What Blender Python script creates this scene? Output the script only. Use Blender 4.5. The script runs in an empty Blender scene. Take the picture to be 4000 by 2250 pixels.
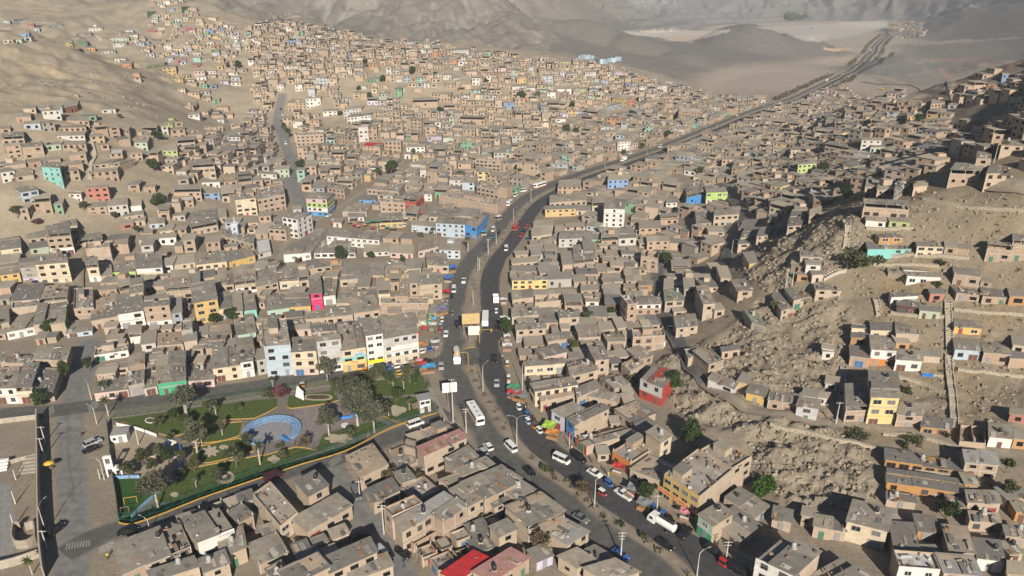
import bpy, bmesh, math, random
import numpy as np
from mathutils import Vector, Matrix
# ---------------------------------------------------------------- camera, sky, sun
scene = bpy.context.scene
COL = scene.collection
CAM_H, PITCH, FPX = 114.0, math.radians(22.5), 2800.0      # metres, radians, focal length in photo pixels (4000 wide)
cam_data = bpy.data.cameras.new('camera')
cam_data.sensor_width = 36.0
cam_data.lens = 36.0 * FPX / 4000.0
cam_data.clip_start, cam_data.clip_end = 1.0, 30000.0
cam = bpy.data.objects.new('camera', cam_data)
cam.location = (0, 0, CAM_H)
cam.rotation_euler = (math.radians(90) - PITCH, 0, 0)
COL.objects.link(cam)
scene.camera = cam
SUN_EL, SUN_DX, SUN_DY = math.radians(27), 0.17, -1.0       # towards the sun: behind the camera, slightly right
world = bpy.data.worlds.new('World')
scene.world = world
world.use_nodes = True
wn = world.node_tree
bg = wn.nodes['Background']
sky = wn.nodes.new('ShaderNodeTexSky')
sky.sky_type = 'NISHITA'
sky.sun_disc = False
sky.sun_elevation = SUN_EL
sky.sun_rotation = math.atan2(SUN_DX, SUN_DY)
sky.altitude = 2500
sky.dust_density = 0.6
wn.links.new(sky.outputs[0], bg.inputs[0])
bg.inputs[1].default_value = 0.05
sun_data = bpy.data.lights.new('sun', 'SUN')
sun_data.energy = 5.0
sun_data.angle = math.radians(0.5)
sun_data.color = (1.0, 0.915, 0.79)
sun = bpy.data.objects.new('sun', sun_data)
_s = Vector((SUN_DX, SUN_DY, 0)).normalized() * math.cos(SUN_EL) + Vector((0, 0, math.sin(SUN_EL)))
sun.rotation_euler = _s.to_track_quat('Z', 'Y').to_euler()
sun.location = _s * 300
COL.objects.link(sun)
scene.view_settings.view_transform = 'Standard'
scene.view_settings.look = 'None'
scene.view_settings.gamma = 1.0
scene.view_settings.exposure = 0.33
try:
 scene.cycles.max_bounces = 4
 scene.cycles.diffuse_bounces = 1
 scene.cycles.glossy_bounces = 2
 scene.cycles.volume_bounces = 0
 scene.cycles.volume_max_steps = 64
except Exception:
 pass
RNG = random.Random(7)
NPR = np.random.RandomState(11)
CP, SP = math.cos(PITCH), math.sin(PITCH)
# ---------------------------------------------------------------- photo pixel <-> world
def ray(px, py):
 a, b = (px - 2000.0) / FPX, (py - 1125.0) / FPX
 return (a, CP - b * SP, -SP - b * CP)                   # per unit of depth
def on_plane(px, py, z):
 d = ray(px, py)
 t = (z - CAM_H) / d[2]
 return Vector((d[0] * t, d[1] * t, z))
def at_depth(px, py, D):
 d = ray(px, py)
 return (d[0] * D, d[1] * D, CAM_H + d[2] * D)
# ---------------------------------------------------------------- terrain
def vnoise(x, y, seed=0):
 x = np.asarray(x, dtype=np.float64); y = np.asarray(y, dtype=np.float64)
 xi = np.floor(x).astype(np.int64); yi = np.floor(y).astype(np.int64)
 xf = x - xi; yf = y - yi
 u = xf * xf * xf * (xf * (xf * 6 - 15) + 10); v = yf * yf * yf * (yf * (yf * 6 - 15) + 10)
 def h(i, j):
  n = (i * 374761393 + j * 668265263 + seed * 974634777) & 0x7fffffff
  n = ((n ^ (n >> 13)) * 1274126177) & 0x7fffffff
  return ((n ^ (n >> 16)) & 0xffff) / 32767.5 - 1.0
 a = h(xi, yi) * (1 - u) + h(xi + 1, yi) * u
 b = h(xi, yi + 1) * (1 - u) + h(xi + 1, yi + 1) * u
 return a * (1 - v) + b * v
def fbm(x, y, octs=4, seed=0, ridge=False):
 s = 0; amp = 1.0; tot = 0
 for o in range(octs):
  n = vnoise(x * 2 ** o, y * 2 ** o, seed + o * 17)
  if ridge: n = 1 - 2 * np.abs(n)
  s = s + n * amp; tot += amp; amp *= 0.5
 return s / tot
def sstep(a, b, x):
 t = np.clip((x - a) / (b - a), 0, 1)
 return t * t * (3 - 2 * t)
CTRL = []
for p in [(0,2250),(500,2250),(1000,2250),(1500,2250),(2000,2250),(2700,2250),(0,1900),(0,1650),(0,1450),(500,1500),(500,1900),(1000,1700),(1500,1500),
          (1500,1900),(2000,1600),(2300,1900),(1800,1300),(2200,1400),(1000,1250),(500,1280),(1500,1050),(2100,1150),(2000,880),(2300,950),
          (2450,1200),(1700,860),(2200,720),(2600,590),(2900,500),(3000,420),(2400,800),(2700,750),(3100,560),(3200,470),(2600,1000),
          (3200,330),(3400,205),(3530,92),(3500,150),(3700,270),(3300,330),(2900,330),(3150,300),(3250,160),(2750,650),(2450,650),
          (3050,400),(3400,130),(2380,600),(2400,1600),(2500,1850),(3000,330),(2000,1000),(3000,2250),(2200,1150)]:
 q = on_plane(p[0], p[1], 0); CTRL.append((q.x, q.y, -4.0))
for px, py, z in [(0,1250,1),(0,1100,4),(0,950,9),(300,1000,3),(300,900,7),(700,950,1),(1000,950,-3),(0,800,14),(450,760,16),(800,780,8),
          (1100,760,2),(1350,720,-2),(200,650,31),(0,650,36),(500,620,26),(800,640,14),(1050,600,6),(1300,600,3),(1700,600,0),
          (350,450,42),(100,450,48),(600,480,34),(800,480,18),(950,480,12),(1150,480,13),(1400,510,12),(1700,500,8),(2000,560,2),(2250,570,-2),
          (2600,440,1),(2000,430,18),(1700,400,20),(1400,300,42),(1100,300,42),(950,330,34),(1700,300,42),(2000,300,38),(2300,300,30),
          (2300,430,12),(2600,350,9),(2450,280,28),(2700,330,5),(1150,90,72),(1450,150,56),(1800,190,52),(2050,225,45),(2300,245,38),
          # right hill
          (2900,1000,7),(2950,900,12),(3200,900,30),(3000,1200,11),(3300,850,38),(3100,1050,20),(3600,770,44),(3300,1100,20),(3300,1300,10),
          (3300,1500,5),(3600,1500,7),(4000,1500,8),(4000,1000,32),(4000,760,50),(3600,1000,29),(3600,1250,17),(4000,1250,19),(2800,1500,4),
          (2900,1350,7),(2700,1400,3),(3000,1500,6),(3450,1660,4),(3000,1700,4),(2800,1650,3),(3200,1850,1),(3600,1750,4),(4000,1700,6),
          (3600,2050,0),(4000,2100,2),(3300,2100,-1),(2650,1600,1),(2600,1450,1),(2700,1200,1)]:
 q = on_plane(px, py, max(z, 0)); CTRL.append((q.x, q.y, z))
for px, py, D in [(0,95,600),(120,115,600),(220,160,605),(340,205,610),(435,228,615),(510,265,620),(600,310,615),(680,350,610),(730,380,605),(800,440,600),
          (100,300,520),(400,330,540),(600,400,540),(0,250,520),(250,120,760),(450,150,760),(600,150,780),(700,250,690),(850,330,640),
          (700,100,800),(850,150,760),(650,10,900),(900,60,880),(400,60,850),(150,60,800),(0,20,840),(500,0,960),(1000,0,1010),
          (1200,40,1000),(1500,0,1090),(1500,90,1010),(1900,0,1260),(1750,100,1060),(2000,100,1150),(2150,110,1270),(2200,170,1120),(2400,215,1040),(2600,270,1010),
          (2150,88,1480),(2250,82,1500),(2350,98,1500),(2480,150,1450),(2300,165,1270),(2500,225,1080),(2600,172,1500),
          (2900,103,1500),(2800,128,1500),(2720,155,1480),(3000,115,1500),(3100,150,1500),(3200,200,1350),(2900,190,1290),(2740,230,1200),
          (2500,132,2000),(2700,125,2100),(2600,70,2600),(2400,0,2800),(2800,60,2800),(2900,0,3200),(3300,50,3100),(3300,0,4200),(3600,0,4500),
          (3560,95,2500),(3700,60,2300),(3850,10,2000),(4000,0,1700),(3800,100,1700),(4000,100,1500),(4000,160,1250),(3720,150,1700),(4000,205,1100),
          (3550,228,1080),(3500,238,1070),(3620,238,1075),
          # right ridge
          (3900,262,520),(3600,500,460),(3350,400,560),(3500,372,560),(3700,340,560),(3850,282,545),(4000,232,540),(4000,400,480),(3800,600,410),(4000,600,395),(3200,600,460),(3400,500,430),(3350,700,385)]:
 CTRL.append(at_depth(px, py, D))
# hidden dips, crests and far heights nobody sees directly (world metres)
CTRL += [(-480,640,58),(-380,665,50),(-300,670,38),(-230,660,28),(-620,640,80),(330,690,2),(400,690,5),(450,690,18),(520,660,30),(260,700,-3),
         (700,600,70),(600,400,110),(420,240,120),(240,275,94),(300,285,125),(350,330,138),(335,420,88),(400,500,92),(300,150,45),(260,110,15),(500,120,80),(390,330,108),(470,430,85),(255,290,66),  # unseen right hill here, raised to cast shade on the upper right slope
         (40,1600,10),(150,1700,2),(480,1700,-2),(560,1240,-3),(620,1240,-3),(-200,1500,230),(-600,1300,210),(-900,1100,200),(100,1650,60),(-50,1900,240),(300,2200,40),
         (-400,2500,330),(300,3600,150),(900,4500,160),(2000,5500,240),(3200,5500,300),(1700,2000,240),(1500,1500,170),(1900,3000,330),(-1500,1000,260),(-1200,600,150),
         (-600,300,70),(-420,250,45),(-300,170,8),(-320,300,30),(-300,80,0),(300,40,5),(0,60,-4),(-150,80,-4),(150,80,-4),(-2500,2500,500),(4500,3500,500),(0,6800,450),(4000,6800,450),(-3000,6000,500),(2400,1200,200),(1200,700,140)]
CT = np.array(CTRL, dtype=np.float64)
_A = np.hypot(CT[:, None, 0] - CT[None, :, 0], CT[:, None, 1] - CT[None, :, 1])
_n = len(CT)
_M = np.zeros((_n + 1, _n + 1)); _M[:_n, :_n] = -_A + np.diag(4.0 + CT[:, 1] * 0.004) ; _M[:_n, _n] = 1; _M[_n, :_n] = 1
_W = np.linalg.solve(_M, np.append(CT[:, 2], 0))
def poly_mask(poly, X, Y):
 inside = np.zeros(X.shape, bool)
 n = len(poly)
 for i in range(n):
  x1, y1 = poly[i]; x2, y2 = poly[(i + 1) % n]
  c = ((y1 > Y) != (y2 > Y)) & (X < (x2 - x1) * (Y - y1) / ((y2 - y1) or 1e-9) + x1)
  inside ^= c
 return inside
def to_px(X, Y, Z):
 h = CAM_H - Z
 D = Y * CP + h * SP
 return 2000 + FPX * X / D, 1125 + FPX * (h * CP - Y * SP) / D
NU, NV = 860, 760
U0, U1, V0, V1 = -1.25, 1.35, math.log(78.0), math.log(7200.0)
_u = np.linspace(U0, U1, NU); _v = np.linspace(V0, V1, NV)
GU, GV = np.meshgrid(_u, _v)
GY = np.exp(GV); GX = GU * GY
RAW = np.full(GX.shape, _W[_n])
for i in range(_n):
 RAW -= _W[i] * np.hypot(GX - CT[i, 0], GY - CT[i, 1])
for _ in range(30):                                        # round the crests
 RAW[1:-1, 1:-1] = (RAW[1:-1, 1:-1] * 2 + RAW[:-2, 1:-1] + RAW[2:, 1:-1] + RAW[1:-1, :-2] + RAW[1:-1, 2:]) / 6
for X0, Y0, hh, rx, ry in ((450, 1475, 56, 155, 225), (548, 1490, 38, 130, 200), (121, 1386, 66, 190, 250), (205, 1310, 44, 150, 200), (270, 1220, 24, 120, 150), (600, 1130, 24, 85, 150), (655, 1150, 14, 70, 120)):
 _r = np.clip(np.sqrt(((GX - X0) / rx) ** 2 + ((GY - Y0) / ry) ** 2), 0, 1)
 RAW = np.maximum(RAW, hh * (0.5 + 0.5 * np.cos(np.pi * _r)) ** 0.9 - 0.5)
BASE = np.maximum(RAW, 0)
GPX, GPY = to_px(GX, GY, BASE)
ROCK_POLYS = [[(2560,1420),(2700,1340),(2800,1330),(2950,1180),(3150,1080),(3330,1180),(3330,1500),(3100,1560),(3350,1660),(3420,1900),(3350,1990),(3100,2000),(2980,1900),(2900,1700),(2650,1620)],
              [(2850,1020),(2950,900),(3250,810),(3380,850),(3360,1010),(3200,1080),(3000,1150)],
              [(3300,750),(4000,740),(4000,1700),(3500,1720),(3330,1640)]]
ROCK = np.zeros(GX.shape)
for k, pl in enumerate(ROCK_POLYS):
 ROCK = np.maximum(ROCK, poly_mask(pl, GPX, GPY) * (1.0, 1.0, 0.28)[k])
for _ in range(5):
 ROCK = (ROCK + np.roll(ROCK, 1, 0) + np.roll(ROCK, -1, 0) + np.roll(ROCK, 1, 1) + np.roll(ROCK, -1, 1)) / 5
_hill = sstep(14, 60, BASE) * sstep(330, 520, GY) + sstep(3, 12, BASE) * sstep(900, 1000, GY) * 0.5
_far = np.clip(GY / 1000.0, 0.35, 2.5)
_gul = fbm((GX - 0.35 * GY) / 95, (GY + 0.2 * GX) / 330, 5, 3, True)
_mt = sstep(880, 1050, GY)
_calm = 1 - 0.85 * sstep(0.03, 0.07, GU) * sstep(1000, 1060, GY) * sstep(2300, 1800, GY)
_rav = (1 - np.abs(fbm((GX - 0.30 * GY + 14 * fbm(GX / 40, GY / 40, 2, 71)) / 42, GY / 240, 3, 73))) ** 5    # narrow ravines running down the mountain
RELIEF = _hill * _calm * (_gul * (4.0 + 8.0 * _mt) * np.minimum(_far, 1.6) - _rav * 7.0 * _mt + fbm(GX / 38, GY / 38, 4, 9, True) * (3.2 + 2.6 * sstep(-0.2, -0.35, GU) * sstep(900, 700, GY)) - _rav * 2.5 * sstep(-0.2, -0.35, GU) * (1 - _mt) + fbm(GX / 13, GY / 13, 3, 19) * 1.3)
RELIEF += ROCK * (fbm(GX / 12, GY / 9, 5, 21, True) * 2.2 + np.abs(fbm(GX / 3.4, GY / 2.6, 3, 31)) * 1.7 - 0.6)
RELIEF += sstep(1.5, 6, BASE) * fbm(GX / 14, GY / 14, 3, 41) * 0.7
_z = BASE + RELIEF
_q = sstep(2050, 2300, GY) * sstep(4600, 4000, GY) * sstep(0.02, 0.08, GU) * sstep(0.5, 0.38, GU)   # quarry benches cut into the far slope
_st = 16.0; _f = _z / _st - np.floor(_z / _st)
_z = _z * (1 - _q) + _q * _st * (np.floor(_z / _st) + sstep(0.6, 1.0, _f))
GZ = np.maximum(_z, 0.0)
def T(x, y):
 """terrain height at world points (bilinear in the same grid the mesh uses)"""
 x = np.asarray(x, dtype=np.float64); y = np.maximum(np.asarray(y, dtype=np.float64), 79.0)
 fu = np.clip((x / y - U0) / (U1 - U0) * (NU - 1), 0, NU - 1.001)
 fv = np.clip((np.log(y) - V0) / (V1 - V0) * (NV - 1), 0, NV - 1.001)
 i = fu.astype(int); j = fv.astype(int); a = fu - i; b = fv - j
 return (GZ[j, i] * (1 - a) + GZ[j, i + 1] * a) * (1 - b) + (GZ[j + 1, i] * (1 - a) + GZ[j + 1, i + 1] * a) * b
_TT = np.exp(np.linspace(math.log(90), math.log(6500), 900))
def G(px, py, h=0.0):
 """where the ray through a photo pixel meets the ground raised by h"""
 d = ray(px, py)
 def f(t): return CAM_H + d[2] * t - (T(d[0] * t, d[1] * t) + h)
 v = f(_TT)
 k = np.argmax(v < 0)
 if v[k] >= 0: k = len(_TT) - 1
 lo, hi = _TT[max(k - 1, 0)], _TT[k]
 for _ in range(14):
  m = 0.5 * (lo + hi)
  if f(m) < 0: hi = m
  else: lo = m
 t = 0.5 * (lo + hi)
 x, y = d[0] * t, d[1] * t
 return Vector((x, y, float(T(x, y))))
TILE = {'A':(0,1350,1.61),'B':(1000,1350,1.61),'C':(2000,1350,1.61),'D':(3000,1350,1.61),
  'E':(0,700,2.07),'F':(1000,700,2.07),'G':(2000,700,2.07),'H':(3000,700,2.07),
  'I':(0,0,2.07),'J':(1000,0,2.07),'K':(2000,0,2.07),'L':(3000,0,2.07),'S':(0,0,1.0)}
def tp(t, x, y):
 o = TILE[t]
 return o[0] + x / o[2], o[1] + y / o[2]
def GT(t, x, y, h=0.0):
 return G(*tp(t, x, y), h)
# ---------------------------------------------------------------- materials
MATS = {}
def mat(name, col, rough=0.85, var=0.18, scale=1.2, bump=0.15, metal=0.0, spec=0.3, stain=0.0, kind=None):
 """procedural paint / plaster / sheet: base colour broken up by two noises, dusty stains and a fine bump"""
 if name in MATS: return MATS[name]
 m = bpy.data.materials.new(name); m.use_nodes = True
 nt = m.node_tree; N = nt.nodes; L = nt.links
 b = N['Principled BSDF']
 b.inputs['Roughness'].default_value = rough
 b.inputs['Metallic'].default_value = metal
 b.inputs['Specular IOR Level'].default_value = spec
 tc = N.new('ShaderNodeTexCoord')
 n1 = N.new('ShaderNodeTexNoise'); n1.inputs['Scale'].default_value = scale; n1.inputs['Detail'].default_value = 6
 n2 = N.new('ShaderNodeTexNoise'); n2.inputs['Scale'].default_value = scale * 0.22; n2.inputs['Detail'].default_value = 3
 L.new(tc.outputs['Object'], n1.inputs['Vector']); L.new(tc.outputs['Object'], n2.inputs['Vector'])
 r = N.new('ShaderNodeValToRGB')
 c = Vector(col)
 r.color_ramp.elements[0].color = (*(c * (1 - var)), 1); r.color_ramp.elements[0].position = 0.3
 r.color_ramp.elements[1].color = (*(c * (1 + var)), 1); r.color_ramp.elements[1].position = 0.7
 L.new(n1.outputs['Fac'], r.inputs['Fac'])
 out = r.outputs['Color']
 if stain > 0:
  mx = N.new('ShaderNodeMixRGB'); mx.inputs['Color2'].default_value = (0.20, 0.165, 0.125, 1)
  mr = N.new('ShaderNodeMapRange'); mr.inputs['From Min'].default_value = 0.45; mr.inputs['From Max'].default_value = 0.72
  mr.inputs['To Max'].default_value = stain
  L.new(n2.outputs['Fac'], mr.inputs['Value']); L.new(mr.outputs[0], mx.inputs['Fac']); L.new(out, mx.inputs['Color1'])
  out = mx.outputs['Color']
 hgt = n1.outputs['Fac']
 if kind == 'brick':
  mp = N.new('ShaderNodeMapping'); mp.inputs['Rotation'].default_value = (math.radians(90), 0, 0)
  sx = N.new('ShaderNodeSeparateXYZ'); cx = N.new('ShaderNodeCombineXYZ'); ad = N.new('ShaderNodeMath'); ad.operation = 'ADD'
  L.new(tc.outputs['Object'], sx.inputs[0]); L.new(sx.outputs[0], ad.inputs[0]); L.new(sx.outputs[1], ad.inputs[1])
  L.new(ad.outputs[0], cx.inputs[0]); L.new(sx.outputs[2], cx.inputs[1])
  bt = N.new('ShaderNodeTexBrick'); bt.inputs['Scale'].default_value = 1.0
  bt.inputs['Brick Width'].default_value = 0.5; bt.inputs['Row Height'].default_value = 0.22; bt.inputs['Mortar Size'].default_value = 0.02
  bt.inputs['Color2'].default_value = (*(c * 0.82), 1); bt.inputs['Mortar'].default_value = (0.36, 0.31, 0.26, 1)
  L.new(cx.outputs[0], bt.inputs['Vector']); L.new(out, bt.inputs['Color1'])
  out = bt.outputs['Color']
 if kind == 'corr':
  wv = N.new('ShaderNodeTexWave'); wv.wave_type = 'BANDS'; wv.bands_direction = 'X'
  wv.inputs['Scale'].default_value = 1.1; wv.inputs['Distortion'].default_value = 0.6
  L.new(tc.outputs['Object'], wv.inputs['Vector'])
  hgt = wv.outputs['Fac']
  mm = N.new('ShaderNodeMixRGB'); mm.blend_type = 'MULTIPLY'; mm.inputs['Fac'].default_value = 0.13
  L.new(out, mm.inputs['Color1']); L.new(wv.outputs['Color'], mm.inputs['Color2']); out = mm.outputs['Color']
 L.new(out, b.inputs['Base Color'])
 if bump > 0:
  bp = N.new('ShaderNodeBump'); bp.inputs['Strength'].default_value = bump; bp.inputs['Distance'].default_value = 0.15
  L.new(hgt, bp.inputs['Height']); L.new(bp.outputs[0], b.inputs['Normal'])
 MATS[name] = m
 return m
def simple(name, col, rough=0.5, metal=0.0, spec=0.5, emit=None):
 if name in MATS: return MATS[name]
 m = bpy.data.materials.new(name); m.use_nodes = True
 b = m.node_tree.nodes['Principled BSDF']
 b.inputs['Base Color'].default_value = (*col, 1); b.inputs['Roughness'].default_value = rough
 b.inputs['Metallic'].default_value = metal; b.inputs['Specular IOR Level'].default_value = spec
 MATS[name] = m
 return m
def attr_mat(name, rough=0.9, var=0.25, scale=0.6, bump=0.3, dist=0.3, scale2=0.03):
 """colour from the mesh's own per-vertex paint colour, roughened by noise"""
 m = bpy.data.materials.new(name); m.use_nodes = True
 nt = m.node_tree; N = nt.nodes; L = nt.links
 b = N['Principled BSDF']; b.inputs['Roughness'].default_value = rough; b.inputs['Specular IOR Level'].default_value = 0.15
 at = N.new('ShaderNodeAttribute'); at.attribute_name = 'tint'
 tc = N.new('ShaderNodeTexCoord')
 mul = at.outputs['Color']
 hg = None
 for sc, vv in ((scale, var), (scale2, var * 0.8)):
  n1 = N.new('ShaderNodeTexNoise'); n1.inputs['Scale'].default_value = sc; n1.inputs['Detail'].default_value = 8
  n1.inputs['Roughness'].default_value = 0.65
  L.new(tc.outputs['Object'], n1.inputs['Vector'])
  mr = N.new('ShaderNodeMapRange'); mr.inputs['From Min'].default_value = 0.25; mr.inputs['From Max'].default_value = 0.75
  mr.inputs['To Min'].default_value = 1 - vv; mr.inputs['To Max'].default_value = 1 + vv
  L.new(n1.outputs['Fac'], mr.inputs['Value'])
  mx = N.new('ShaderNodeVectorMath'); mx.operation = 'SCALE'
  L.new(mul, mx.inputs[0]); L.new(mr.outputs[0], mx.inputs['Scale'])
  mul = mx.outputs[0]
  if hg is None: hg = n1.outputs['Fac']
 L.new(mul, b.inputs['Base Color'])
 if bump > 0:
  bp = N.new('ShaderNodeBump'); bp.inputs['Strength'].default_value = bump; bp.inputs['Distance'].default_value = dist
  L.new(hg, bp.inputs['Height']); L.new(bp.outputs[0], b.inputs['Normal'])
 MATS[name] = m
 return m
# ---------------------------------------------------------------- mesh helpers
class MB:
 """collects polygons (with a material index each) and links them as ONE mesh object"""
 def __init__(s): s.v = []; s.f = []; s.m = []; s.t = []
 def quad(s, a, b, c, d, m=0, tint=None):
  i = len(s.v); s.v += [tuple(a), tuple(b), tuple(c), tuple(d)]; s.f.append((i, i + 1, i + 2, i + 3)); s.m.append(m)
  if tint is not None: s.t += [tint] * 4
 def poly(s, pts, m=0, tint=None):
  i = len(s.v); s.v += [tuple(p) for p in pts]; s.f.append(tuple(range(i, i + len(pts)))); s.m.append(m)
  if tint is not None: s.t += [tint] * len(pts)
 def box(s, x0, y0, z0, x1, y1, z1, m=0, tint=None):
  s.prism([(x0, y0), (x1, y0), (x1, y1), (x0, y1)], z0, z1, m, m, tint)
 def prism(s, pts, z0, z1, m=0, mtop=None, tint=None, ttop=None, bottom=True):
  n = len(pts); i = len(s.v)
  s.v += [(p[0], p[1], z0) for p in pts] + [(p[0], p[1], z1) for p in pts]
  for k in range(n):
   s.f.append((i + k, i + (k + 1) % n, i + n + (k + 1) % n, i + n + k)); s.m.append(m)
  s.f.append(tuple(i + n + k for k in range(n))); s.m.append(m if mtop is None else mtop)
  if bottom: s.f.append(tuple(i + k for k in reversed(range(n)))); s.m.append(m)
  if tint is not None: s.t += [tint] * (2 * n)
 def hexa(s, b, t, m=0, mtop=None, tint=None):
  """box from four bottom and four top corners"""
  i = len(s.v); s.v += [tuple(p) for p in b] + [tuple(p) for p in t]
  for k in range(4):
   s.f.append((i + k, i + (k + 1) % 4, i + 4 + (k + 1) % 4, i + 4 + k)); s.m.append(m)
  s.f.append((i + 4, i + 5, i + 6, i + 7)); s.m.append(m if mtop is None else mtop)
  s.f.append((i + 3, i + 2, i + 1, i)); s.m.append(m)
  if tint is not None: s.t += [tint] * 8
 def bar(s, a, b, r, m=0, r2=None, n=6, tint=None):
  a = Vector(a); b = Vector(b); r2 = r if r2 is None else r2
  d = (b - a)
  if d.length < 1e-6: return
  d.normalize()
  u = d.orthogonal().normalized(); w = d.cross(u)
  i = len(s.v)
  for c, rr in ((a, r), (b, r2)):
   for k in range(n):
    t = 2 * math.pi * k / n
    s.v.append(tuple(c + u * (math.cos(t) * rr) + w * (math.sin(t) * rr)))
  for k in range(n):
   s.f.append((i + k, i + (k + 1) % n, i + n + (k + 1) % n, i + n + k)); s.m.append(m)
  s.f.append(tuple(i + k for k in reversed(range(n)))); s.m.append(m)
  s.f.append(tuple(i + n + k for k in range(n))); s.m.append(m)
  if tint is not None: s.t += [tint] * (2 * n)
 def lathe(s, prof, c=(0, 0, 0), n=16, m=0):
  i = len(s.v)
  for r, z in prof:
   for k in range(n):
    t = 2 * math.pi * k / n; s.v.append((c[0] + r * math.cos(t), c[1] + r * math.sin(t), c[2] + z))
  for j in range(len(prof) - 1):
   for k in range(n):
    a = i + j * n + k; b = i + j * n + (k + 1) % n
    s.f.append((a, b, b + n, a + n)); s.m.append(m)
  s.f.append(tuple(i + k for k in reversed(range(n)))); s.m.append(m)
  j = len(prof) - 1
  s.f.append(tuple(i + j * n + k for k in range(n))); s.m.append(m)
 def mesh(s, name, mats, smooth=False):
  me = bpy.data.meshes.new(name)
  me.from_pydata(s.v, [], s.f)
  mats = mats if isinstance(mats, (list, tuple)) else [mats]
  for m in mats: me.materials.append(m)
  if len(mats) > 1: me.polygons.foreach_set('material_index', s.m)
  if s.t:
   ca = me.color_attributes.new('tint', 'FLOAT_COLOR', 'POINT')
   ca.data.foreach_set('color', np.array([(*t[:3], 1.0) for t in s.t], dtype=np.float32).ravel())
  if smooth: me.polygons.foreach_set('use_smooth', [True] * len(me.polygons))
  me.update()
  return me
 def build(s, name, mats, parent=None, loc=None, smooth=False):
  o = bpy.data.objects.new(name, s.mesh(name, mats, smooth)); COL.objects.link(o)
  if loc is not None: o.location = loc
  if parent is not None: o.parent = parent
  return o
def tag(o, label=None, cat=None, group=None, kind=None):
 if label: o['label'] = label
 if cat: o['category'] = cat
 if group: o['group'] = group
 if kind: o['kind'] = kind
 return o
def empty(name, loc, rz=0.0):
 o = bpy.data.objects.new(name, None); COL.objects.link(o)
 o.location = loc; o.rotation_euler = (0, 0, rz); o.empty_display_size = 0.3
 return o
def inst(name, me, parent, loc, rz=0.0, sc=(1, 1, 1)):
 o = bpy.data.objects.new(name, me); COL.objects.link(o)
 o.parent = parent; o.location = loc; o.rotation_euler = (0, 0, rz); o.scale = sc
 return o
def kids(o): return [c for c in bpy.data.objects if c.parent == o]
def copy_tree(o, parent=None, KIDS=None):
 c = o.copy(); COL.objects.link(c); c.parent = parent
 for ch in KIDS.get(o, []): copy_tree(ch, c, KIDS)
 return c
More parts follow.
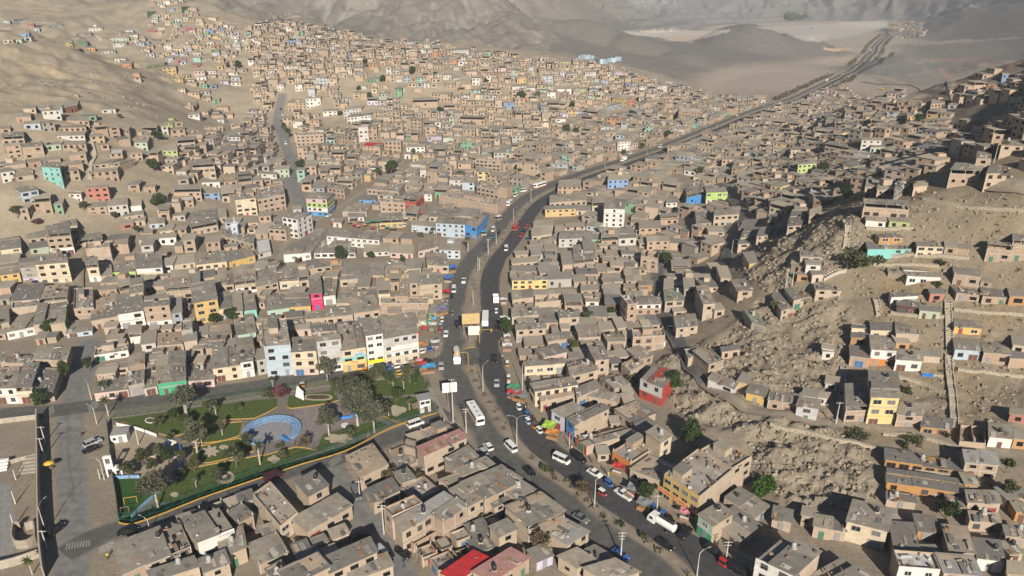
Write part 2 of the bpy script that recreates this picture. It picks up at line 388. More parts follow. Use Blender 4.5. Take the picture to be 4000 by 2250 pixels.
# ---------------------------------------------------------------- the ground sheet
def build_ground():
 n = NU * NV
 co = np.stack([GX, GY, GZ], -1).reshape(-1, 3).astype(np.float32)
 idx = np.arange(n).reshape(NV, NU)
 q = np.stack([idx[:-1, :-1], idx[:-1, 1:], idx[1:, 1:], idx[1:, :-1]], -1).reshape(-1, 4)
 me = bpy.data.meshes.new('ground')
 me.vertices.add(n); me.vertices.foreach_set('co', co.ravel())
 me.loops.add(q.size); me.loops.foreach_set('vertex_index', q.ravel().astype(np.int32))
 me.polygons.add(len(q)); me.polygons.foreach_set('loop_start', (np.arange(len(q)) * 4).astype(np.int32))
 me.polygons.foreach_set('loop_total', np.full(len(q), 4, np.int32))
 me.polygons.foreach_set('use_smooth', np.ones(len(q), bool))
 # soils of each part of the valley; the upper right also carries painted shade
 dust = np.array([0.265, 0.222, 0.168]); tan = np.array([0.35, 0.29, 0.21]); grey = np.array([0.19, 0.172, 0.148]); rock = np.array([0.255, 0.215, 0.16])
 pale = np.array([0.50, 0.45, 0.38]); red = np.array([0.34, 0.21, 0.16]); gravel = np.array([0.24, 0.225, 0.20])
 px, py = to_px(GX, GY, GZ)
 c = np.broadcast_to(dust, GX.shape + (3,)).copy()
 def blend(w, col):
  nonlocal c
  c = c * (1 - w[..., None]) + np.asarray(col) * w[..., None]
 blend(sstep(2, 12, BASE) * 0.85, tan)
 m = sstep(560, 640, GY) * sstep(-0.1, -0.02, GU - (-0.62 + 0.25 * sstep(30, 60, BASE)))
 mount = sstep(900, 1010, GY + fbm(GX / 60, GY / 60, 4, 5) * 60 - np.clip(-GU, 0, 1) * 60)
 blend(mount * sstep(0.5, 9, BASE), grey)
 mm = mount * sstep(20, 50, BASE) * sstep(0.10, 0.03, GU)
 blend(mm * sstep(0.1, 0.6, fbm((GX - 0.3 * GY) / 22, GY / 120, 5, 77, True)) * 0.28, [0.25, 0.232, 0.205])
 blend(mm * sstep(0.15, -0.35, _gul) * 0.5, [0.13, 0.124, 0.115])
 blend(mm * sstep(0.72, 0.93, _rav) * 0.75, [0.285, 0.262, 0.225])
 blend(mm * sstep(0.90, 0.97, (1 - np.abs(fbm(GX / 70, GY / 90, 4, 83))) ** 2) * 0.6, [0.30, 0.275, 0.235])
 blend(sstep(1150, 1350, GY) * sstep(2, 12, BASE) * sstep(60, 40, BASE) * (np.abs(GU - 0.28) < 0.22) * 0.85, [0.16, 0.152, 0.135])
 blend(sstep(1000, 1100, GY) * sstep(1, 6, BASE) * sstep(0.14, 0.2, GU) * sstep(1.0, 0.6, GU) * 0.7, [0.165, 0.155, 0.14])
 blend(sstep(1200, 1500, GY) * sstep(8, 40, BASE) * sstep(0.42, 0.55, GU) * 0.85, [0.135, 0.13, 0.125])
 blend(sstep(2, 10, BASE) * sstep(20, 70, GX - 0.1 * GY) * sstep(620, 560, GY) * 0.8, [0.215, 0.172, 0.118])
 blend(sstep(2, 10, BASE) * sstep(30, 90, GX - 0.25 * GY) * sstep(270, 330, GY) * sstep(620, 560, GY) * 0.8, [0.135, 0.115, 0.09])  # paints the shade of the upper right quarter into the ground
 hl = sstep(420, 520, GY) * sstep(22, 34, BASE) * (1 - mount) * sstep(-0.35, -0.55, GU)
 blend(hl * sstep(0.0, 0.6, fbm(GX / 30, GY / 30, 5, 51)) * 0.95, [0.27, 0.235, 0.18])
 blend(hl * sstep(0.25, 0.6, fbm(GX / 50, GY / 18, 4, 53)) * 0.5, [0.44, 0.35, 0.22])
 blend(np.clip(ROCK * 1.2, 0, 1) * (0.6 + 0.4 * fbm(GX / 7, GY / 7, 3, 61)), rock)
 blend(sstep(0.2, 0.55, fbm(GX / 5, GY / 5, 3, 63)) * np.clip(ROCK, 0, 1) * 0.5, [0.12, 0.11, 0.095])
 blend(sstep(0.1, 0.5, fbm(GX / 22, GY / 22, 3, 65)) * poly_mask([(3300,760),(4000,740),(4000,1750),(3300,1700)], px, py) * 0.6, [0.265, 0.19, 0.11])
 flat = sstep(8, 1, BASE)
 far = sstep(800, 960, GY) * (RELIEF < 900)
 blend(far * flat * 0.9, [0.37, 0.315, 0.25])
 def zone(poly, col, w=0.9, rough=40):
  jx = px + fbm(GX / rough, GY / rough, 3, 91) * 14; jy = py + fbm(GX / rough, GY / rough, 3, 95) * 7
  blend(poly_mask(poly, jx, jy).astype(float) * w, col)
 zone([(2430,120),(2560,118),(2860,118),(2780,140),(2690,165),(2600,150),(2480,140)], pale)
 zone([(2560,138),(2760,138),(2700,168),(2640,160)], [0.50, 0.36, 0.24], 0.6)
 zone([(2950,108),(3200,95),(3460,80),(3470,108),(3350,135),(3200,165),(3120,150),(3060,125)], [0.44, 0.41, 0.37], 0.8)
 zone([(3280,85),(3460,92),(3470,108),(3280,108)], pale, 0.9)
 zone([(3155,135),(3240,130),(3230,152),(3160,152)], pale, 0.9)
 zone([(3210,190),(3330,185),(3335,198),(3225,200)], [0.50, 0.37, 0.24], 0.9)
 zone([(2450,0),(3000,0),(3000,80),(2700,95),(2500,80),(2430,40)], [0.175, 0.17, 0.165], 0.9)
 zone([(2450,0),(2640,0),(2660,20),(2480,30)], [0.26, 0.257, 0.25], 0.7)
 zone([(3260,48),(3360,32),(3420,45),(3360,65),(3250,64)], [0.17, 0.17, 0.155], 0.8)
 zone([(3550,62),(3620,60),(3590,75),(3540,74)], [0.13, 0.14, 0.14], 0.9)
 zone([(3600,232),(3830,222),(3920,230),(3900,240),(3750,243),(3610,240)], red, 0.9)
 zone([(3770,245),(3960,240),(3950,260),(3800,258)], red * 1.1, 0.6)
 zone([(3440,235),(3600,160),(3900,160),(3990,230),(3700,330),(3620,300)], [0.22, 0.20, 0.175], 0.55)
 zone([(3430,225),(3560,215),(3720,330),(3450,330),(3400,300)], gravel, 0.8)
 zone([(3400,290),(3420,285),(3600,340),(3720,350),(3715,356),(3580,348)], [0.36, 0.29, 0.22], 0.8)
 zone([(3660,265),(3672,265),(3740,330),(3720,335)], red * 1.15, 0.8)
 zone([(3400,350),(3560,360),(3650,375),(3560,395),(3400,385)], [0.37, 0.305, 0.24], 0.9)
 zone([(3550,168),(3620,160),(3990,148),(3990,154),(3700,168),(3570,178)], [0.36, 0.29, 0.24], 0.7)
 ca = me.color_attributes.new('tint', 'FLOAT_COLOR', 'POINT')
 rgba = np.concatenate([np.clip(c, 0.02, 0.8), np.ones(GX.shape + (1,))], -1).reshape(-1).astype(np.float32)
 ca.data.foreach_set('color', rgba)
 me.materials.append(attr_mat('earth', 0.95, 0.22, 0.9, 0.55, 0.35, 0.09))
 me.update(); me.validate()
 o = bpy.data.objects.new('ground', me); COL.objects.link(o)
 tag(o, 'dusty tan valley floor rising into bare grey hills', 'ground', kind='structure')
 return o
build_ground()
# ---------------------------------------------------------------- roads, paths, kerbs, markings (the setting)
def road_mat(name, col, dust, dusty):
 m = mat(name, col, 0.88, 0.22, 0.5, 0.12)
 nt = m.node_tree; N = nt.nodes; L = nt.links; b = N['Principled BSDF']
 src = b.inputs['Base Color'].links[0].from_socket
 tc = N.new('ShaderNodeTexCoord'); n = N.new('ShaderNodeTexNoise'); n.inputs['Scale'].default_value = 0.12; n.inputs['Detail'].default_value = 7
 L.new(tc.outputs['Object'], n.inputs['Vector'])
 uv = N.new('ShaderNodeAttribute'); uv.attribute_name = 'edge'
 ad = N.new('ShaderNodeMath'); ad.operation = 'MULTIPLY_ADD'
 L.new(n.outputs['Fac'], ad.inputs[0]); ad.inputs[1].default_value = 1.1; L.new(uv.outputs['Fac'], ad.inputs[2])
 mr = N.new('ShaderNodeMapRange'); mr.inputs['From Min'].default_value = 1.25 - dusty; mr.inputs['From Max'].default_value = 1.75 - dusty
 L.new(ad.outputs[0], mr.inputs['Value'])
 mx = N.new('ShaderNodeMixRGB'); mx.inputs['Color2'].default_value = (*dust, 1)
 L.new(mr.outputs[0], mx.inputs['Fac']); L.new(src, mx.inputs['Color1']); L.new(mx.outputs[0], b.inputs['Base Color'])
 return m
def smooth_path(pts, step=4.0):
 pts = [Vector((p[0], p[1])) for p in pts]
 P = [pts[0] * 2 - pts[1]] + pts + [pts[-1] * 2 - pts[-2]]
 out = []
 for i in range(1, len(P) - 2):
  a, b, c, d = P[i - 1], P[i], P[i + 1], P[i + 2]
  n = max(2, int((c - b).length / step))
  for k in range(n):
   t = k / n
   out.append(0.5 * ((2 * b) + (c - a) * t + (2 * a - 5 * b + 4 * c - d) * t * t + (3 * b - a - 3 * c + d) * t * t * t))
 out.append(pts[-1])
 return out
def normals(path):
 ns = []
 for i in range(len(path)):
  t = (path[min(i + 1, len(path) - 1)] - path[max(i - 1, 0)]).normalized()
  ns.append(Vector((t.y, -t.x)))                       # to the right of travel
 return ns
ROAD_STRIPS = []                                             # (path, half width) kept clear of houses
def ribbon(name, path, off, width, m, lift=0.02, cols=5, label=None, w2=None, kerb=0.0):
 """a strip following the ground; off = metres to the right of the path"""
 ns = normals(path); V = []; F = []; E = []
 n = len(path)
 for i, (p, nn) in enumerate(zip(path, ns)):
  w = width if not callable(width) else width(i / (n - 1))
  o = off if not callable(off) else off(i / (n - 1))
  for k in range(cols):
   q = p + nn * (o + (k / (cols - 1) - 0.5) * w)
   V.append([q.x, q.y, 0]); E.append(abs(k / (cols - 1) - 0.5) * 2)
 V = np.array(V)
 z = T(V[:, 0], V[:, 1]).reshape(n, cols)
 if z.max() > 0.05:
  z = np.maximum(z, np.minimum(z.max(1, keepdims=True), z + 0.5))
  lift = max(lift, 0.25)
 V[:, 2] = z.ravel() + lift + kerb
 for i in range(n - 1):
  for k in range(cols - 1):
   a = i * cols + k
   F.append((a, a + 1, a + cols + 1, a + cols))
 if kerb > 0:                                             # real kerb faces down to the road
  b = len(V); V = np.concatenate([V, V[::cols] - [0, 0, kerb + lift], V[cols - 1::cols] - [0, 0, kerb + lift]])
  E += [1.0] * (2 * n)
  for i in range(n - 1):
   F.append((b + i, i * cols, (i + 1) * cols, b + i + 1))
   F.append((i * cols + cols - 1, b + n + i, b + n + i + 1, (i + 1) * cols + cols - 1))
 me = bpy.data.meshes.new(name); me.from_pydata(V.tolist(), [], F)
 a = me.attributes.new('edge', 'FLOAT', 'POINT'); a.data.foreach_set('value', np.array(E, dtype=np.float32))
 me.materials.append(m)
 me.polygons.foreach_set('use_smooth', [kerb == 0.0] * len(F))
 o = bpy.data.objects.new(name, me); COL.objects.link(o)
 tag(o, label, name.replace('_', ' '), kind='structure')
 return o
DUST = (0.25, 0.215, 0.17)
M_ASPH = road_mat('asphalt', (0.060, 0.060, 0.062), DUST, -0.12)
M_WORN = road_mat('worn_asphalt', (0.105, 0.102, 0.097), DUST, -0.02)
M_CONC = road_mat('concrete_paving', (0.19, 0.187, 0.178), DUST, 0.05)
M_DIRT = road_mat('packed_dirt', (0.30, 0.255, 0.195), (0.25, 0.205, 0.15), 0.4)
M_MED = road_mat('median_earth', (0.27, 0.228, 0.175), (0.25, 0.20, 0.145), 0.3)
M_KERB = mat('kerb_concrete', (0.42, 0.39, 0.34), 0.9, 0.15, 2)
M_PAINT = mat('road_paint', (0.42, 0.41, 0.385), 0.8, 0.35, 3, 0)
M_PAINT2 = mat('worn_road_paint', (0.29, 0.285, 0.27), 0.8, 0.35, 3, 0)
def wpath(pts, t='S'): return [G(*tp(t, x, y)).xy for x, y in pts]
med_near = [(2800,2330),(2690,2250),(2621,2182),(2516,2114),(2422,2052),(2323,1984),(2267,1934),(2205,1890),(2143,1847),(2090,1805),(2050,1772),(2000,1716),(1932,1611),(1894,1549),(1863,1490),(1842,1425)]
med_gap = [(1842,1425),(1838,1390),(1838,1357)]
med_far = [(1838,1357),(1843,1290),(1848,1220),(1848,1135),(1865,1067),(1894,1009),(1918,985),(1947,950),(1980,907),(2004,874),(2050,814),(2097,775),(2145,748),(2255,697),(2448,632),(2583,584),(2698,538),(2803,496),(2899,456),(3008,417),(3098,390),(3175,353),(3276,304),(3343,266),(3372,244),(3406,209),(3425,175),(3468,131),(3511,98),(3534,88)]
MAIN = smooth_path(wpath(med_near + med_gap[1:] + med_far[1:]))
ROAD_STRIPS.append(([p for p in MAIN if p.y < 440], 12.5)); ROAD_STRIPS.append(([p for p in MAIN if p.y >= 440], 9.5))
def med_w(Y):                                                 # median width along the avenue
 return np.interp(Y, [110, 140, 185, 214, 222, 226, 232, 262, 300, 340, 380, 420, 600, 3000], [3.0, 3.2, 3.8, 5.0, 3.0, 3.0, 7.6, 6.0, 4.2, 3.6, 3.4, 3.6, 4.0, 4.0])
LW, RW = 8.2, 8.0
nM = len(MAIN)
mw = [float(med_w(p.y)) for p in MAIN]
def at_t(arr): return lambda t: arr[min(int(round(t * (nM - 1))), nM - 1)]
lw = [float(np.interp(p.y, [420, 560], [LW, 5.6])) for p in MAIN]
ribbon('left_carriageway', MAIN, at_t([-(w / 2 + k / 2) for w, k in zip(mw, lw)]), at_t(lw), M_WORN, 0.02, 7, 'worn grey asphalt lanes left of the median')
ribbon('right_carriageway', MAIN, at_t([(w / 2 + k / 2) for w, k in zip(mw, lw)]), at_t(lw), M_ASPH, 0.02, 7, 'dark asphalt lanes right of the median')
MN = smooth_path(wpath(med_near)); MF = smooth_path(wpath(med_far)); MG = smooth_path(wpath(med_gap))
ribbon('junction_surface', MG, 0, 6, M_WORN, 0.016, 3, 'asphalt of the gap in the median')
ribbon('median', MN, 0, lambda t: float(med_w(MN[int(t * (len(MN) - 1))].y)) - 0.1, M_MED, 0.02, 5, 'earth median strip with kerbs and dry bushes', kerb=0.14)
ribbon('median', MF, 0, lambda t: float(med_w(MF[int(t * (len(MF) - 1))].y)) - 0.1, M_MED, 0.02, 5, 'earth median island under the two billboards', kerb=0.14)
def street(name, pts, width, m, label, t='S', lift=0.012, ext=None):
 p = smooth_path(wpath(pts, t), 3.0)
 ROAD_STRIPS.append((p, width / 2 + 0.8))
 return ribbon(name, p, 0, width, m, lift, 5, label)
street('park_street', [(-80,1626),(120,1612),(248,1598),(621,1555),(1000,1510),(1248,1466),(1621,1432),(1760,1405)], 8.2, M_WORN, 'grey street along the north fence of the park', lift=0.010)
street('left_street', [(262,2330),(280,2250),(290,1971),(278,1800),(273,1700),(276,1640),(290,1555),(329,1443),(352,1350),(362,1325)], 7.2, M_CONC, 'pale concrete street left of the park', lift=0.008)
street('south_street', [(250,2165),(348,2112),(497,2056),(770,1965),(1000,1880),(1348,1775),(1621,1672),(1760,1615)], 7.4, M_WORN, 'grey street along the south fence of the park', lift=0.012)
street('lane', [(1330,1790),(1365,1880),(1410,2000),(1465,2110),(1560,2260),(1600,2330)], 8.0, M_CONC, 'dusty lane between the blocks south of the park', lift=0.006)
street('climbing_street', [(300,1300),(297,1180),(296,1090),(304,1030),(316,980)], 6.0, M_DIRT, 'dirt street climbing between the houses on the left')
street('market_street', [(1860,1180),(1775,1240),(1735,1330),(1720,1400)], 9, M_DIRT, 'trodden verge where the market stalls stand', lift=0.006)
street('far_street', [(1104,367),(1092,420),(1085,483),(1104,531),(1116,570),(1140,623),(1162,660),(1130,705),(1152,750),(1178,795),(1240,840)], 8, M_CONC, 'pale street running up through the far houses')
street('school_lane', [(1260,850),(1225,862),(1180,895),(1130,935),(1105,965),(1098,1000),(1130,1035),(1300,1030),(1560,1022),(1760,1015)], 6.5, M_DIRT, 'dirt lane around the walled school')
street('upper_lane', [(1262,842),(1340,800),(1425,745),(1500,700),(1585,650),(1640,615)], 6, M_DIRT, 'dirt lane climbing behind the market')
street('dark_street', [(2577,970),(2570,1048),(2575,1183),(2594,1231),(2623,1294),(2652,1342),(2700,1432),(2760,1500)], 5.5, M_WORN, 'narrow shaded street right of the avenue')
street('hill_path', [(2760,1500),(2870,1562),(3000,1612),(3155,1645),(3280,1662),(3420,1672),(3560,1690),(3700,1712),(3870,1768),(4060,1790)], 5.5, M_DIRT, 'dirt path contouring along the rocky hillside')
street('side_street', [(2810,720),(2850,770),(2890,830),(2890,900),(2850,970),(2830,1040)], 5, M_WORN, 'narrow side street between the right hand houses')
street('quarry_track', [(3370,320),(3440,330),(3600,352),(3720,352),(3770,330)], 5, M_DIRT, 'pale track round the foot of the spoil heap')
street('branch_road', [(3310,320),(3345,292),(3400,262),(3450,228),(3490,205)], 8, M_ASPH, 'dark branch road beside the far highway')
street('hillside_road', [(3790,690),(3850,706),(3920,722),(4080,742)], 10, M_DIRT, 'pale levelled track on the right hill')
street('hill_lane', [(640,300),(560,262),(480,238)], 3, M_DIRT, 'dirt lane between the painted hillside shacks')
street('upper_road', [(470,122),(560,140),(640,158),(700,172)], 4, M_DIRT, 'pale dirt road across the upper slope')
street('terrace_road', [(1000,75),(1100,68),(1190,70),(1260,95)], 4, M_DIRT, 'pale road along the top of the settlement')
def flat_poly(name, pts, m, t='A', lift=0.03, kind='structure', label=None, parent=None, thick=0.0):
 w = [GT(t, x, y) for x, y in pts]
 mb = MB()
 z0 = max(p.z for p in w) + lift
 mb.prism([(p.x, p.y) for p in w], z0 - max(thick, 0.004), z0, bottom=False)
 o = mb.build(name, m, parent)
 if parent is None: tag(o, label, name.replace('_', ' '), kind=kind)
 return o
def crosswalk(a, b, c, n, t, m=M_PAINT2):
 """white bars between edges a->b, each reaching towards c"""
 A, B, Cc = (GT(t, *p) for p in (a, b, c))
 d = Cc - A; mb = MB(); s = (B - A) / (n - 0.5)
 for k in range(n):
  p = A + s * k; q = p + s * 0.5
  mb.quad((p.x, p.y, 0.032), (q.x, q.y, 0.032), (q.x + d.x, q.y + d.y, 0.032), (p.x + d.x, p.y + d.y, 0.032))
 tag(mb.build('crosswalk', m), 'worn white zebra crossing painted on the street', 'crosswalk', kind='structure')
crosswalk((385,508), (500,505), (385,470), 9, 'A')
crosswalk((628,1310), (622,1272), (720,1262), 5, 'A', M_PAINT)
crosswalk((560,428), (550,385), (622,375), 5, 'A')
crosswalk((275,468), (265,425), (345,415), 5, 'A')
crosswalk((470,770), (455,735), (545,712), 5, 'B')
crosswalk((410,1285), (560,1262), (420,1245), 9, 'A')
# centre and edge lines
def line(path, off, w, m, dash=None, y0=0, y1=1e9):
 ns = normals(path); mb = MB(); acc = 0
 for i in range(len(path) - 1):
  L = (path[i + 1] - path[i]).length; acc += L
  if dash and (acc % (dash * 2)) > dash: continue
  if not (y0 < path[i].y < y1): continue
  o1 = off if not isinstance(off, list) else off[i]; o2 = off if not isinstance(off, list) else off[i + 1]
  a = path[i] + ns[i] * o1; b = path[i + 1] + ns[i + 1] * o2
  mb.quad((*(a - ns[i] * w / 2), 0.032), (*(a + ns[i] * w / 2), 0.032), (*(b + ns[i + 1] * w / 2), 0.032), (*(b - ns[i + 1] * w / 2), 0.032))
 o = mb.build('lane_line', m); tag(o, 'faded lane line on the avenue', 'lane line', kind='structure')
line(MAIN, [-(w / 2 + LW / 2) for w in mw], 0.14, M_PAINT2, 5, 100, 480)
line(MAIN, [(w / 2 + RW / 2) for w in mw], 0.14, M_PAINT2, 5, 100, 480)
M_PV = mat('pavement_concrete', (0.30, 0.265, 0.215), 0.92, 0.2, 1)
# kerb strips and pavements along the avenue and the park streets
for side, o0 in ((-1, LW), (1, RW)):
 ribbon('pavement', [p for p in MAIN if p.y < 200], (lambda s, o0: lambda t: s * (mw[int(t * len([p for p in MAIN if p.y < 200]) - 1)] / 2 + o0 + 4.6))(side, o0), 1.5, M_PV, 0.02, 3, 'grey concrete pavement beside the avenue', kerb=0.13)
def edge_line(pts, t, w, h, m, name, label):
 p = smooth_path(wpath(pts, t), 3.0)
 return ribbon(name, p, 0, w, m, 0.01, 2, label, kerb=h)
# tar patches and dark drips where the asphalt has been mended or stained
M_TAR = mat('tar_patch', (0.042, 0.042, 0.044), 0.9, 0.3, 1.5, 0.1); mb = MB(); rp = random.Random(21); nrm_ = normals(MAIN)
for i, p in enumerate(MAIN):
 if p.y > 520 or rp.random() > .55: continue
 o = rp.choice((-1, 1)) * rp.uniform(mw[i] / 2 + 1, mw[i] / 2 + 7); c = p + nrm_[i] * o; t = Vector((-nrm_[i].y, nrm_[i].x)); L, W = rp.uniform(.5, 4.5), rp.uniform(.2, 1.1)
 mb.poly([(c.x + t.x * L * a + nrm_[i].x * W * b, c.y + t.y * L * a + nrm_[i].y * W * b, 0.028) for a, b in ((-.5, -.4), (.2, -.6), (.5, -.3), (.45, .5), (-.2, .6), (-.5, .4))])
tag(mb.build('road_patches', M_TAR), 'dark tar patches on the avenue', 'road patches', kind='structure')
# ---------------------------------------------------------------- the park
M_LAWN = mat('lawn', (0.068, 0.098, 0.022), 0.95, 0.42, 1.6, 0.5)
M_TURF = mat('bright_turf', (0.030, 0.085, 0.018), 0.95, 0.25, 2.0, 0.3)
M_YEL = mat('yellow_paint', (0.52, 0.31, 0.05), 0.8, 0.12, 2)
M_PAVE = mat('park_paving', (0.18, 0.162, 0.142), 0.9, 0.18, 1.2)
M_PLAZA = mat('plaza_paving', (0.235, 0.20, 0.19), 0.9, 0.2, 0.8)
M_SAND = mat('sand', (0.36, 0.29, 0.21), 0.95, 0.2, 1.5)
M_BLUE = mat('blue_paint', (0.045, 0.22, 0.62), 0.75, 0.2, 1.5)
M_BLUE2 = mat('pale_blue_paint', (0.20, 0.335, 0.50), 0.75, 0.25, 1.5)
M_GREEN = mat('green_metal', (0.012, 0.10, 0.055), 0.6, 0.2, 2)
M_WHITE = mat('white_paint', (0.74, 0.72, 0.68), 0.8, 0.08, 1.2, 0.1, stain=0.15)
M_STONE = mat('pale_stone', (0.42, 0.36, 0.27), 0.95, 0.25, 2.5, 0.6)
M_SOIL = mat('dark_soil', (0.10, 0.07, 0.045), 1.0, 0.3, 2)
M_WOOD = mat('weathered_wood', (0.27, 0.19, 0.12), 0.85, 0.25, 2)
def sheet(name, pts, m, label, lift): return flat_poly(name, pts, m, 'A', lift, 'structure', label)
sheet('park_paving', [(690,465),(1100,405),(1650,320),(2300,225),(2690,185),(2735,300),(2745,420),(2460,512),(2180,655),(1610,838),(1250,962),(832,1120),(748,1108),(715,830),(680,490)], M_PAVE, 'grey paved ground of the fenced park', 0.012)
sheet('plaza', [(1850,395),(2110,365),(2250,340),(2330,420),(2240,475),(2060,540),(1985,600),(1850,620),(1790,600),(1860,520)], M_PLAZA, 'mauve grey paved plaza in the park', 0.020)
sheet('playground_floor', [(684,492),(740,503),(985,575),(1065,605),(1135,650),(1142,730),(1085,830),(900,836),(712,836),(694,640)], M_SAND, 'sandy playground floor in the park corner', 0.022)
LAWNS = [
 [(700,464),(1000,424),(1300,380),(1610,342),(1742,332),(1745,385),(1600,455),(1420,462),(1280,515),(1085,568),(900,515),(745,478)],
 [(1815,318),(2110,282),(2125,340),(2050,362),(1830,392),(1806,375)],
 [(2180,250),(2330,228),(2650,185),(2705,240),(2660,300),(2440,318),(2330,300)],
 [(2440,330),(2620,322),(2715,340),(2725,398),(2570,455),(2440,470),(2380,430)],
 [(1145,602),(1300,612),(1500,570),(1522,480),(1340,508),(1165,580)],
 [(1205,645),(1230,715),(1310,738),(1560,675),(1602,652),(1500,585),(1300,625)],
 [(965,958),(1085,860),(1180,780),(1260,765),(1600,700),(1680,690),(1860,642),(1988,662),(2030,560),(2240,500),(2370,470),(2440,500),(2200,592),(1900,702),(1600,806),(1250,928),(1050,990),(1000,985)]]
for l in LAWNS: sheet('lawn', l, M_LAWN, 'dry mown lawn of the park', 0.03)
sheet('football_turf', [(722,842),(865,834),(1000,880),(950,955),(830,1068),(750,1070)], M_TURF, 'small bright green football turf in the park', 0.034)
def kerbline(pts, label, w=0.16):
 edge_line(pts, 'A', w, 0.16, M_YEL, 'yellow_kerb', label)
kerbline([(745,1112),(832,1124),(1050,1048),(1250,966),(1610,842),(1900,745),(2180,660),(2460,517),(2750,422)], 'long yellow kerb along the south fence', 0.32)
for k, ring in ((4, LAWNS[4] + LAWNS[4][:1]), (5, LAWNS[5] + LAWNS[5][:1]), (0, [(1745,385),(1600,458),(1420,465),(1280,518),(1085,572),(900,518),(760,482)]), (6, [(1180,778),(1260,760),(1600,697),(1680,687),(1860,639),(1988,659)]), (2, [(1806,378),(1830,396),(2050,366),(2130,345)]), (3, [(2400,440),(2480,474),(2560,500)])):
 kerbline(ring, 'yellow painted kerb round a park lawn')
# flower beds and rockeries: each a thing on the lawn
def bed(pts, m, label, name='flower_bed'):
 o = flat_poly(name, pts, m, 'A', 0.10, None, label, thick=0.1)
 tag(o, label, 'flower bed'); return o
def ring_pts(cx, cy, rx, ry, n=18, lob=0, amp=0.0, ph=0):
 return [(cx + rx * math.cos(t) * (1 + amp * math.cos(lob * t + ph)), cy + ry * math.sin(t) * (1 + amp * math.cos(lob * t + ph))) for t in [-2 * math.pi * k / n for k in range(n)]]
bed(ring_pts(1325,665,44,30,48,7,0.28), M_STONE, 'flower shaped stone bed on the western lawn')
bed(ring_pts(1408,640,30,14,16), M_STONE, 'leaf shaped stone bed beside the flower shaped bed')
b = bed(ring_pts(1410,828,66,40,26), M_STONE, 'round stone ring bed on the south lawn')
flat_poly('planting', ring_pts(1410,826,44,26,22), M_SOIL, 'A', 0.13, parent=b); flat_poly('centre_mound', ring_pts(1410,826,18,12,16), M_STONE, 'A', 0.2, parent=b)
b = bed(ring_pts(945,472,34,18,18), M_WHITE, 'small white edged oval bed near the northwest corner')
flat_poly('planting', ring_pts(945,472,27,13,18), M_SOIL, 'A', 0.13, parent=b)
bed(ring_pts(2500,408,48,32,36,3,0.22,0.6), M_STONE, 'heart shaped pale sand bed on the eastern lawn')
bed(ring_pts(2130,585,78,27,44,6,0.18), M_STONE, 'long cloud shaped stone bed by the south fence')
b = bed(ring_pts(2000,326,76,24,30,2,0.22), M_STONE, 'bean shaped bed beside the white canvas')
flat_poly('planting', ring_pts(2000,326,62,17,30,2,0.22), M_SOIL, 'A', 0.14, parent=b)
bed(ring_pts(2172,502,28,16,14), M_WHITE, 'small pale hexagonal planter on the plaza lawn')
bed(ring_pts(1722,715,34,22,30,4,0.2), M_STONE, 'small stone rockery at the foot of the park palm')
bed(ring_pts(1098,938,26,16,18), M_STONE, 'bare round sand spot on the southwest lawn')
bed(ring_pts(1390,525,34,14,20,3,0.25), M_SOIL, 'dark planted bed on the inner western lawn')
# amphitheatre: concentric blue steps round a sunken floor
M_STEPG = mat('worn_blue_paint', (0.17, 0.26, 0.40), 0.85, 0.3, 1.5)
def amphitheatre():
 c = GT('A', 1712, 540); root = empty('amphitheatre', (c.x, c.y, 0.02))
 tag(root, 'blue stepped oval amphitheatre in the middle of the park', 'amphitheatre')
 mb = MB(); mb.lathe([(0.01, 0.0), (5.1, 0.0), (5.1, 0.03), (0.01, 0.03)], n=40); mb.build('stage_floor', mat('stage_floor', (0.26, 0.265, 0.28), 0.9, 0.2, 1), root)
 for k in range(5):
  r0, r1, h = 5.15 + k * 0.48, 5.15 + (k + 1) * 0.48 - 0.02, 0.14 + 0.15 * k
  a0, a1 = math.radians(-38 + k * 2), math.radians(262 - k * 3)
  mb = MB(); n = 44
  for i in range(n):
   t0 = a0 + (a1 - a0) * i / n; t1 = a0 + (a1 - a0) * (i + 1) / n
   q = [(r * math.cos(t) * 1.06, r * math.sin(t) * 0.98) for r, t in ((r0, t0), (r1, t0), (r1, t1), (r0, t1))]
   mb.prism(q, 0.0, h, 0, 0, bottom=False)
  mb.build('step', (M_BLUE2, M_STEPG)[k % 2], root)
 for t0 in (-40, 266):
  mb = MB()
  t = math.radians(t0); u = Vector((math.cos(t), math.sin(t), 0)); w = Vector((-u.y, u.x, 0)) * 0.2
  a = u * 4.7; b2 = u * 7.9
  mb.hexa([a - w, b2 - w, b2 + w, a + w], [v + Vector((0, 0, 0.8)) for v in (a - w, b2 - w, b2 + w, a + w)])
  mb.build('end_wall', M_BLUE, root)
amphitheatre()
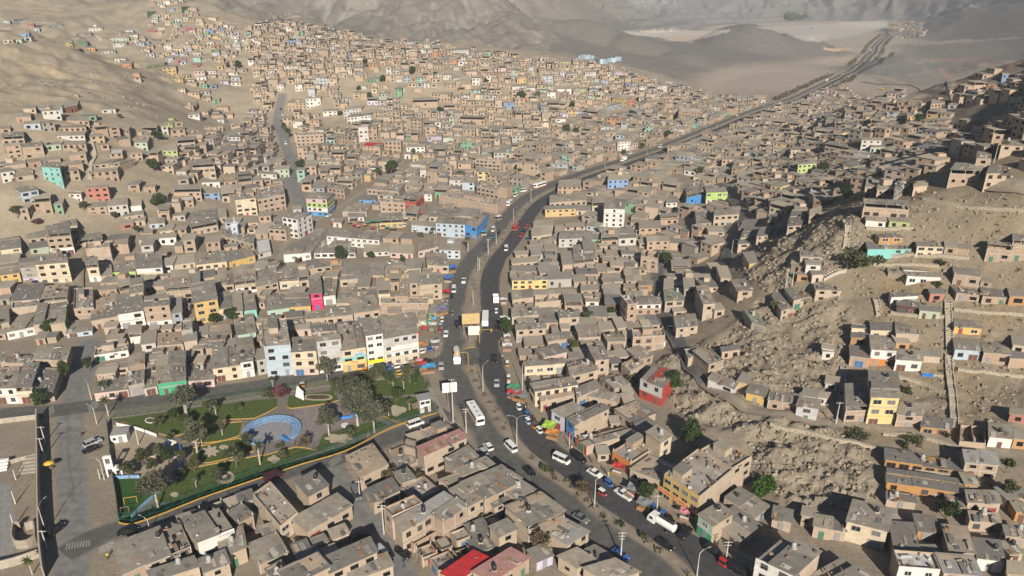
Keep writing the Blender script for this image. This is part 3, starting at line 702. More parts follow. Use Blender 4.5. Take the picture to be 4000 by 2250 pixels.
def wall_line(name, pts, t, h, th, m, label, cat, cap=None, step=3.0):
 p = smooth_path(wpath(pts, t), step) if step else [Vector(q) for q in wpath(pts, t)]
 ns = normals(p); zs = T(np.array([q.x for q in p]), np.array([q.y for q in p]))
 o3 = Vector((p[0].x, p[0].y, float(zs[0])))
 root = empty(name, o3) if cap else None
 mb = MB(); mc = MB()
 for i in range(len(p) - 1):
  a, b = p[i], p[i + 1]; z0, z1 = float(zs[i]), float(zs[i + 1])
  q = [a - ns[i] * th / 2, a + ns[i] * th / 2, b + ns[i + 1] * th / 2, b - ns[i + 1] * th / 2]
  zz = [z0, z0, z1, z1]
  bot = [(v.x - o3.x, v.y - o3.y, z - 0.8 - o3.z) for v, z in zip(q, zz)]; top = [(v.x - o3.x, v.y - o3.y, z + h - o3.z) for v, z in zip(q, zz)]
  mb.hexa(bot, top)
  if cap:
   q = [a - ns[i] * (th / 2 + .06), a + ns[i] * (th / 2 + .06), b + ns[i + 1] * (th / 2 + .06), b - ns[i + 1] * (th / 2 + .06)]
   mc.hexa([(v.x - o3.x, v.y - o3.y, z + h - o3.z) for v, z in zip(q, zz)], [(v.x - o3.x, v.y - o3.y, z + h + .14 - o3.z) for v, z in zip(q, zz)])
 if cap:
  tag(root, label, cat); mb.build('wall_body', m, root); mc.build('coping', cap, root); return root
 return tag(mb.build(name, m, loc=o3), label, cat)
wall_line('curved_bench', [(2112,462),(2200,452),(2240,430),(2225,405),(2160,385)], 'A', 0.6, 0.5, M_BLUE, 'blue curved low bench wall on the plaza', 'bench wall')
wall_line('playground_wall', [(1130,640),(1150,700),(1130,760),(1085,830)], 'A', 0.7, 0.3, M_BLUE, 'blue curved low wall round the playground', 'wall')
wall_line('playground_wall', [(735,502),(860,528),(985,572)], 'A', 0.9, 0.25, M_WHITE, 'white low wall along the playground north side', 'wall')
wall_line('playground_wall', [(720,838),(800,834),(880,832)], 'A', 0.9, 0.25, M_BLUE2, 'pale blue low wall between playground and turf', 'wall')
wall_line('turf_wall', [(830,1080),(900,1010),(970,948),(1035,885)], 'A', 0.7, 0.3, M_BLUE2, 'pale blue diagonal wall beside the football turf', 'wall')
wall_line('park_wall', [(676,490),(690,620),(712,830),(735,970),(750,1100)], 'A', 1.6, 0.2, mat('grey_green_wall', (0.10, 0.115, 0.10), 0.9), 'dark low wall along the west edge of the park', 'wall')
# fences: posts, rails, diagonal braces and mesh wires
def fence(pts, label, t='A', h=2.5, step=3.0):
 p = wpath(pts, t); P = []
 for a, b in zip(p[:-1], p[1:]):
  n = max(1, int((b - a).length / step))
  P += [a.lerp(b, k / n) for k in range(n)]
 P.append(p[-1])
 o = Vector((P[0].x, P[0].y, 0)); root = empty('park_fence', o); tag(root, label, 'fence')
 rails, wire = MB(), MB()
 for i, q in enumerate(P):
  a = Vector((q.x - o.x, q.y - o.y, 0))
  if i % 1 == 0:
   pb = MB(); pb.bar((0, 0, 0), (0, 0, h), 0.05); pb.bar((0, 0, h), (-0.25, -0.1, h + 0.35), 0.035)
   po = pb.build('post', M_GREEN, root, a)
  if i < len(P) - 1:
   b = Vector((P[i + 1].x - o.x, P[i + 1].y - o.y, 0)); u = Vector((0, 0, 1))
   rails.bar(a + u * h, b + u * h, 0.04); rails.bar(a + u * 0.5, b + u * 0.5, 0.035); rails.bar(a + u * 0.5, b + u * h, 0.03)
   L = (b - a).length; n = int(L / 0.24)
   for k in range(n):
    c = a.lerp(b, (k + 0.5) / n); wire.bar(c + u * 0.1, c + u * h, 0.012, n=3)
   for zz in np.arange(0.3, h, 0.28): wire.bar(a + u * zz, b + u * zz, 0.012, n=3)
 rails.build('rails', M_GREEN, root); wire.build('mesh_panel', M_GREEN, root)
fence([(700,458),(1000,418),(1300,372),(1610,322),(1850,282),(2060,250)], 'green mesh fence along the north side of the park')
fence([(2330,215),(2500,195),(2640,182)], 'green mesh fence behind the big park trees')
fence([(748,1100),(832,1112),(1050,1036),(1250,956),(1610,828),(1900,735),(2180,648),(2300,590)], 'green mesh fence along the south side of the park')
fence([(2330,572),(2460,508),(2600,462),(2745,412)], 'green mesh fence by the park kiosk')
# ---------------------------------------------------------------- houses
PAINT = {'B':((0.41,0.285,0.20),'bare brick'),'T':((0.43,0.34,0.255),'tan'),'G':((0.33,0.305,0.27),'grey plastered'),'W':((0.64,0.62,0.58),'white'),
 'C':((0.57,0.48,0.345),'cream'),'Y':((0.56,0.38,0.13),'yellow'),'y':((0.62,0.49,0.22),'pale yellow'),'O':((0.52,0.20,0.06),'orange'),'R':((0.40,0.055,0.04),'red'),'P':((0.53,0.40,0.35),'pale pink'),
 'M':((0.60,0.035,0.15),'magenta'),'L':((0.40,0.47,0.53),'light blue'),'U':((0.06,0.27,0.60),'bright blue'),'N':((0.05,0.34,0.19),'green'),
 'm':((0.36,0.50,0.40),'mint green'),'q':((0.21,0.50,0.47),'turquoise'),'l':((0.38,0.54,0.17),'lime green'),'v':((0.50,0.46,0.60),'lavender'),
 'd':((0.09,0.045,0.03),'dark brown wooden'),'w':((0.43,0.23,0.085),'orange brown wooden'),'k':((0.46,0.45,0.43),'pale grey'),'s':((0.30,0.36,0.42),'slate blue')}
def wmat(c):
 nm = 'wall_' + PAINT[c][1].replace(' ', '_')
 if nm in MATS: return MATS[nm]
 if c == 'B': return mat(nm, PAINT[c][0], 0.92, 0.20, 0.9, 0.25, spec=0.15, stain=0.5, kind='brick')
 return mat(nm, PAINT[c][0], 0.88, 0.10, 0.9, 0.15, spec=0.2, stain=0.55 if c in 'TG' else 0.42)
ROOFM = {'s':[mat('roof_sheet_a', (0.285,0.262,0.222), 0.9, 0.16, 0.8, 0.35, stain=0.6, kind='corr'), mat('roof_sheet_b', (0.325,0.292,0.24), 0.9, 0.16, 0.8, 0.35, stain=0.6, kind='corr'),
              mat('roof_sheet_c', (0.235,0.22,0.192), 0.9, 0.16, 0.8, 0.35, stain=0.5, kind='corr'), mat('roof_sheet_d', (0.365,0.322,0.255), 0.9, 0.16, 0.8, 0.35, stain=0.6, kind='corr')],
         'D':[mat('roof_sheet_dark', (0.20,0.19,0.175), 0.9, 0.16, 0.8, 0.35, stain=0.4, kind='corr')],
         'c':[mat('roof_corrugated', (0.40,0.385,0.36), 0.7, 0.12, 0.8, 0.5, spec=0.4, stain=0.35, kind='corr')],
         'r':[mat('roof_red', (0.45,0.03,0.035), 0.7, 0.15, 0.8, 0.2)], 'p':[mat('roof_pink', (0.42,0.23,0.20), 0.8, 0.15, 0.8, 0.4, kind='corr')],
         'n':[mat('roof_green', (0.24,0.27,0.20), 0.85, 0.15, 0.8, 0.3, kind='corr')], 'w':[mat('roof_white', (0.55,0.54,0.52), 0.85, 0.15, 0.8, 0.2, stain=0.5)],
         'f':[mat('roof_slab', (0.30,0.275,0.24), 0.92, 0.15, 0.7, 0.2, stain=0.6), mat('roof_slab_b', (0.36,0.325,0.275), 0.92, 0.15, 0.7, 0.2, stain=0.6)]}
ROOFM['t'] = ROOFM['s']; ROOFM['g'] = ROOFM['s']; ROOFM['o'] = ROOFM['f']
M_CONCF = mat('concrete_frame', (0.43,0.385,0.325), 0.92, 0.12, 1.5, 0.2)
M_GLASS = simple('window_glass', (0.018,0.02,0.024), 0.15, 0, 0.5)
M_DARK = simple('dark_interior', (0.012,0.011,0.010), 0.9, 0, 0.1)
M_FRW = simple('window_frame_white', (0.6,0.59,0.56), 0.6); M_FRD = simple('window_frame_brown', (0.11,0.07,0.045), 0.7); M_FRG = simple('window_frame_grey', (0.28,0.28,0.28), 0.6)
M_DOORS = [mat('door_brown', (0.14,0.06,0.035), 0.7, 0.15, 2), mat('door_red', (0.28,0.04,0.035), 0.7, 0.15, 2), mat('door_grey_metal', (0.26,0.26,0.26), 0.6, 0.15, 2), mat('door_blue', (0.06,0.14,0.30), 0.7, 0.15, 2), mat('door_green', (0.05,0.17,0.10), 0.7, 0.15, 2)]
def win_mesh(name, frame, pane, mull=True, grille=False):
 mb = MB(); f = 0.07
 mb.box(-0.5, -0.07, -0.5, 0.5, 0, -0.5 + f, 0); mb.box(-0.5, -0.07, 0.5 - f, 0.5, 0, 0.5, 0)
 mb.box(-0.5, -0.07, -0.5 + f, -0.5 + f, 0, 0.5 - f, 0); mb.box(0.5 - f, -0.07, -0.5 + f, 0.5, 0, 0.5 - f, 0)
 if mull: mb.box(-0.025, -0.055, -0.5 + f, 0.025, 0, 0.5 - f, 0)
 mb.quad((-0.5 + f, -0.02, -0.5 + f), (0.5 - f, -0.02, -0.5 + f), (0.5 - f, -0.02, 0.5 - f), (-0.5 + f, -0.02, 0.5 - f), 1)
 return mb.mesh(name, [frame, pane])
M_CURT = simple('curtained_glass', (0.16,0.15,0.135), 0.3); M_SKYG = simple('pale_glass', (0.07,0.085,0.10), 0.12)
WINS = [win_mesh('window', M_FRW, M_GLASS), win_mesh('window', M_FRD, M_GLASS), win_mesh('window', M_FRG, M_GLASS)]
WALT = [win_mesh('window', M_FRW, M_CURT), win_mesh('window', M_FRD, M_SKYG), win_mesh('window', M_FRG, M_CURT)]
WOPEN = win_mesh('window', M_CONCF, M_DARK, False)
DOORM = []
for m in M_DOORS:
 mb = MB(); mb.box(-0.5, -0.05, -0.5, 0.5, 0, 0.46, 0); mb.box(-0.56, -0.08, 0.46, 0.56, 0, 0.52, 1); mb.box(-0.56, -0.08, -0.5, -0.5, 0, 0.46, 1); mb.box(0.5, -0.08, -0.5, 0.56, 0, 0.46, 1); mb.box(-0.02, -0.065, -0.5, 0.02, -0.05, 0.46, 1)
 DOORM.append(mb.mesh('door', [m, M_FRG]))
FOOT = []                                                     # footprints already taken (world polygons)
USED_LABELS = set(); HOUSES = []
TENS = {20:'twenty',30:'thirty',40:'forty',50:'fifty',60:'sixty',70:'seventy',80:'eighty',90:'ninety'}
ORD = 'first second third fourth fifth sixth seventh eighth ninth tenth eleventh twelfth thirteenth fourteenth fifteenth sixteenth seventeenth eighteenth nineteenth twentieth'.split()
def ordinal(i):
 if i < 20: return ORD[i]
 if i + 1 in TENS: return TENS[i + 1][:-1] + 'ieth'
 return TENS[(i + 1) // 10 * 10] + '-' + ORD[i % 10]
ROOFW = {'s':'grey sheets','D':'dark grey sheets','c':'pale corrugated sheets','r':'bright red sheets','p':'pink corrugated sheets','n':'greenish sheets','w':'a whitish slab','f':'a flat terrace','t':'a raised sheet canopy','g':'a grey gable','o':'open sky, roofless'}
def solve_house(t, q, hspec):
 """three roof corners in the photo -> roof height and four footprint corners in the world"""
 P = [tp(t, q[0], q[1]), tp(t, q[2], q[3]), tp(t, q[4], q[5])]
 if isinstance(hspec, str):                                # 'b585': the wall foot under the near left corner is seen at that height
  g = G(*tp(t, q[0], float(hspec[1:])))
  b = (P[0][1] - 1125) / FPX
  hh = g.y * (SP + b * CP) / (CP - b * SP)
  zt = CAM_H - hh
 else:
  h = hspec * 2.6 + 0.25
  a, c = G(*P[0], h), G(*P[1], h)
  zt = (a.z + c.z) / 2 + h
 w = [on_plane(px, py, zt) for px, py in P]
 p0, p1, p3 = w
 e = p1 - p0; d = p3 - p0
 if e.length > 42: e = e * (42 / e.length)
 if e.length < 2.5: e = e * (2.5 / e.length)
 L = d.length
 if L > 26: d = d * (26 / L)
 if L < 3: d = Vector((-e.y, e.x, 0)).normalized() * 4.0
 p1 = p0 + e; p3 = p0 + d
 pts = [p0, p1, p1 + d, p3]
 s = sum(pts[i].x * pts[(i + 1) % 4].y - pts[(i + 1) % 4].x * pts[i].y for i in range(4))
 if s < 0: pts = [pts[1], pts[0], pts[3], pts[2]]
 return zt, pts
def face_windows(root, a, b, zb, zt, n, rng, dens, style, door, o, small=False):
 """windows and doors on the wall from a to b (world), storeys from zb to zt"""
 e = Vector((b.x - a.x, b.y - a.y, 0)); L = e.length
 if L < 2.2: return
 ang = math.atan2(e.y, e.x); u = e / L; nrm = Vector((u.y, -u.x, 0))
 st = max(1, int(round(n))); sh = (zt - zb) / st
 k = max(1, int(L / rng.uniform(2.5, 3.4)))
 base_w = min(L / k * 0.7, rng.choice([1.3, 1.6, 1.9, 2.2]))
 for s in range(st):
  z0 = zb + s * sh
  isd = -1
  if s == 0 and door:
   isd = rng.randrange(k)
   dw, dh = (1.0, 2.05) if rng.random() < 0.65 or L / k < 3 else (2.3, 2.2)
   dh = min(dh, sh * 0.86)
   c = a + u * (L * (isd + 0.5) / k) + nrm * 0.045
   inst('door', DOORM[rng.choice([0, 0, 0, 2, 2, 2, 1, 3, 4])], root, (c.x - o.x, c.y - o.y, z0 + dh / 2 + 0.06 - o.z), ang, (dw, 1, dh))
  for j in range(k):
   if j == isd or rng.random() > dens: continue
   w = base_w * (0.6 if small else 1) * rng.uniform(0.9, 1.1); hh = min(sh * 0.5, 1.35) * (0.75 if small else 1)
   c = a + u * (L * (j + 0.5) / k) + nrm * 0.045
   zc = z0 + sh * 0.52
   inst('window', WOPEN if style == 3 else (WINS if rng.random() < .72 else WALT)[style], root, (c.x - o.x, c.y - o.y, zc - o.z), ang, (w, 1, hh))
def house(zt, P, wall, front, side, roof, rng, extra=''):
 xs = np.array([p.x for p in P] + [(P[0].x + P[1].x) / 2, (P[0].x + P[2].x) / 2]); ys = np.array([p.y for p in P] + [(P[0].y + P[1].y) / 2, (P[0].y + P[2].y) / 2])
 gz = T(xs, ys)
 zf = float(min(gz[0], gz[1], gz[4])); zb = float(gz.min()) - 0.4
 zf = max(zf, float(gz[:2].mean()) - 1.0)
 H = zt - zf
 if H < 1.6: zf = zt - 2.2; H = 2.2; zb = min(zb, zf - 0.3)
 n = max(1, round((H - 0.2) / 2.65))
 o = Vector(((P[0].x + P[1].x) / 2, (P[0].y + P[1].y) / 2, zf))
 root = empty('house', o)
 l = [Vector((p.x - o.x, p.y - o.y, 0)) for p in P]
 zb -= o.z; top = zt - o.z
 W = wmat(wall)
 rm = ROOFM[roof]; rmat = rng.choice(rm)
 canopy = roof == 't' and H > 4.2
 wtop = top - 0.12
 if canopy: wtop = top - 2.0
 # walls
 mb = MB()
 if roof in 'fw' or canopy or roof == 'o':
  par = 0.55 if roof != 'o' else 2.3
  deck = wtop - (0.05 if roof != 'o' else 2.3)
  if roof in 'fw': deck = top - 0.6; par = 0.6
  mb.prism([(p.x, p.y) for p in l], zb, deck, 0)
  c = sum(l, Vector()) / 4; th = 0.16
  ins = []
  for i in range(4):
   a, b0, c0 = l[i - 1], l[i], l[(i + 1) % 4]
   d1 = (a - b0).normalized(); d2 = (c0 - b0).normalized()
   s = max(0.25, abs(d1.x * d2.y - d1.y * d2.x)); ins.append(b0 + (d1 + d2) * (th / s))
  for i in range(4):
   j = (i + 1) % 4
   hh = par * (1.0 if roof != 'o' else rng.uniform(0.55, 1.0))
   mb.hexa([(*l[i].xy, deck), (*l[j].xy, deck), (*ins[j].xy, deck), (*ins[i].xy, deck)], [(*l[i].xy, deck + hh), (*l[j].xy, deck + hh), (*ins[j].xy, deck + hh), (*ins[i].xy, deck + hh)])
  wo = mb.build('wall', W, root)
  db = MB(); db.prism([(p.x, p.y) for p in ins], deck - 0.1, deck + 0.03, 0); db.build('roof', rng.choice(ROOFM['w' if roof == 'w' else 'f']), root)
  wtop = deck + par if roof != 'o' else deck
  if roof == 'o':
   m1 = ins[0].lerp(ins[1], rng.uniform(.35, .65)); m2 = ins[3].lerp(ins[2], rng.uniform(.35, .65)); d = (m2 - m1).normalized(); w = Vector((-d.y, d.x, 0)) * 0.08
   pb = MB(); pb.hexa([(*(m1 - w).xy, deck + .03), (*(m1 + w).xy, deck + .03), (*(m2 + w).xy, deck + .03), (*(m2 - w).xy, deck + .03)], [(*(m1 - w).xy, deck + 1.8), (*(m1 + w).xy, deck + 1.8), (*(m2 + w).xy, deck + 1.8), (*(m2 - w).xy, deck + 1.8)])
   pb.build('partition_wall', W, root)
  if roof == 'f' and rng.random() < 0.75 and (l[1] - l[0]).length > 5 and (l[3] - l[0]).length > 5:
   s0, s1 = rng.uniform(.08, .5), rng.uniform(.35, .6); r1 = rng.uniform(.25, .4)
   q4 = [l[0].lerp(l[1], s0 + du).lerp(l[3].lerp(l[2], s0 + du), s1 + dv) for du, dv in ((0, 0), (r1, 0), (r1, r1), (0, r1))]
   sb = MB(); sb.prism([(p.x, p.y) for p in q4], deck + .02, deck + 2.1, 0); sr = sb.build('stair_room', W, root)
   rb = MB(); cc = sum(q4, Vector()) / 4; q5 = [cc + (p - cc) * 1.1 for p in q4]; rb.prism([(p.x, p.y) for p in q5], deck + 2.1, deck + 2.2, 0); rb.build('roof', rng.choice(ROOFM['s']), sr)
 else:
  vols = [(l, 0.0)]
  if roof in 'sD' and H > 2.6 and (l[1] - l[0]).length * (l[3] - l[0]).length > 45 and rng.random() < .62:
   s0 = rng.uniform(.42, .68); dz = rng.choice([-1.1, -.8, -.5, -.35, .45])
   if rng.random() < .6 or len(side) > 1:
    vols = [([l[0], l[1], l[1].lerp(l[2], s0), l[0].lerp(l[3], s0)], 0.0), ([l[0].lerp(l[3], s0), l[1].lerp(l[2], s0), l[2], l[3]], dz)]
   else:
    m0, m1 = l[0].lerp(l[1], s0), l[3].lerp(l[2], s0); vols = [([l[0], m0, m1, l[3]], 0.0), ([m0, l[1], l[2], m1], min(dz, -.35))]
  for q4, dz in vols: mb.prism([(p.x, p.y) for p in q4], zb, wtop + dz, 0)
  mb.build('wall', W, root)
 # roof sheets
 if canopy or roof in 'sDcrpng':
  ov = 0.35; c = sum(l, Vector()) / 4
  u = (l[1] - l[0]).normalized(); v = (l[3] - l[0]).normalized()
  r = [l[0] - u * ov - v * ov, l[1] + u * ov - v * ov, l[2] + u * ov + v * ov, l[3] - u * ov + v * ov]
  tilt = rng.uniform(-0.25, 0.35)
  if roof == 'g':
   mb = MB(); rid = [(r[0] + r[3]) / 2, (r[1] + r[2]) / 2]; hr = 0.9
   A, Bq, Cq, Dq = [(*p.xy, top - .1) for p in r]; R0, R1 = [(*p.xy, top + hr) for p in rid]
   mb.quad(A, Bq, R1, R0); mb.quad(R0, R1, Cq, Dq); mb.quad(*[(p[0], p[1], p[2] - .08) for p in (R0, R1, Bq, A)]); mb.quad(*[(p[0], p[1], p[2] - .08) for p in (Dq, Cq, R1, R0)])
   i0 = [(*p.xy, top - .12) for p in l]; ri = [(l[0] + l[3]) / 2, (l[1] + l[2]) / 2]
   mb.build('roof', rmat, root)
   gb = MB(); gb.poly([i0[3], i0[0], (*ri[0].xy, top + hr - .3)]); gb.build('gable', W, root); gb = MB(); gb.poly([i0[1], i0[2], (*ri[1].xy, top + hr - .3)]); gb.build('gable', W, root)
  else:
   parts_ = vols if not canopy else [(l, 0.0)]
   for q4, dz in parts_:
    u = (q4[1] - q4[0]).normalized(); v = (q4[3] - q4[0]).normalized(); ov = .32 if dz == 0 else .12
    r = [q4[0] - u * ov - v * ov, q4[1] + u * ov - v * ov, q4[2] + u * ov + v * ov, q4[3] - u * ov + v * ov]
    if len(parts_) > 1: tilt = rng.uniform(-.15, .2)
    k = max(1, int((r[1] - r[0]).length / rng.uniform(2.6, 5.0))); kk = max(1, int((r[3] - r[0]).length / rng.uniform(3.5, 8)))
    mb = MB(); mats = [rng.choice(rm) if dz else rmat] + [rng.choice(rm) for _ in range(2)]
    zc = [[rng.uniform(-.07, .08) for _ in range(k)] for _ in range(kk)]
    for j in range(kk):
     for i in range(k):
      f = [(i / k, j / kk), ((i + 1) / k, j / kk), ((i + 1) / k, (j + 1) / kk), (i / k, (j + 1) / kk)]
      pts = []
      for s, w in f:
       p = r[0].lerp(r[1], s).lerp(r[3].lerp(r[2], s), w); pts.append(Vector((p.x, p.y, top + dz + tilt * w + zc[j][i])))
      mb.hexa([p - Vector((0, 0, .1)) for p in pts], pts, rng.choice([0, 0, 0, 1, 2]))
    mb.build('roof', mats, root)
   if canopy:
    for s, w in ((0.02, .02), (.98, .02), (.98, .98), (.02, .98), (.5, .02)):
     p = l[0].lerp(l[1], s).lerp(l[3].lerp(l[2], s), w)
     pb = MB(); pb.box(p.x - .09, p.y - .09, wtop, p.x + .09, p.y + .09, top + tilt * w - .02); pb.build('post', M_CONCF if rng.random() < .6 else M_WOOD, root)
    if rng.random() < 0.7:                          # back room closing the rear of the open storey
     s0 = rng.choice([.3, .45, .6]); q4 = [l[0].lerp(l[3], s0), l[1].lerp(l[2], s0), l[2], l[3]]
     cc = sum(q4, Vector()) / 4; q4 = [cc + (p - cc) * .985 for p in q4]
     rb = MB(); rb.prism([(p.x, p.y) for p in q4], wtop - .5, top - .12, 0); rb.build('roof_room', W, root)
 # facades, floor bands, concrete frame
 edges = {'F': (0, 1), 'R': (1, 2), 'K': (2, 3), 'L': (3, 0)}
 cf = front.split('+')
 for f in side:
  i, j = edges[f]; a, b = l[i], l[j]
  e = (b - a).normalized(); nrm = Vector((e.y, -e.x, 0))
  if cf[0] != wall or len(cf) > 1:
   zs = [zb, wtop] if len(cf) == 1 else ([zb, 2.55, wtop] if len(cf) == 2 else [zb] + [H * k / len(cf) for k in range(1, len(cf))] + [wtop])
   cols = list(reversed(cf))
   for k in range(len(zs) - 1):
    if zs[k + 1] - zs[k] < 0.2: continue
    mb = MB(); o1 = nrm * 0.04
    mb.hexa([(*(a).xy, zs[k]), (*(b).xy, zs[k]), (*(b - nrm * .02).xy, zs[k]), (*(a - nrm * .02).xy, zs[k])], [(*(a).xy, zs[k + 1])] * 0 + [(*(a).xy, zs[k + 1]), (*(b).xy, zs[k + 1]), (*(b - nrm * .02).xy, zs[k + 1]), (*(a - nrm * .02).xy, zs[k + 1])])
    mb.v = [(v[0] + o1.x, v[1] + o1.y, v[2]) for v in mb.v]
    mb.build('facade', wmat(cols[k]), root)
  if wall != 'B' and n > 1 and rng.random() < 0.6:
   for s in range(1, n):
    z = H * s / n
    mb = MB(); a2 = a + nrm * .05; b2 = b + nrm * .05
    mb.hexa([(*a2.xy, z - .1), (*(a2 + nrm * .22).xy, z - .1), (*(b2 + nrm * .22).xy, z - .1), (*b2.xy, z - .1)][::-1], [(*a2.xy, z + .1), (*(a2 + nrm * .22).xy, z + .1), (*(b2 + nrm * .22).xy, z + .1), (*b2.xy, z + .1)][::-1])
    mb.build('floor_band', M_CONCF if rng.random() < .5 else wmat(cf[0]), root)
 if wall in 'BT':
  mb = MB(); beams = wall == 'B' or rng.random() < .4
  if beams:
   for f, (i, j) in edges.items():
    if f == 'K' or (f in side and cf[0] != wall): continue
    a, b = l[i], l[j]; e = b - a; L = e.length; e = e / L; nrm = Vector((e.y, -e.x, 0)); k = max(1, int(L / 3.6))
    for c in range(k + 1):
     p = a + e * (0.12 + (L - 0.24) * c / k)
     mb.hexa([(*(p - e * .12 + nrm * d).xy, zb) for d in (.03,)] + [(*(p + e * .12 + nrm * .03).xy, zb), (*(p + e * .12 - nrm * .05).xy, zb), (*(p - e * .12 - nrm * .05).xy, zb)],
       [(*(p - e * .12 + nrm * .03).xy, wtop - .02), (*(p + e * .12 + nrm * .03).xy, wtop - .02), (*(p + e * .12 - nrm * .05).xy, wtop - .02), (*(p - e * .12 - nrm * .05).xy, wtop - .02)])
    for s in range(1, n + 1):
     z = min(H * s / n, wtop - .03)
     mb.hexa([(*(a + nrm * .035).xy, z - .24), (*(b + nrm * .035).xy, z - .24), (*(b - nrm * .05).xy, z - .24), (*(a - nrm * .05).xy, z - .24)], [(*(a + nrm * .035).xy, z), (*(b + nrm * .035).xy, z), (*(b - nrm * .05).xy, z), (*(a - nrm * .05).xy, z)])
   if mb.v: mb.build('concrete_frame', M_CONCF, root)
 # openings
 style = rng.choice([0, 1, 1, 2]) if cf[0] not in 'BT' else rng.choice([1, 3, 3])
 PP = [Vector((p.x, p.y, 0)) for p in P]
 wz = o.z + (wtop if not canopy else wtop - 0.3)
 nn = n if not canopy else max(1, n - 1)
 if roof in 'fw' or roof == 'o': wz -= 0.5 if roof != 'o' else 0
 for f, (i, j) in edges.items():
  a, b = PP[i], PP[j]
  if f in side: face_windows(root, a, b, zf, wz, nn, rng, 0.0 if 'x' in extra else 0.86, style, True, o)
  elif f != 'K' or rng.random() < .5: face_windows(root, a, b, zf, wz, nn, rng, 0.16, 3 if rng.random() < .5 else style, False, o, True)
 if (roof in 'fo' and rng.random() < .7) or (roof in 'st' and wall == 'B' and rng.random() < .35):                       # rebar stubs of a storey still to come
  for i in range(4):
   p = l[i] * 0.97; pb = MB(); pb.box(p.x - .1, p.y - .1, wtop - .2, p.x + .1, p.y + .1, wtop + .8); pb.build('column_stub', M_CONCF, root)
 HOUSES.append((root, zt, P, n, roof))
 return root, n, P
def row(t, phrase, lines, group=None):
 """a row of houses in the photo; labels count them from the left"""
 items = []
 for ln in lines.strip().split('\n'):
  tk = ln.split('#')[0].split()
  if not tk: continue
  tt = t
  if tk[0].endswith(':'): tt = tk[0][0]; tk = tk[1:]
  q = [float(x) for x in tk[:6]]
  h = tk[6] if tk[6][0] == 'b' else float(tk[6])
  wf = tk[7].split('/'); wall = wf[0]; front = wf[1] if len(wf) > 1 else wall; side = wf[2] if len(wf) > 2 else 'F'
  roof = tk[8] if len(tk) > 8 else 's'; extra = tk[9] if len(tk) > 9 else ''
  lab = ln.split('#')[1].strip() if '#' in ln else None
  items.append((tp(tt, (q[0] + q[2]) / 2, 0)[0], tt, q, h, wall, front, side, roof, extra, lab))
 items.sort(key=lambda i: i[0])
 for i, it in enumerate(items):
  zt, P = solve_house(it[1], it[2], it[3])
  FOOT.append([(p.x, p.y) for p in P])
  if it[5][0] not in 'TBG':                                # keep the street in front of painted fronts open
   for f_, (i_, j_) in {'F': (0, 1), 'R': (1, 2), 'L': (3, 0)}.items():
    if f_ not in it[6] or not (isinstance(it[3], str) or f_ == 'L'): continue
    A_, B_ = P[i_], P[j_]; e = (B_ - A_).normalized(); n_ = Vector((e.y, -e.x, 0)) * (9 if P[0].y > 320 else 4); FOOT.append([tuple((A_ + n_).xy), tuple((B_ + n_).xy), tuple(B_.xy), tuple(A_.xy)])
  add_cand(zt, P, it[4], it[5], it[6], it[7], it[8], it[9], phrase, i)
CAND = []
def add_cand(zt, P, wall, front, side, roof, extra, lab, phrase, i):
 gz = float(T(np.array([P[0].x]), np.array([P[0].y]))[0])
 pts = [to_px(p.x, p.y, z) for p in P for z in (gz, zt)]
 xs = [min(max(p[0], 0), 4000) for p in pts]; ys = [min(max(p[1], 0), 2250) for p in pts]
 CAND.append(dict(area=(max(xs) - min(xs)) * (max(ys) - min(ys)), zt=zt, P=P, wall=wall, front=front, side=side, roof=roof, extra=extra, lab=lab, phrase=phrase, i=i))
def build_candidates(limit):
 CAND.sort(key=lambda c: -c['area'])
 for k, c in enumerate(CAND):
  rng = random.Random(sum(map(ord, c['phrase'])) * 31 + c['i'])
  if k >= limit:
   f = c['front'].split('+')
   stuff_house(c['P'], c['zt'], rng, c['wall'], f[0], c['side'], c['roof'])
   continue
  root, n, P = house(c['zt'], c['P'], c['wall'], c['front'], c['side'], c['roof'], rng, c['extra'])
  lab = c['lab']
  if not lab:
   st = ('one-storey', 'two-storey', 'three-storey', 'four-storey', 'five-storey', 'six-storey')[min(n, 6) - 1]
   f = c['front'].split('+')
   cw = PAINT[f[0]][1] + (' and ' + PAINT[f[-1]][1] if len(f) > 1 and f[0] != f[-1] else '')
   lab = f"{st} {cw} house under {ROOFW[c['roof']]}, {ordinal(c['i'])} from left {c['phrase']}"
   if len(lab.split()) > 16: lab = f"{st} {cw} house, {ordinal(c['i'])} from left {c['phrase']}"
  c['label'] = lab
  tag(root, lab, 'house', 'houses of the hillside town')
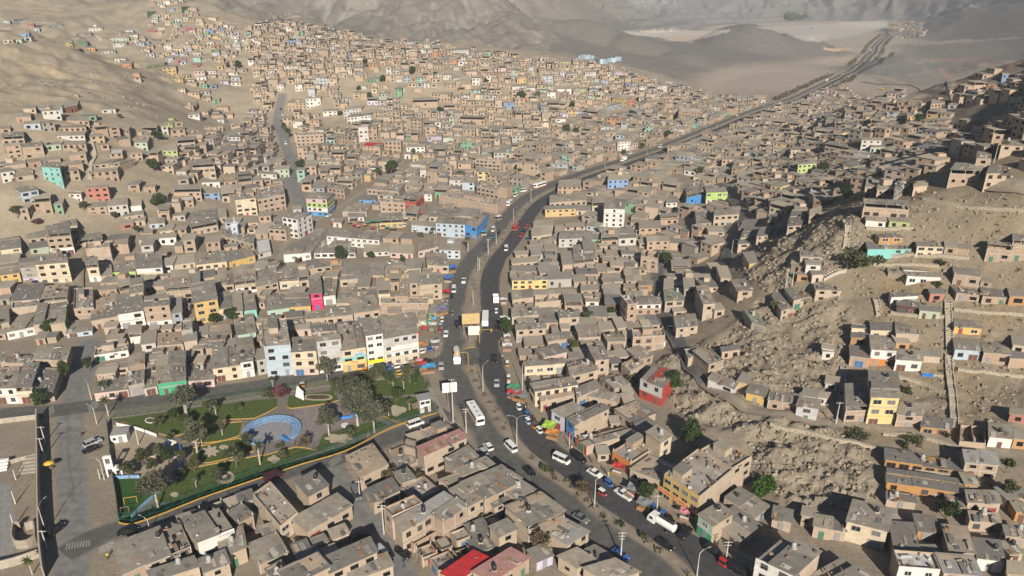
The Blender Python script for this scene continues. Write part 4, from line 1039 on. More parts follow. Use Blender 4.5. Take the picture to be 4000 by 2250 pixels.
# ---- the many small houses further off: one object
SM = MB()
def lin(c, k=1.0): return (c[0] * k, c[1] * k, c[2] * k)
def dusty(c, f): return (c[0] * (1 - f) + .43 * f, c[1] * (1 - f) + .36 * f, c[2] * (1 - f) + .28 * f)
def stuff_house(P, zt, rng, wall, front, side='F', roof='s'):
 gz = T(np.array([p.x for p in P]), np.array([p.y for p in P]))
 zf = float(min(gz[0], gz[1])); zb = float(gz.min()) - 0.5
 if zt - zf < 2.0: zf = zt - 2.3; zb = min(zb, zf - .3)
 H = zt - zf; n = max(1, round((H - .2) / 2.65))
 j = rng.uniform(.70, 1.08)
 wt = dusty(lin(PAINT[wall][0], j), .25); ft = dusty(lin(PAINT[front][0], j), .40 if front in 'RNUqmlOYMy' else .2)
 canopy = roof == 't' and n > 1
 wtop = zt - .12 - (1.7 if canopy else 0)
 if roof in 'fwo': wtop = zt
 l = [Vector((p.x, p.y, 0)) for p in P]
 edges = {'F': (0, 1), 'R': (1, 2), 'K': (2, 3), 'L': (3, 0)}
 for f, (a, b) in edges.items():
  tt = ft if f in side else wt
  A, B = l[a], l[b]
  SM.quad((A.x, A.y, zb), (B.x, B.y, zb), (B.x, B.y, wtop), (A.x, A.y, wtop), 0, tt)
  e = B - A; L = e.length; e = e / max(L, .01); nrm = Vector((e.y, -e.x, 0)) * .05
  if f == 'K': continue
  k = max(1, int(L / 2.9)); dens = .8 if f in side else .22
  for s in range(n if not canopy else max(1, n - 1)):
   z0 = zf + (wtop - zf) * s / max(1, (n if not canopy else n - 1)); sh = (wtop - zf) / max(1, (n if not canopy else n - 1))
   for q in range(k):
    if rng.random() > dens: continue
    door = s == 0 and rng.random() < .3
    w = L / k * rng.uniform(.3, .5); c = A + e * (L * (q + .5) / k) + nrm
    za, zc = (z0 + .05, z0 + min(2.1, sh * .8)) if door else (z0 + sh * .33, z0 + sh * .74)
    u = e * (w / 2)
    if door: u = e * min(w / 2, .5)
    tint = (.015, .014, .014) if not door or rng.random() < .5 else (.14, .07, .045)
    SM.quad((*(c - u).xy, za), (*(c + u).xy, za), (*(c + u).xy, zc), (*(c - u).xy, zc), 0, tint)
  if wall == 'B' and f not in side or (wall == 'B' and front == 'B'):
   for q in range(k + 1):
    c = A + e * (.13 + (L - .26) * q / k) + nrm * .6; u = e * .13
    SM.quad((*(c - u).xy, zb), (*(c + u).xy, zb), (*(c + u).xy, wtop), (*(c - u).xy, wtop), 0, (.42, .37, .31))
 rt = rng.choice([(.325, .29, .235), (.36, .315, .25), (.28, .255, .215), (.40, .345, .265), (.335, .295, .235)])
 if roof == 'r': rt = (.45, .03, .035)
 if roof == 'D': rt = (.20, .19, .175)
 if roof in 'fwo':
  dk = zt - .6
  SM.quad(*[(p.x, p.y, dk) for p in l], 0, (.34, .305, .255) if roof != 'w' else (.55, .54, .52))
  for f, (a, b) in edges.items():
   A, B = l[a], l[b]; SM.quad((B.x, B.y, dk), (A.x, A.y, dk), (A.x, A.y, wtop), (B.x, B.y, wtop), 0, wt)
 else:
  u = (l[1] - l[0]).normalized() * .35; v = (l[3] - l[0]).normalized() * .35; ti = rng.uniform(-.3, .4)
  r = [l[0] - u - v, l[1] + u - v, l[2] + u + v, l[3] - u + v]; zz = [zt, zt, zt + ti, zt + ti]
  k = 1 if (r[1] - r[0]).length < 6 else 2
  for i in range(k):
   q = [r[0].lerp(r[1], i / k), r[0].lerp(r[1], (i + 1) / k), r[3].lerp(r[2], (i + 1) / k), r[3].lerp(r[2], i / k)]
   dz = rng.uniform(-.06, .06)
   SM.hexa([(p.x, p.y, z - .12 + dz) for p, z in zip(q, zz)], [(p.x, p.y, z + dz) for p, z in zip(q, zz)], 0, 0, lin(rt, rng.uniform(.88, 1.1)))
  if canopy:
   SM.quad(*[(p.x, p.y, wtop - .4) for p in l], 0, (.2, .18, .15))
   q = [l[0].lerp(l[3], .5), l[1].lerp(l[2], .5), l[2], l[3]]
   for a, b in ((0, 1), (1, 2), (3, 0)): SM.quad((q[a].x, q[a].y, wtop - .4), (q[b].x, q[b].y, wtop - .4), (q[b].x, q[b].y, zt - .1), (q[a].x, q[a].y, zt - .1), 0, wt)
   for p in l[:2]: SM.box(p.x - .1, p.y - .1, wtop, p.x + .1, p.y + .1, zt - .05, 0, (.42, .37, .31))
 if n > 1 and rng.random() < .25 and roof not in 'fwo':                 # a small roof room or tank stand
  c = l[0].lerp(l[1], rng.uniform(.3, .7)).lerp(l[3].lerp(l[2], .5), rng.uniform(.5, 1)); w = rng.uniform(1, 1.8)
  SM.box(c.x - w, c.y - w, zt, c.x + w, c.y + w, zt + rng.uniform(1, 2.2), 0, wt)
# ---- fill the remaining lots of each quarter
OX0, OY0, OW, OH = -760, 90, 1500, 1100
OCC = np.zeros((OH, OW), bool)
def occ_mark(poly, grow=0.0):
 xs = [p[0] for p in poly]; ys = [p[1] for p in poly]
 x0, x1, y0, y1 = int(min(xs) - OX0 - 2), int(max(xs) - OX0 + 3), int(min(ys) - OY0 - 2), int(max(ys) - OY0 + 3)
 if x1 <= 0 or y1 <= 0 or x0 >= OW or y0 >= OH: return
 x0, y0, x1, y1 = max(x0, 0), max(y0, 0), min(x1, OW), min(y1, OH)
 X, Y = np.meshgrid(np.arange(x0, x1) + OX0 + .5, np.arange(y0, y1) + OY0 + .5)
 OCC[y0:y1, x0:x1] |= poly_mask(poly, X, Y)
def occ_strips():
 for path, hw in ROAD_STRIPS:
  r = int(math.ceil(hw))
  for p in path:
   i, j = int(p.x - OX0), int(p.y - OY0)
   if not (r < i < OW - r - 1 and r < j < OH - r - 1): continue
   yy, xx = np.ogrid[-r:r + 1, -r:r + 1]
   OCC[j - r:j + r + 1, i - r:i + r + 1] |= (xx * xx + yy * yy) <= hw * hw
def occ_px(poly):
 occ_mark([tuple(G(*p).xy) for p in poly])
def fill(zone, ang, w, d, dens, stz, paint, phrase=None, seed=1, gapx=1.06, gapd=1.35, wallsB=.55):
 """lots on a jittered grid inside a quarter given by its outline in the photo"""
 rng = random.Random(seed)
 W = [G(*p).xy for p in zone]
 cx = sum(p.x for p in W) / len(W); cy = sum(p.y for p in W) / len(W)
 R = max((p - Vector((cx, cy))).length for p in W) + 20
 wp = [tuple(p) for p in W]
 out = []
 j = -R
 while j < R:
  dd = d * rng.uniform(.8, 1.2); i = -R
  while i < R:
   ww = w * rng.uniform(.7, 1.35)
   a0 = ang
   lx, ly = i + ww / 2, j + dd / 2
   X = cx + lx * math.cos(a0) - ly * math.sin(a0); Y = cy + lx * math.sin(a0) + ly * math.cos(a0)
   i += ww * gapx
   if not poly_mask(wp, np.array([X]), np.array([Y]))[0] or rng.random() > dens: continue
   a = a0 + 0.20 * float(vnoise(X / 70, Y / 70, 5 + seed)) + rng.uniform(-.02, .02)
   ok = False
   for shrink in (1.0, .72):
    u = Vector((math.cos(a), math.sin(a), 0)) * (ww * shrink / 2); v = Vector((-math.sin(a), math.cos(a), 0)) * (dd * shrink / 2)
    c = Vector((X, Y, 0)); P = [c - u - v, c + u - v, c + u + v, c - u + v]
    hit = 0
    for s in (.0, .25, .5, .75, 1.):
     for t_ in (.0, .25, .5, .75, 1.):
      p = P[0].lerp(P[1], s).lerp(P[3].lerp(P[2], s), t_); ix, iy = int(p.x - OX0), int(p.y - OY0)
      if 0 <= ix < OW and 0 <= iy < OH and OCC[iy, ix]: hit += 1
    if hit == 0: ok = True; break
   if not ok: continue
   occ_mark([(p.x, p.y) for p in P])
   gz = T(np.array([p.x for p in P]), np.array([p.y for p in P]))
   n = stz(rng)
   zt = max(float(gz[:2].mean()) + n * 2.6 + .25, float(gz.max()) + 1.2)
   wall = 'B' if rng.random() < wallsB else ('T' if rng.random() < .8 else 'G')
   front = wall
   if rng.random() < paint: front = rng.choice('WWWWWCCCCLLLkkkkPPqmNUYOyv')
   if front != wall and rng.random() < .35 and n < 1.5: wall = front
   side = rng.choice(['F', 'F', 'FR', 'L', 'FL'])
   roof = rng.choice('ssssttttffDs') if n > 1.6 else rng.choice('ssssssDsffo')
   out.append((X, zt, P, wall, front, side, roof))
  j += dd * gapd
 out.sort(key=lambda o: o[0])
 for k, o in enumerate(out):
  if phrase: add_cand(o[1], o[2], o[3], o[4], o[5], o[6], '', None, phrase, k)
  else: stuff_house(o[2], o[1], rng, o[3], o[4], o[5], o[6])
 return len(out)
row('A', 'in the dark roofed corner block', '''
-45 268 96 264 -12 135 2 T/W s
97 262 192 256 155 112 2.1 T/C t
205 280 330 285 262 135 1.3 B D
0 100 205 110 20 45 1.5 B s
212 85 418 88 245 5 1.6 B s
''')
row('A', 'in row facing park north fence', '''
592 298 805 272 650 190 1 T/P s
800 225 900 205 805 165 2 G t
905 268 985 252 935 100 1 T/k s
985 215 1165 190 985 130 2 T/N t
1170 222 1345 208 1195 110 1 T/P s
1337 145 1512 120 1340 20 b232 T/C s
1510 105 1590 92 1500 0 b205 T/W s
B: 2 92 60 80 10 20 b188 T/k s
F: 62 1352 278 1335 42 1135 b1598 T/L f #pale blue four-storey house with balcony windows in row facing the park
F: 285 1395 485 1385 270 1265 b1590 T/C+P s
F: 487 1310 685 1285 458 1235 b1570 T/k+W s
F: 690 1385 885 1355 660 1195 b1562 T/C+q+Y s #teal and yellow shop house with purple lettered sign facing the park
F: 885 1265 1025 1245 850 1130 b1545 T/W+W+y s #white balcony house above a bright yellow shop sign facing the park
F: 1030 1290 1310 1240 1000 1105 b1520 T/k+W+C s #wide white three-storey corner house at the market end of the park street
''')
row('A', 'in block behind park street', '''
592 62 805 28 600 15 b105 T/W f
812 130 905 100 815 70 1.5 B s
E: 1140 1335 1255 1320 1150 1230 b1400 T/W s
E: 1270 1345 1478 1330 1275 1240 b1410 B t
985 150 1055 140 990 60 1.6 G s
1062 118 1160 110 1070 40 2 B t
E: 1485 1310 1590 1295 1480 1255 b1410 T s
E: 1040 1240 1135 1230 1045 1180 b1335 T/W t
E: 1700 1265 1870 1250 1690 1180 b1320 T s
E: 1600 1265 1680 1252 1600 1200 b1320 T t
E: 1465 1225 1555 1210 1465 1145 2.5 G f
E: 1920 1260 2068 1235 1900 1108 b1300 T/m s
F: 270 1215 445 1208 258 1172 b1275 T/P s
F: 250 1180 395 1165 235 1085 1.2 T D
F: 395 1130 600 1110 400 1070 1.3 T s
F: 565 1112 780 1092 570 1030 1.4 T s
F: 690 1232 850 1215 640 1140 1.6 T D
F: 455 1235 650 1215 440 1180 1.3 T D
F: 790 1082 1005 1050 745 960 1.4 T s
F: 1000 1192 1310 1160 985 1100 2 T s
E: 1930 1445 2060 1425 1910 1290 2 T s
''')
row('A', 'south of the football turf', '''
775 1435 920 1368 712 1262 1.3 B s
925 1370 1198 1258 862 1195 1.6 T s
1240 1232 1470 1145 1148 1085 2.2 T/W s
1390 1330 1545 1262 1370 1190 1.5 T s
960 1478 1250 1385 930 1420 1.4 T s
1285 1425 1440 1365 1255 1340 1.8 T s
B: -110 1110 -20 1060 -180 1040 1.5 B s
B: 155 1510 250 1455 60 1400 1.4 T D
''')
row('B', 'in block beside the dusty lane', '''
150 1135 262 1045 -20 930 b1240 T/C f
330 945 455 877 245 850 2 T D
320 1165 603 1005 228 1090 b1250 T/T s
215 1505 463 1385 140 1408 2.4 T/W/R s
465 1425 760 1292 425 1330 2 T s
600 1475 860 1380 560 1420 1.2 T s
''')
row('B', 'in block right of the lane', '''
655 832 834 742 560 690 b915 T t #tan three-storey corner house with raised sheet canopy at the lane mouth
895 778 1015 725 840 660 b805 B s
1058 690 1322 575 1015 640 b825 T/T p #tall tan four-storey house with pink roof standing above the south block
1000 640 1010 600 930 620 1.5 T f
740 985 905 905 690 905 1.3 T D
920 860 1000 830 870 800 1.2 T s
855 1070 1047 985 803 1018 2.5 B/P f
1040 1095 1250 965 972 1048 2.5 B c
920 1168 1062 1090 868 1098 2.4 T s
990 1240 1185 1132 925 1192 b1305 B/B o
1175 1102 1325 1000 1112 1060 2.5 B s
1210 872 1400 800 1150 840 1.6 T s
1245 778 1395 690 1185 710 2 T s
1300 815 1495 740 1250 772 2 T s
1345 915 1605 800 1290 880 2.4 T s
1440 962 1640 862 1385 908 2.4 B s
1330 1010 1450 945 1215 905 2.2 T s
1530 1200 1640 1150 1470 1140 2 T s
1268 1478 1468 1335 1168 1436 1.3 T r #long low house under a bright red roof at the bottom edge
1480 1482 1715 1330 1365 1425 1.5 B p
1500 1012 1640 940 1450 962 1.6 T D
''')
row('C', 'in block left of the avenue', '''
105 1128 333 1034 -42 1002 b1260 T t
350 1248 482 1165 150 1130 1.6 T c
410 1395 640 1290 292 1325 b1480 T s
600 1480 800 1420 450 1400 1.6 T s
30 960 145 900 -60 900 2 T s
-60 905 60 830 -140 850 2 T s
''')
row('C', 'along the right side of the avenue', '''
80 128 335 107 70 80 b195 T/C/FL s
145 285 415 242 112 225 2 T/C/FL s
180 350 400 303 168 300 1.3 T t
325 452 460 397 250 412 b545 T/v/L s
395 495 610 392 343 447 b612 T/U/L s #narrow house with bright blue facade on the right side of the avenue
470 628 775 545 400 572 b690 T/R/L s
745 735 935 612 632 662 b815 B/O/L f #orange and blue fronted three-storey house beside the avenue
935 607 1005 562 845 545 3 T/C s
945 850 1060 762 745 768 b930 T/T/L s
1180 948 1388 775 958 805 b1108 T/Y/L f #tall yellow house with curved balcony windows and red sign lettering
1388 768 1510 692 1185 652 2.9 T f
1265 1130 1390 1052 1175 1060 2 T/m+N/L s
1430 1228 1562 1125 1265 1112 b1285 B/T/L s
D: 165 1442 330 1292 -75 1330 3 T/W/L s #white house with green base band at the right bottom corner of the avenue
''')
row('C', 'below the rocky slope', '''
370 190 540 150 345 95 2 T s
525 92 612 76 478 0 2.8 T s
410 322 545 265 400 270 1.5 T s
480 312 660 350 470 280 1.2 T s
745 160 835 112 690 110 1.5 T t
948 262 1032 165 808 203 b385 R/k+R/L s #grey and red house on the rocks shaded by a tree
G: 1092 1318 1243 1306 1048 1288 b1385 W/W s #white box house with single window at the foot of the dark street
1240 115 1332 86 1140 30 1.6 B s
1110 75 1200 60 1090 20 1.2 T s
1235 205 1395 270 1265 168 1 W/W s
1418 222 1482 235 1450 172 b270 T/Y t
1475 292 1590 320 1500 240 1 T/Y s
G: 1700 1390 1845 1372 1690 1355 1 B D
G: 1940 1150 2060 1190 1870 1045 1 T n
''')
row('D', 'along the hillside dirt path', '''
2 335 190 366 20 275 b410 B s
182 376 315 396 203 325 b450 T/k s
215 310 305 322 230 265 .9 m s
312 322 366 328 330 290 .9 W s
495 380 640 376 488 240 b492 B/B t
650 322 828 327 650 235 b500 T/y s #tall yellow house with three rows of windows on the hillside path
640 232 822 240 635 160 3 T s
815 430 972 441 835 360 b515 B s
965 505 1150 525 980 445 .9 w D
1210 585 1375 600 1215 480 1 T o
1395 570 1540 585 1390 490 1.2 T/W s
1525 425 1640 440 1530 390 1 R s
1550 580 1640 590 1555 520 1.2 w s
''')
row('D', 'in the wooden sheds near the cream house', '''
742 712 1235 782 738 645 .9 w D #upper long orange brown wooden shed on the hillside
750 852 1245 927 745 775 .9 w D #lower long orange brown wooden shed on the hillside
1245 730 1450 751 1227 660 b820 B/B c
1240 865 1325 876 1245 825 .9 w s
1260 982 1465 990 1245 905 1.2 T s
1270 1096 1475 1116 1255 1030 b1165 T t
498 1102 752 1166 540 966 2 T/C s #cream house with arched windows on the rocky bank
750 960 930 985 750 912 .8 T s
1140 1000 1245 1020 1135 960 .8 T s
1565 1040 1640 1050 1565 1000 1 w s
''')
row('D', 'at the bottom right corner', '''
800 1276 950 1286 766 1110 1.3 T D
945 1162 1080 1176 915 1062 b1220 w D
1145 1286 1300 1301 1100 1118 1.4 T s
825 1386 1085 1406 790 1282 2 T/W w
1110 1422 1345 1442 1060 1300 1.8 T c
1320 1332 1490 1352 1290 1212 1.2 T/W D
1500 1192 1640 1202 1480 1132 1.2 B s
30 1078 145 1108 60 1040 1.1 T s
215 1060 285 1075 225 1005 1.2 T s
290 1130 400 1150 300 1060 1.2 T s
400 1150 490 1165 390 1090 1.1 T D
420 1570 645 1440 245 1430 1.6 T s
1510 1430 1640 1440 1510 1360 1.4 B s
''')
row('D', 'in upper right terraced rows', '''
520 62 640 76 515 0 b128 B D
H: 840 1372 1040 1386 825 1262 b1505 W/W+O s
805 85 970 96 815 25 b155 T/W s
965 60 1085 70 965 25 .8 T s
H: 1515 1372 1725 1387 1500 1285 1.2 T/L s
H: 1750 1397 1965 1417 1720 1287 1.4 B s
1525 75 1640 80 1525 20 1.2 B D
H: 1510 1187 1730 1205 1512 1130 b1245 T/Y s #small yellow house with two windows beside the long stairway
H: 680 1196 830 1206 682 1165 1 T/C D
H: 835 1216 1030 1221 828 1160 1 C D
H: 1040 1241 1222 1251 1030 1145 1.2 T s
H: 675 1271 830 1281 680 1236 1 w D
H: 1040 1315 1150 1322 1035 1285 1 w s
H: 1985 1330 2090 1345 1975 1262 1.3 T/C s
H: 440 1360 535 1376 445 1320 1 W s
363 232 440 242 372 186 .8 k s
345 32 420 38 350 0 .9 W s
''')
row('H', 'on the sunny hill terraces', '''
780 192 1145 216 775 152 2 B t #long brick house with blue tarpaulin under its roof on the right hill
795 326 955 341 795 292 1 T/W s
985 331 1150 346 966 296 1 T/l s
905 466 1095 466 870 440 1.1 T/w s
810 561 1165 561 795 506 1.1 T/q s #long turquoise shack on the right hill terrace
1210 536 1430 546 1200 501 1.2 T/C s
1435 541 1630 561 1430 511 1 B s
1785 521 1990 541 1780 491 2.2 B t
1985 490 2120 500 1985 440 2.6 B t
1130 776 1400 791 1060 706 .9 W s
975 741 1130 772 975 714 .9 T s
1510 761 1720 786 1490 681 b850 B s
1530 911 1715 931 1475 851 b985 B D
1740 941 1950 956 1715 871 b1010 B D
1960 936 2110 946 1945 876 1.2 w s
1315 921 1430 921 1300 891 1 R D
1000 951 1215 941 975 886 .9 W s
1045 1011 1225 1031 1040 961 1.1 d D #dark brown wooden house with two white framed windows on the hill
1230 1056 1395 1071 1225 1011 1 N/m g #pale green gabled cottage below the dark wooden house
1725 815 1815 830 1700 700 .8 T s
''')
row('G', 'on the shaded rocks', '''
1835 400 1960 395 1880 330 1 T D
1850 470 1975 460 1880 400 1 T D
1830 522 1930 517 1850 472 1 T D
1980 460 2080 450 2010 390 1 T D
H: 160 375 270 370 195 250 1.1 T D
H: 335 300 430 270 340 245 1 T s
H: 215 250 320 245 220 190 1 T n
H: 0 340 80 330 30 280 1 T D
H: 60 400 150 390 80 355 .9 T/N D
H: 370 170 520 165 380 130 1.1 T/d s
H: 0 195 110 180 10 150 1.2 T/C s
H: 790 60 900 55 800 25 1.6 B s
H: 885 85 1000 80 890 40 1.2 T s
H: 1020 120 1110 60 1030 20 1.3 G s
H: 1180 60 1290 50 1185 15 1 T s
''')
row('H', 'by the rocky outcrop', '''
190 681 290 706 200 641 1 T s
310 686 430 691 300 626 1.5 T/W s
265 622 440 628 262 572 1 T s
240 766 355 776 235 741 .9 O s
360 771 450 766 335 716 1.1 T/P s
390 891 595 891 370 841 1.2 T s
210 976 345 946 135 886 1.3 T s
110 1061 215 1021 28 936 1.3 T s
''')
row('E', 'on the left hillside foot', '''
165 106 305 81 95 61 2 T/L/FL s
250 160 400 150 265 121 b232 B/B+W t
380 201 500 196 402 151 b240 T/N s
690 71 870 61 700 45 b138 T/R+R+L s #red house with light blue base band on the left hillside
555 116 652 116 565 96 1 W s
710 226 858 216 715 196 1.3 B s
865 216 1030 201 865 166 b285 T/k+L s
1040 216 1140 206 1045 171 b265 W s
1450 171 1560 166 1455 139 1.3 B w
1400 81 1620 76 1380 45 2 B t
1640 116 1775 106 1640 81 1.2 T/U s
1630 23 1775 18 1632 8 1 W s
1785 86 1950 76 1790 51 1 B s
1900 166 2066 151 1852 126 b285 T/C s
F: 2 166 232 122 0 72 3 B f
975 366 1078 351 970 321 b412 R s
1205 361 1330 351 1205 321 1 T/L s
1280 476 1420 466 1285 441 b530 W/W+W s
1120 491 1275 481 1120 456 1.1 T s
1475 496 1600 481 1475 466 1 T s
1290 420 1415 405 1280 370 1 T/C s
1090 340 1170 330 1100 300 .9 T s
''')
row('E', 'in second tier of left slope', '''
380 391 622 371 370 271 1.3 T s
370 446 567 431 370 386 b592 B/B+B+W t
2 571 166 551 0 381 b620 W/C s
0 681 152 661 10 621 1.2 T c
600 501 825 471 590 461 1.3 B t
690 561 886 546 700 511 b660 T/T f x
905 521 1032 516 915 491 b600 B f
1540 386 1757 346 1540 272 1.7 T t
1790 451 2050 521 1800 385 1.3 T s
1660 500 1780 480 1700 470 1 T s
1640 330 1830 300 1640 265 1.1 T s
1005 300 1160 280 1000 260 .9 T s
240 560 390 540 240 520 1.1 T/m D
230 480 370 460 225 430 1 T s
''')
row('E', 'in the cream apartment row', '''
0 776 156 756 0 681 b835 T/Y s
160 716 286 706 155 646 b828 T/G+v s
283 691 546 671 285 616 b828 T/C s #wide cream four-storey apartment house with dark window openings
695 691 790 686 690 626 b826 T/C+W t
810 781 905 771 800 701 .9 B t
912 771 1098 761 920 661 b800 T/T+l s
1100 721 1310 711 1100 616 b806 T/W+C s
1312 701 1395 691 1342 641 b760 T/W s
1400 691 1576 671 1395 626 b740 T/C s
1585 691 1832 661 1580 591 b752 T/C s
1850 666 2060 612 1785 582 b728 O/Y/FR s
F: 15 600 120 570 0 500 1 W/W w
''')
row('E', 'in the dark flat roofed block', '''
85 986 312 966 150 851 1.4 T D
322 966 536 946 350 861 1.6 T t
2 1166 62 1151 0 1041 1.5 T s
95 1041 320 1021 100 986 b1110 T/T f x
50 1236 272 1191 160 1101 b1302 T/W s
270 1176 395 1161 315 1006 1.8 T s
405 1171 520 1151 430 1001 2 T/l/R s
595 1046 755 1036 600 881 1.8 B f
537 1246 742 1221 560 1151 b1285 T/L s
735 1141 950 1101 770 976 b1222 T/T s
950 1091 1157 1061 945 936 b1215 T/W s
1050 926 1155 906 1060 811 2.8 T s
960 871 1047 851 960 791 2 B t
797 896 940 886 800 856 1.4 B s
1160 1031 1366 1011 1170 956 b1208 T/B+W s
1385 1086 1466 1071 1385 966 b1195 T/s s
''')
row('E', 'around the yellow town house', '''
1335 881 1546 866 1330 796 2.2 B t
1520 856 1612 841 1525 741 2 T s
1380 800 1520 790 1385 735 1.4 T s
1565 1001 1756 966 1545 841 b1175 T/Y s #tall narrow house with yellow facade and grey roof above the trees
1770 1051 1872 1031 1760 911 b1140 T/C s
1880 1071 1960 1061 1870 921 1.6 T s
1895 831 2070 811 1890 741 b930 T/T+W t
1965 1061 2072 1051 1945 931 1.2 T/q s
1740 861 1887 841 1740 771 1.4 T s
1630 800 1740 780 1625 745 1.3 T D
F: 2 871 176 831 0 731 1.6 B/B s
F: 185 801 342 791 180 731 b900 T/C t
F: 345 791 420 781 345 716 2 T t
F: 412 722 612 700 405 655 1.9 B s
F: 440 926 532 916 430 766 b1060 T/M s #narrow magenta fronted three-storey house in the middle block
F: 535 946 640 936 560 801 b1020 T/W s
F: 610 701 687 691 610 666 2 w t
F: 240 1032 440 1021 230 930 1.3 T/Y s
F: 90 1062 265 1036 75 931 1.3 T/m s
''')
row('F', 'in block left of the market verge', '''
690 766 1035 776 700 681 1.2 T s
680 811 912 796 690 771 1.5 T s
650 1001 985 991 690 871 1.2 T s
985 896 1082 891 975 821 2.4 T/C t
1085 801 1167 796 1090 741 2 B t
1150 960 1235 950 1160 730 2.2 B o
1240 841 1312 836 1250 736 b950 T/T+m s
1315 851 1502 841 1320 771 b980 T s
1005 1001 1392 1001 1010 950 b1090 B/B f x
1385 691 1557 691 1375 591 b762 T s
1215 721 1332 716 1235 641 1.4 T s
1100 735 1215 730 1110 705 .8 T f
820 870 915 865 840 780 1.6 T s
''')
row('F', 'by the walled school', '''
405 152 570 162 470 100 b292 T/P+l+W+U/FR s #four-storey corner house banded pink, green, white and blue by the school
210 302 330 322 330 245 b462 W/W/FR s
100 397 236 406 190 336 b490 B/B s
222 608 440 592 300 515 b672 T/W s
335 522 467 546 500 396 1.2 W s
570 456 996 491 600 406 b530 W/W s
585 541 722 546 690 451 1 W s
470 596 802 591 480 552 b640 T/W s
870 591 1078 581 890 521 b628 W s
1082 591 1270 601 1090 521 b634 P/P s
1310 581 1482 541 1330 510 b640 T/P s
1480 570 1650 575 1490 500 b640 L/L s
''')
row('F', 'around the blue market hall', '''
1690 362 1785 386 1822 215 b462 T/U/FR s #long blue market hall wing beside the avenue
1452 352 1690 366 1480 301 b462 U/L s
1255 366 1450 381 1262 330 b425 L/L s
1400 300 1640 300 1440 215 1.2 T s
1640 290 1780 300 1680 225 1.2 T s
1000 336 1192 326 990 281 b400 T/y+Y t
1005 181 1202 191 1000 151 3 B f
1165 151 1292 166 1230 96 b240 T/R/FR t
900 76 1152 101 960 5 2 B f
460 46 712 86 500 8 2 B s
700 262 892 262 760 191 1 T s
745 301 872 306 750 271 b335 W s
1785 56 1962 91 1790 10 3 B f
1480 131 1952 211 1560 91 1.8 B f x
1210 270 1300 280 1240 210 1.6 T t
620 345 690 350 640 310 1 T/W s
''')
row('G', 'at bend of the avenue', '''
370 61 562 56 380 5 b120 T/B f x
775 6 940 1 790 -40 b78 T/U s
305 186 602 166 310 131 1.4 T s
268 246 516 236 280 216 b308 Y/Y s
520 251 636 251 525 211 1 T/C s
650 191 760 186 655 151 2 T/C t
745 236 912 241 760 166 b385 T/W+W+W s #white and brick tower house with wide sheet roof right of the avenue
1247 191 1337 186 1255 156 b250 T/W s
1415 131 1568 96 1400 51 b218 T/U t
1575 106 1745 101 1560 56 b200 T/l+C s
1635 291 1836 281 1650 231 2 T s
1495 356 1612 351 1480 226 1.5 T s
''')
row('G', 'in upper block right of avenue', '''
1205 301 1346 296 1205 276 b372 B t
1030 396 1202 391 1030 341 b470 T/B+W s
380 481 572 476 390 421 b552 T/k s
425 386 596 376 430 351 b420 B/P o
500 661 666 641 495 531 b748 B/B t
585 581 656 576 565 491 2.2 T s
725 471 862 461 730 416 b552 B/B+W t
865 476 1006 471 870 441 b540 W/W+v s
1095 501 1272 496 1090 461 1.7 B s
1045 601 1182 621 1055 551 b742 B/B o
1275 511 1432 521 1280 471 b572 B s
1610 511 1737 511 1540 446 b562 T s
1295 701 1442 696 1290 656 1.3 T/C t
1255 791 1522 791 1260 756 1 T s
1920 681 1992 671 1870 596 b725 Y/Y p #small yellow house with pink roof on the rocks
1690 796 1772 796 1655 706 b860 T s
1830 906 1946 896 1770 816 1.3 T s
175 380 330 370 180 335 1.2 T s
160 460 320 440 160 395 1.3 T s
1590 420 1720 425 1570 375 1.2 T s
''')
row('G', 'in lower block right of avenue', '''
0 816 290 811 0 776 b892 C/y s
292 811 482 801 290 756 b880 C/k s
410 691 492 686 395 586 1.8 T s
0 681 212 661 0 641 1.1 T s
0 745 205 740 0 700 .9 T s
730 806 872 801 735 756 b848 B t
730 881 872 876 735 851 b930 B s
1025 851 1137 851 1030 816 1.1 w s
755 1001 887 1006 755 936 1.5 d D
935 1011 1010 1001 880 941 b1200 T/B/FL f
1010 1011 1207 1006 1000 936 b1095 B/W+B s
1240 986 1392 976 1230 886 1.6 T n
1230 881 1302 876 1235 806 1.6 T s
1395 891 1477 861 1385 801 2.2 T/P s
1310 1071 1477 1056 1280 1001 b1105 T s
1330 1201 1502 1181 1310 1111 1.4 T s
1550 1011 1642 1001 1490 861 2.3 T s
1640 1060 1720 1050 1600 1010 1 T s
''')
row('G', 'in front block right of avenue', '''
5 971 172 951 0 911 1.5 T s
185 991 412 971 185 926 1.2 T o
430 986 567 986 420 926 1.9 B t
597 986 702 986 600 956 b1032 W s
0 1111 217 1091 0 1041 1.3 T s
35 1216 272 1201 25 1156 1.9 T s
220 1161 372 1156 220 1041 1 T s
385 1121 542 1111 370 1051 b1230 T s
100 1341 262 1330 90 1265 b1400 T f
290 1311 472 1281 270 1261 b1390 T s
540 1251 717 1241 510 1186 b1340 B t
775 1311 916 1306 725 1221 b1385 B s
980 1276 1237 1261 970 1216 2 B f
855 1201 922 1191 815 1126 1.5 T s
710 1221 832 1206 700 1161 1 T s
560 900 700 890 560 850 1 B s
''')
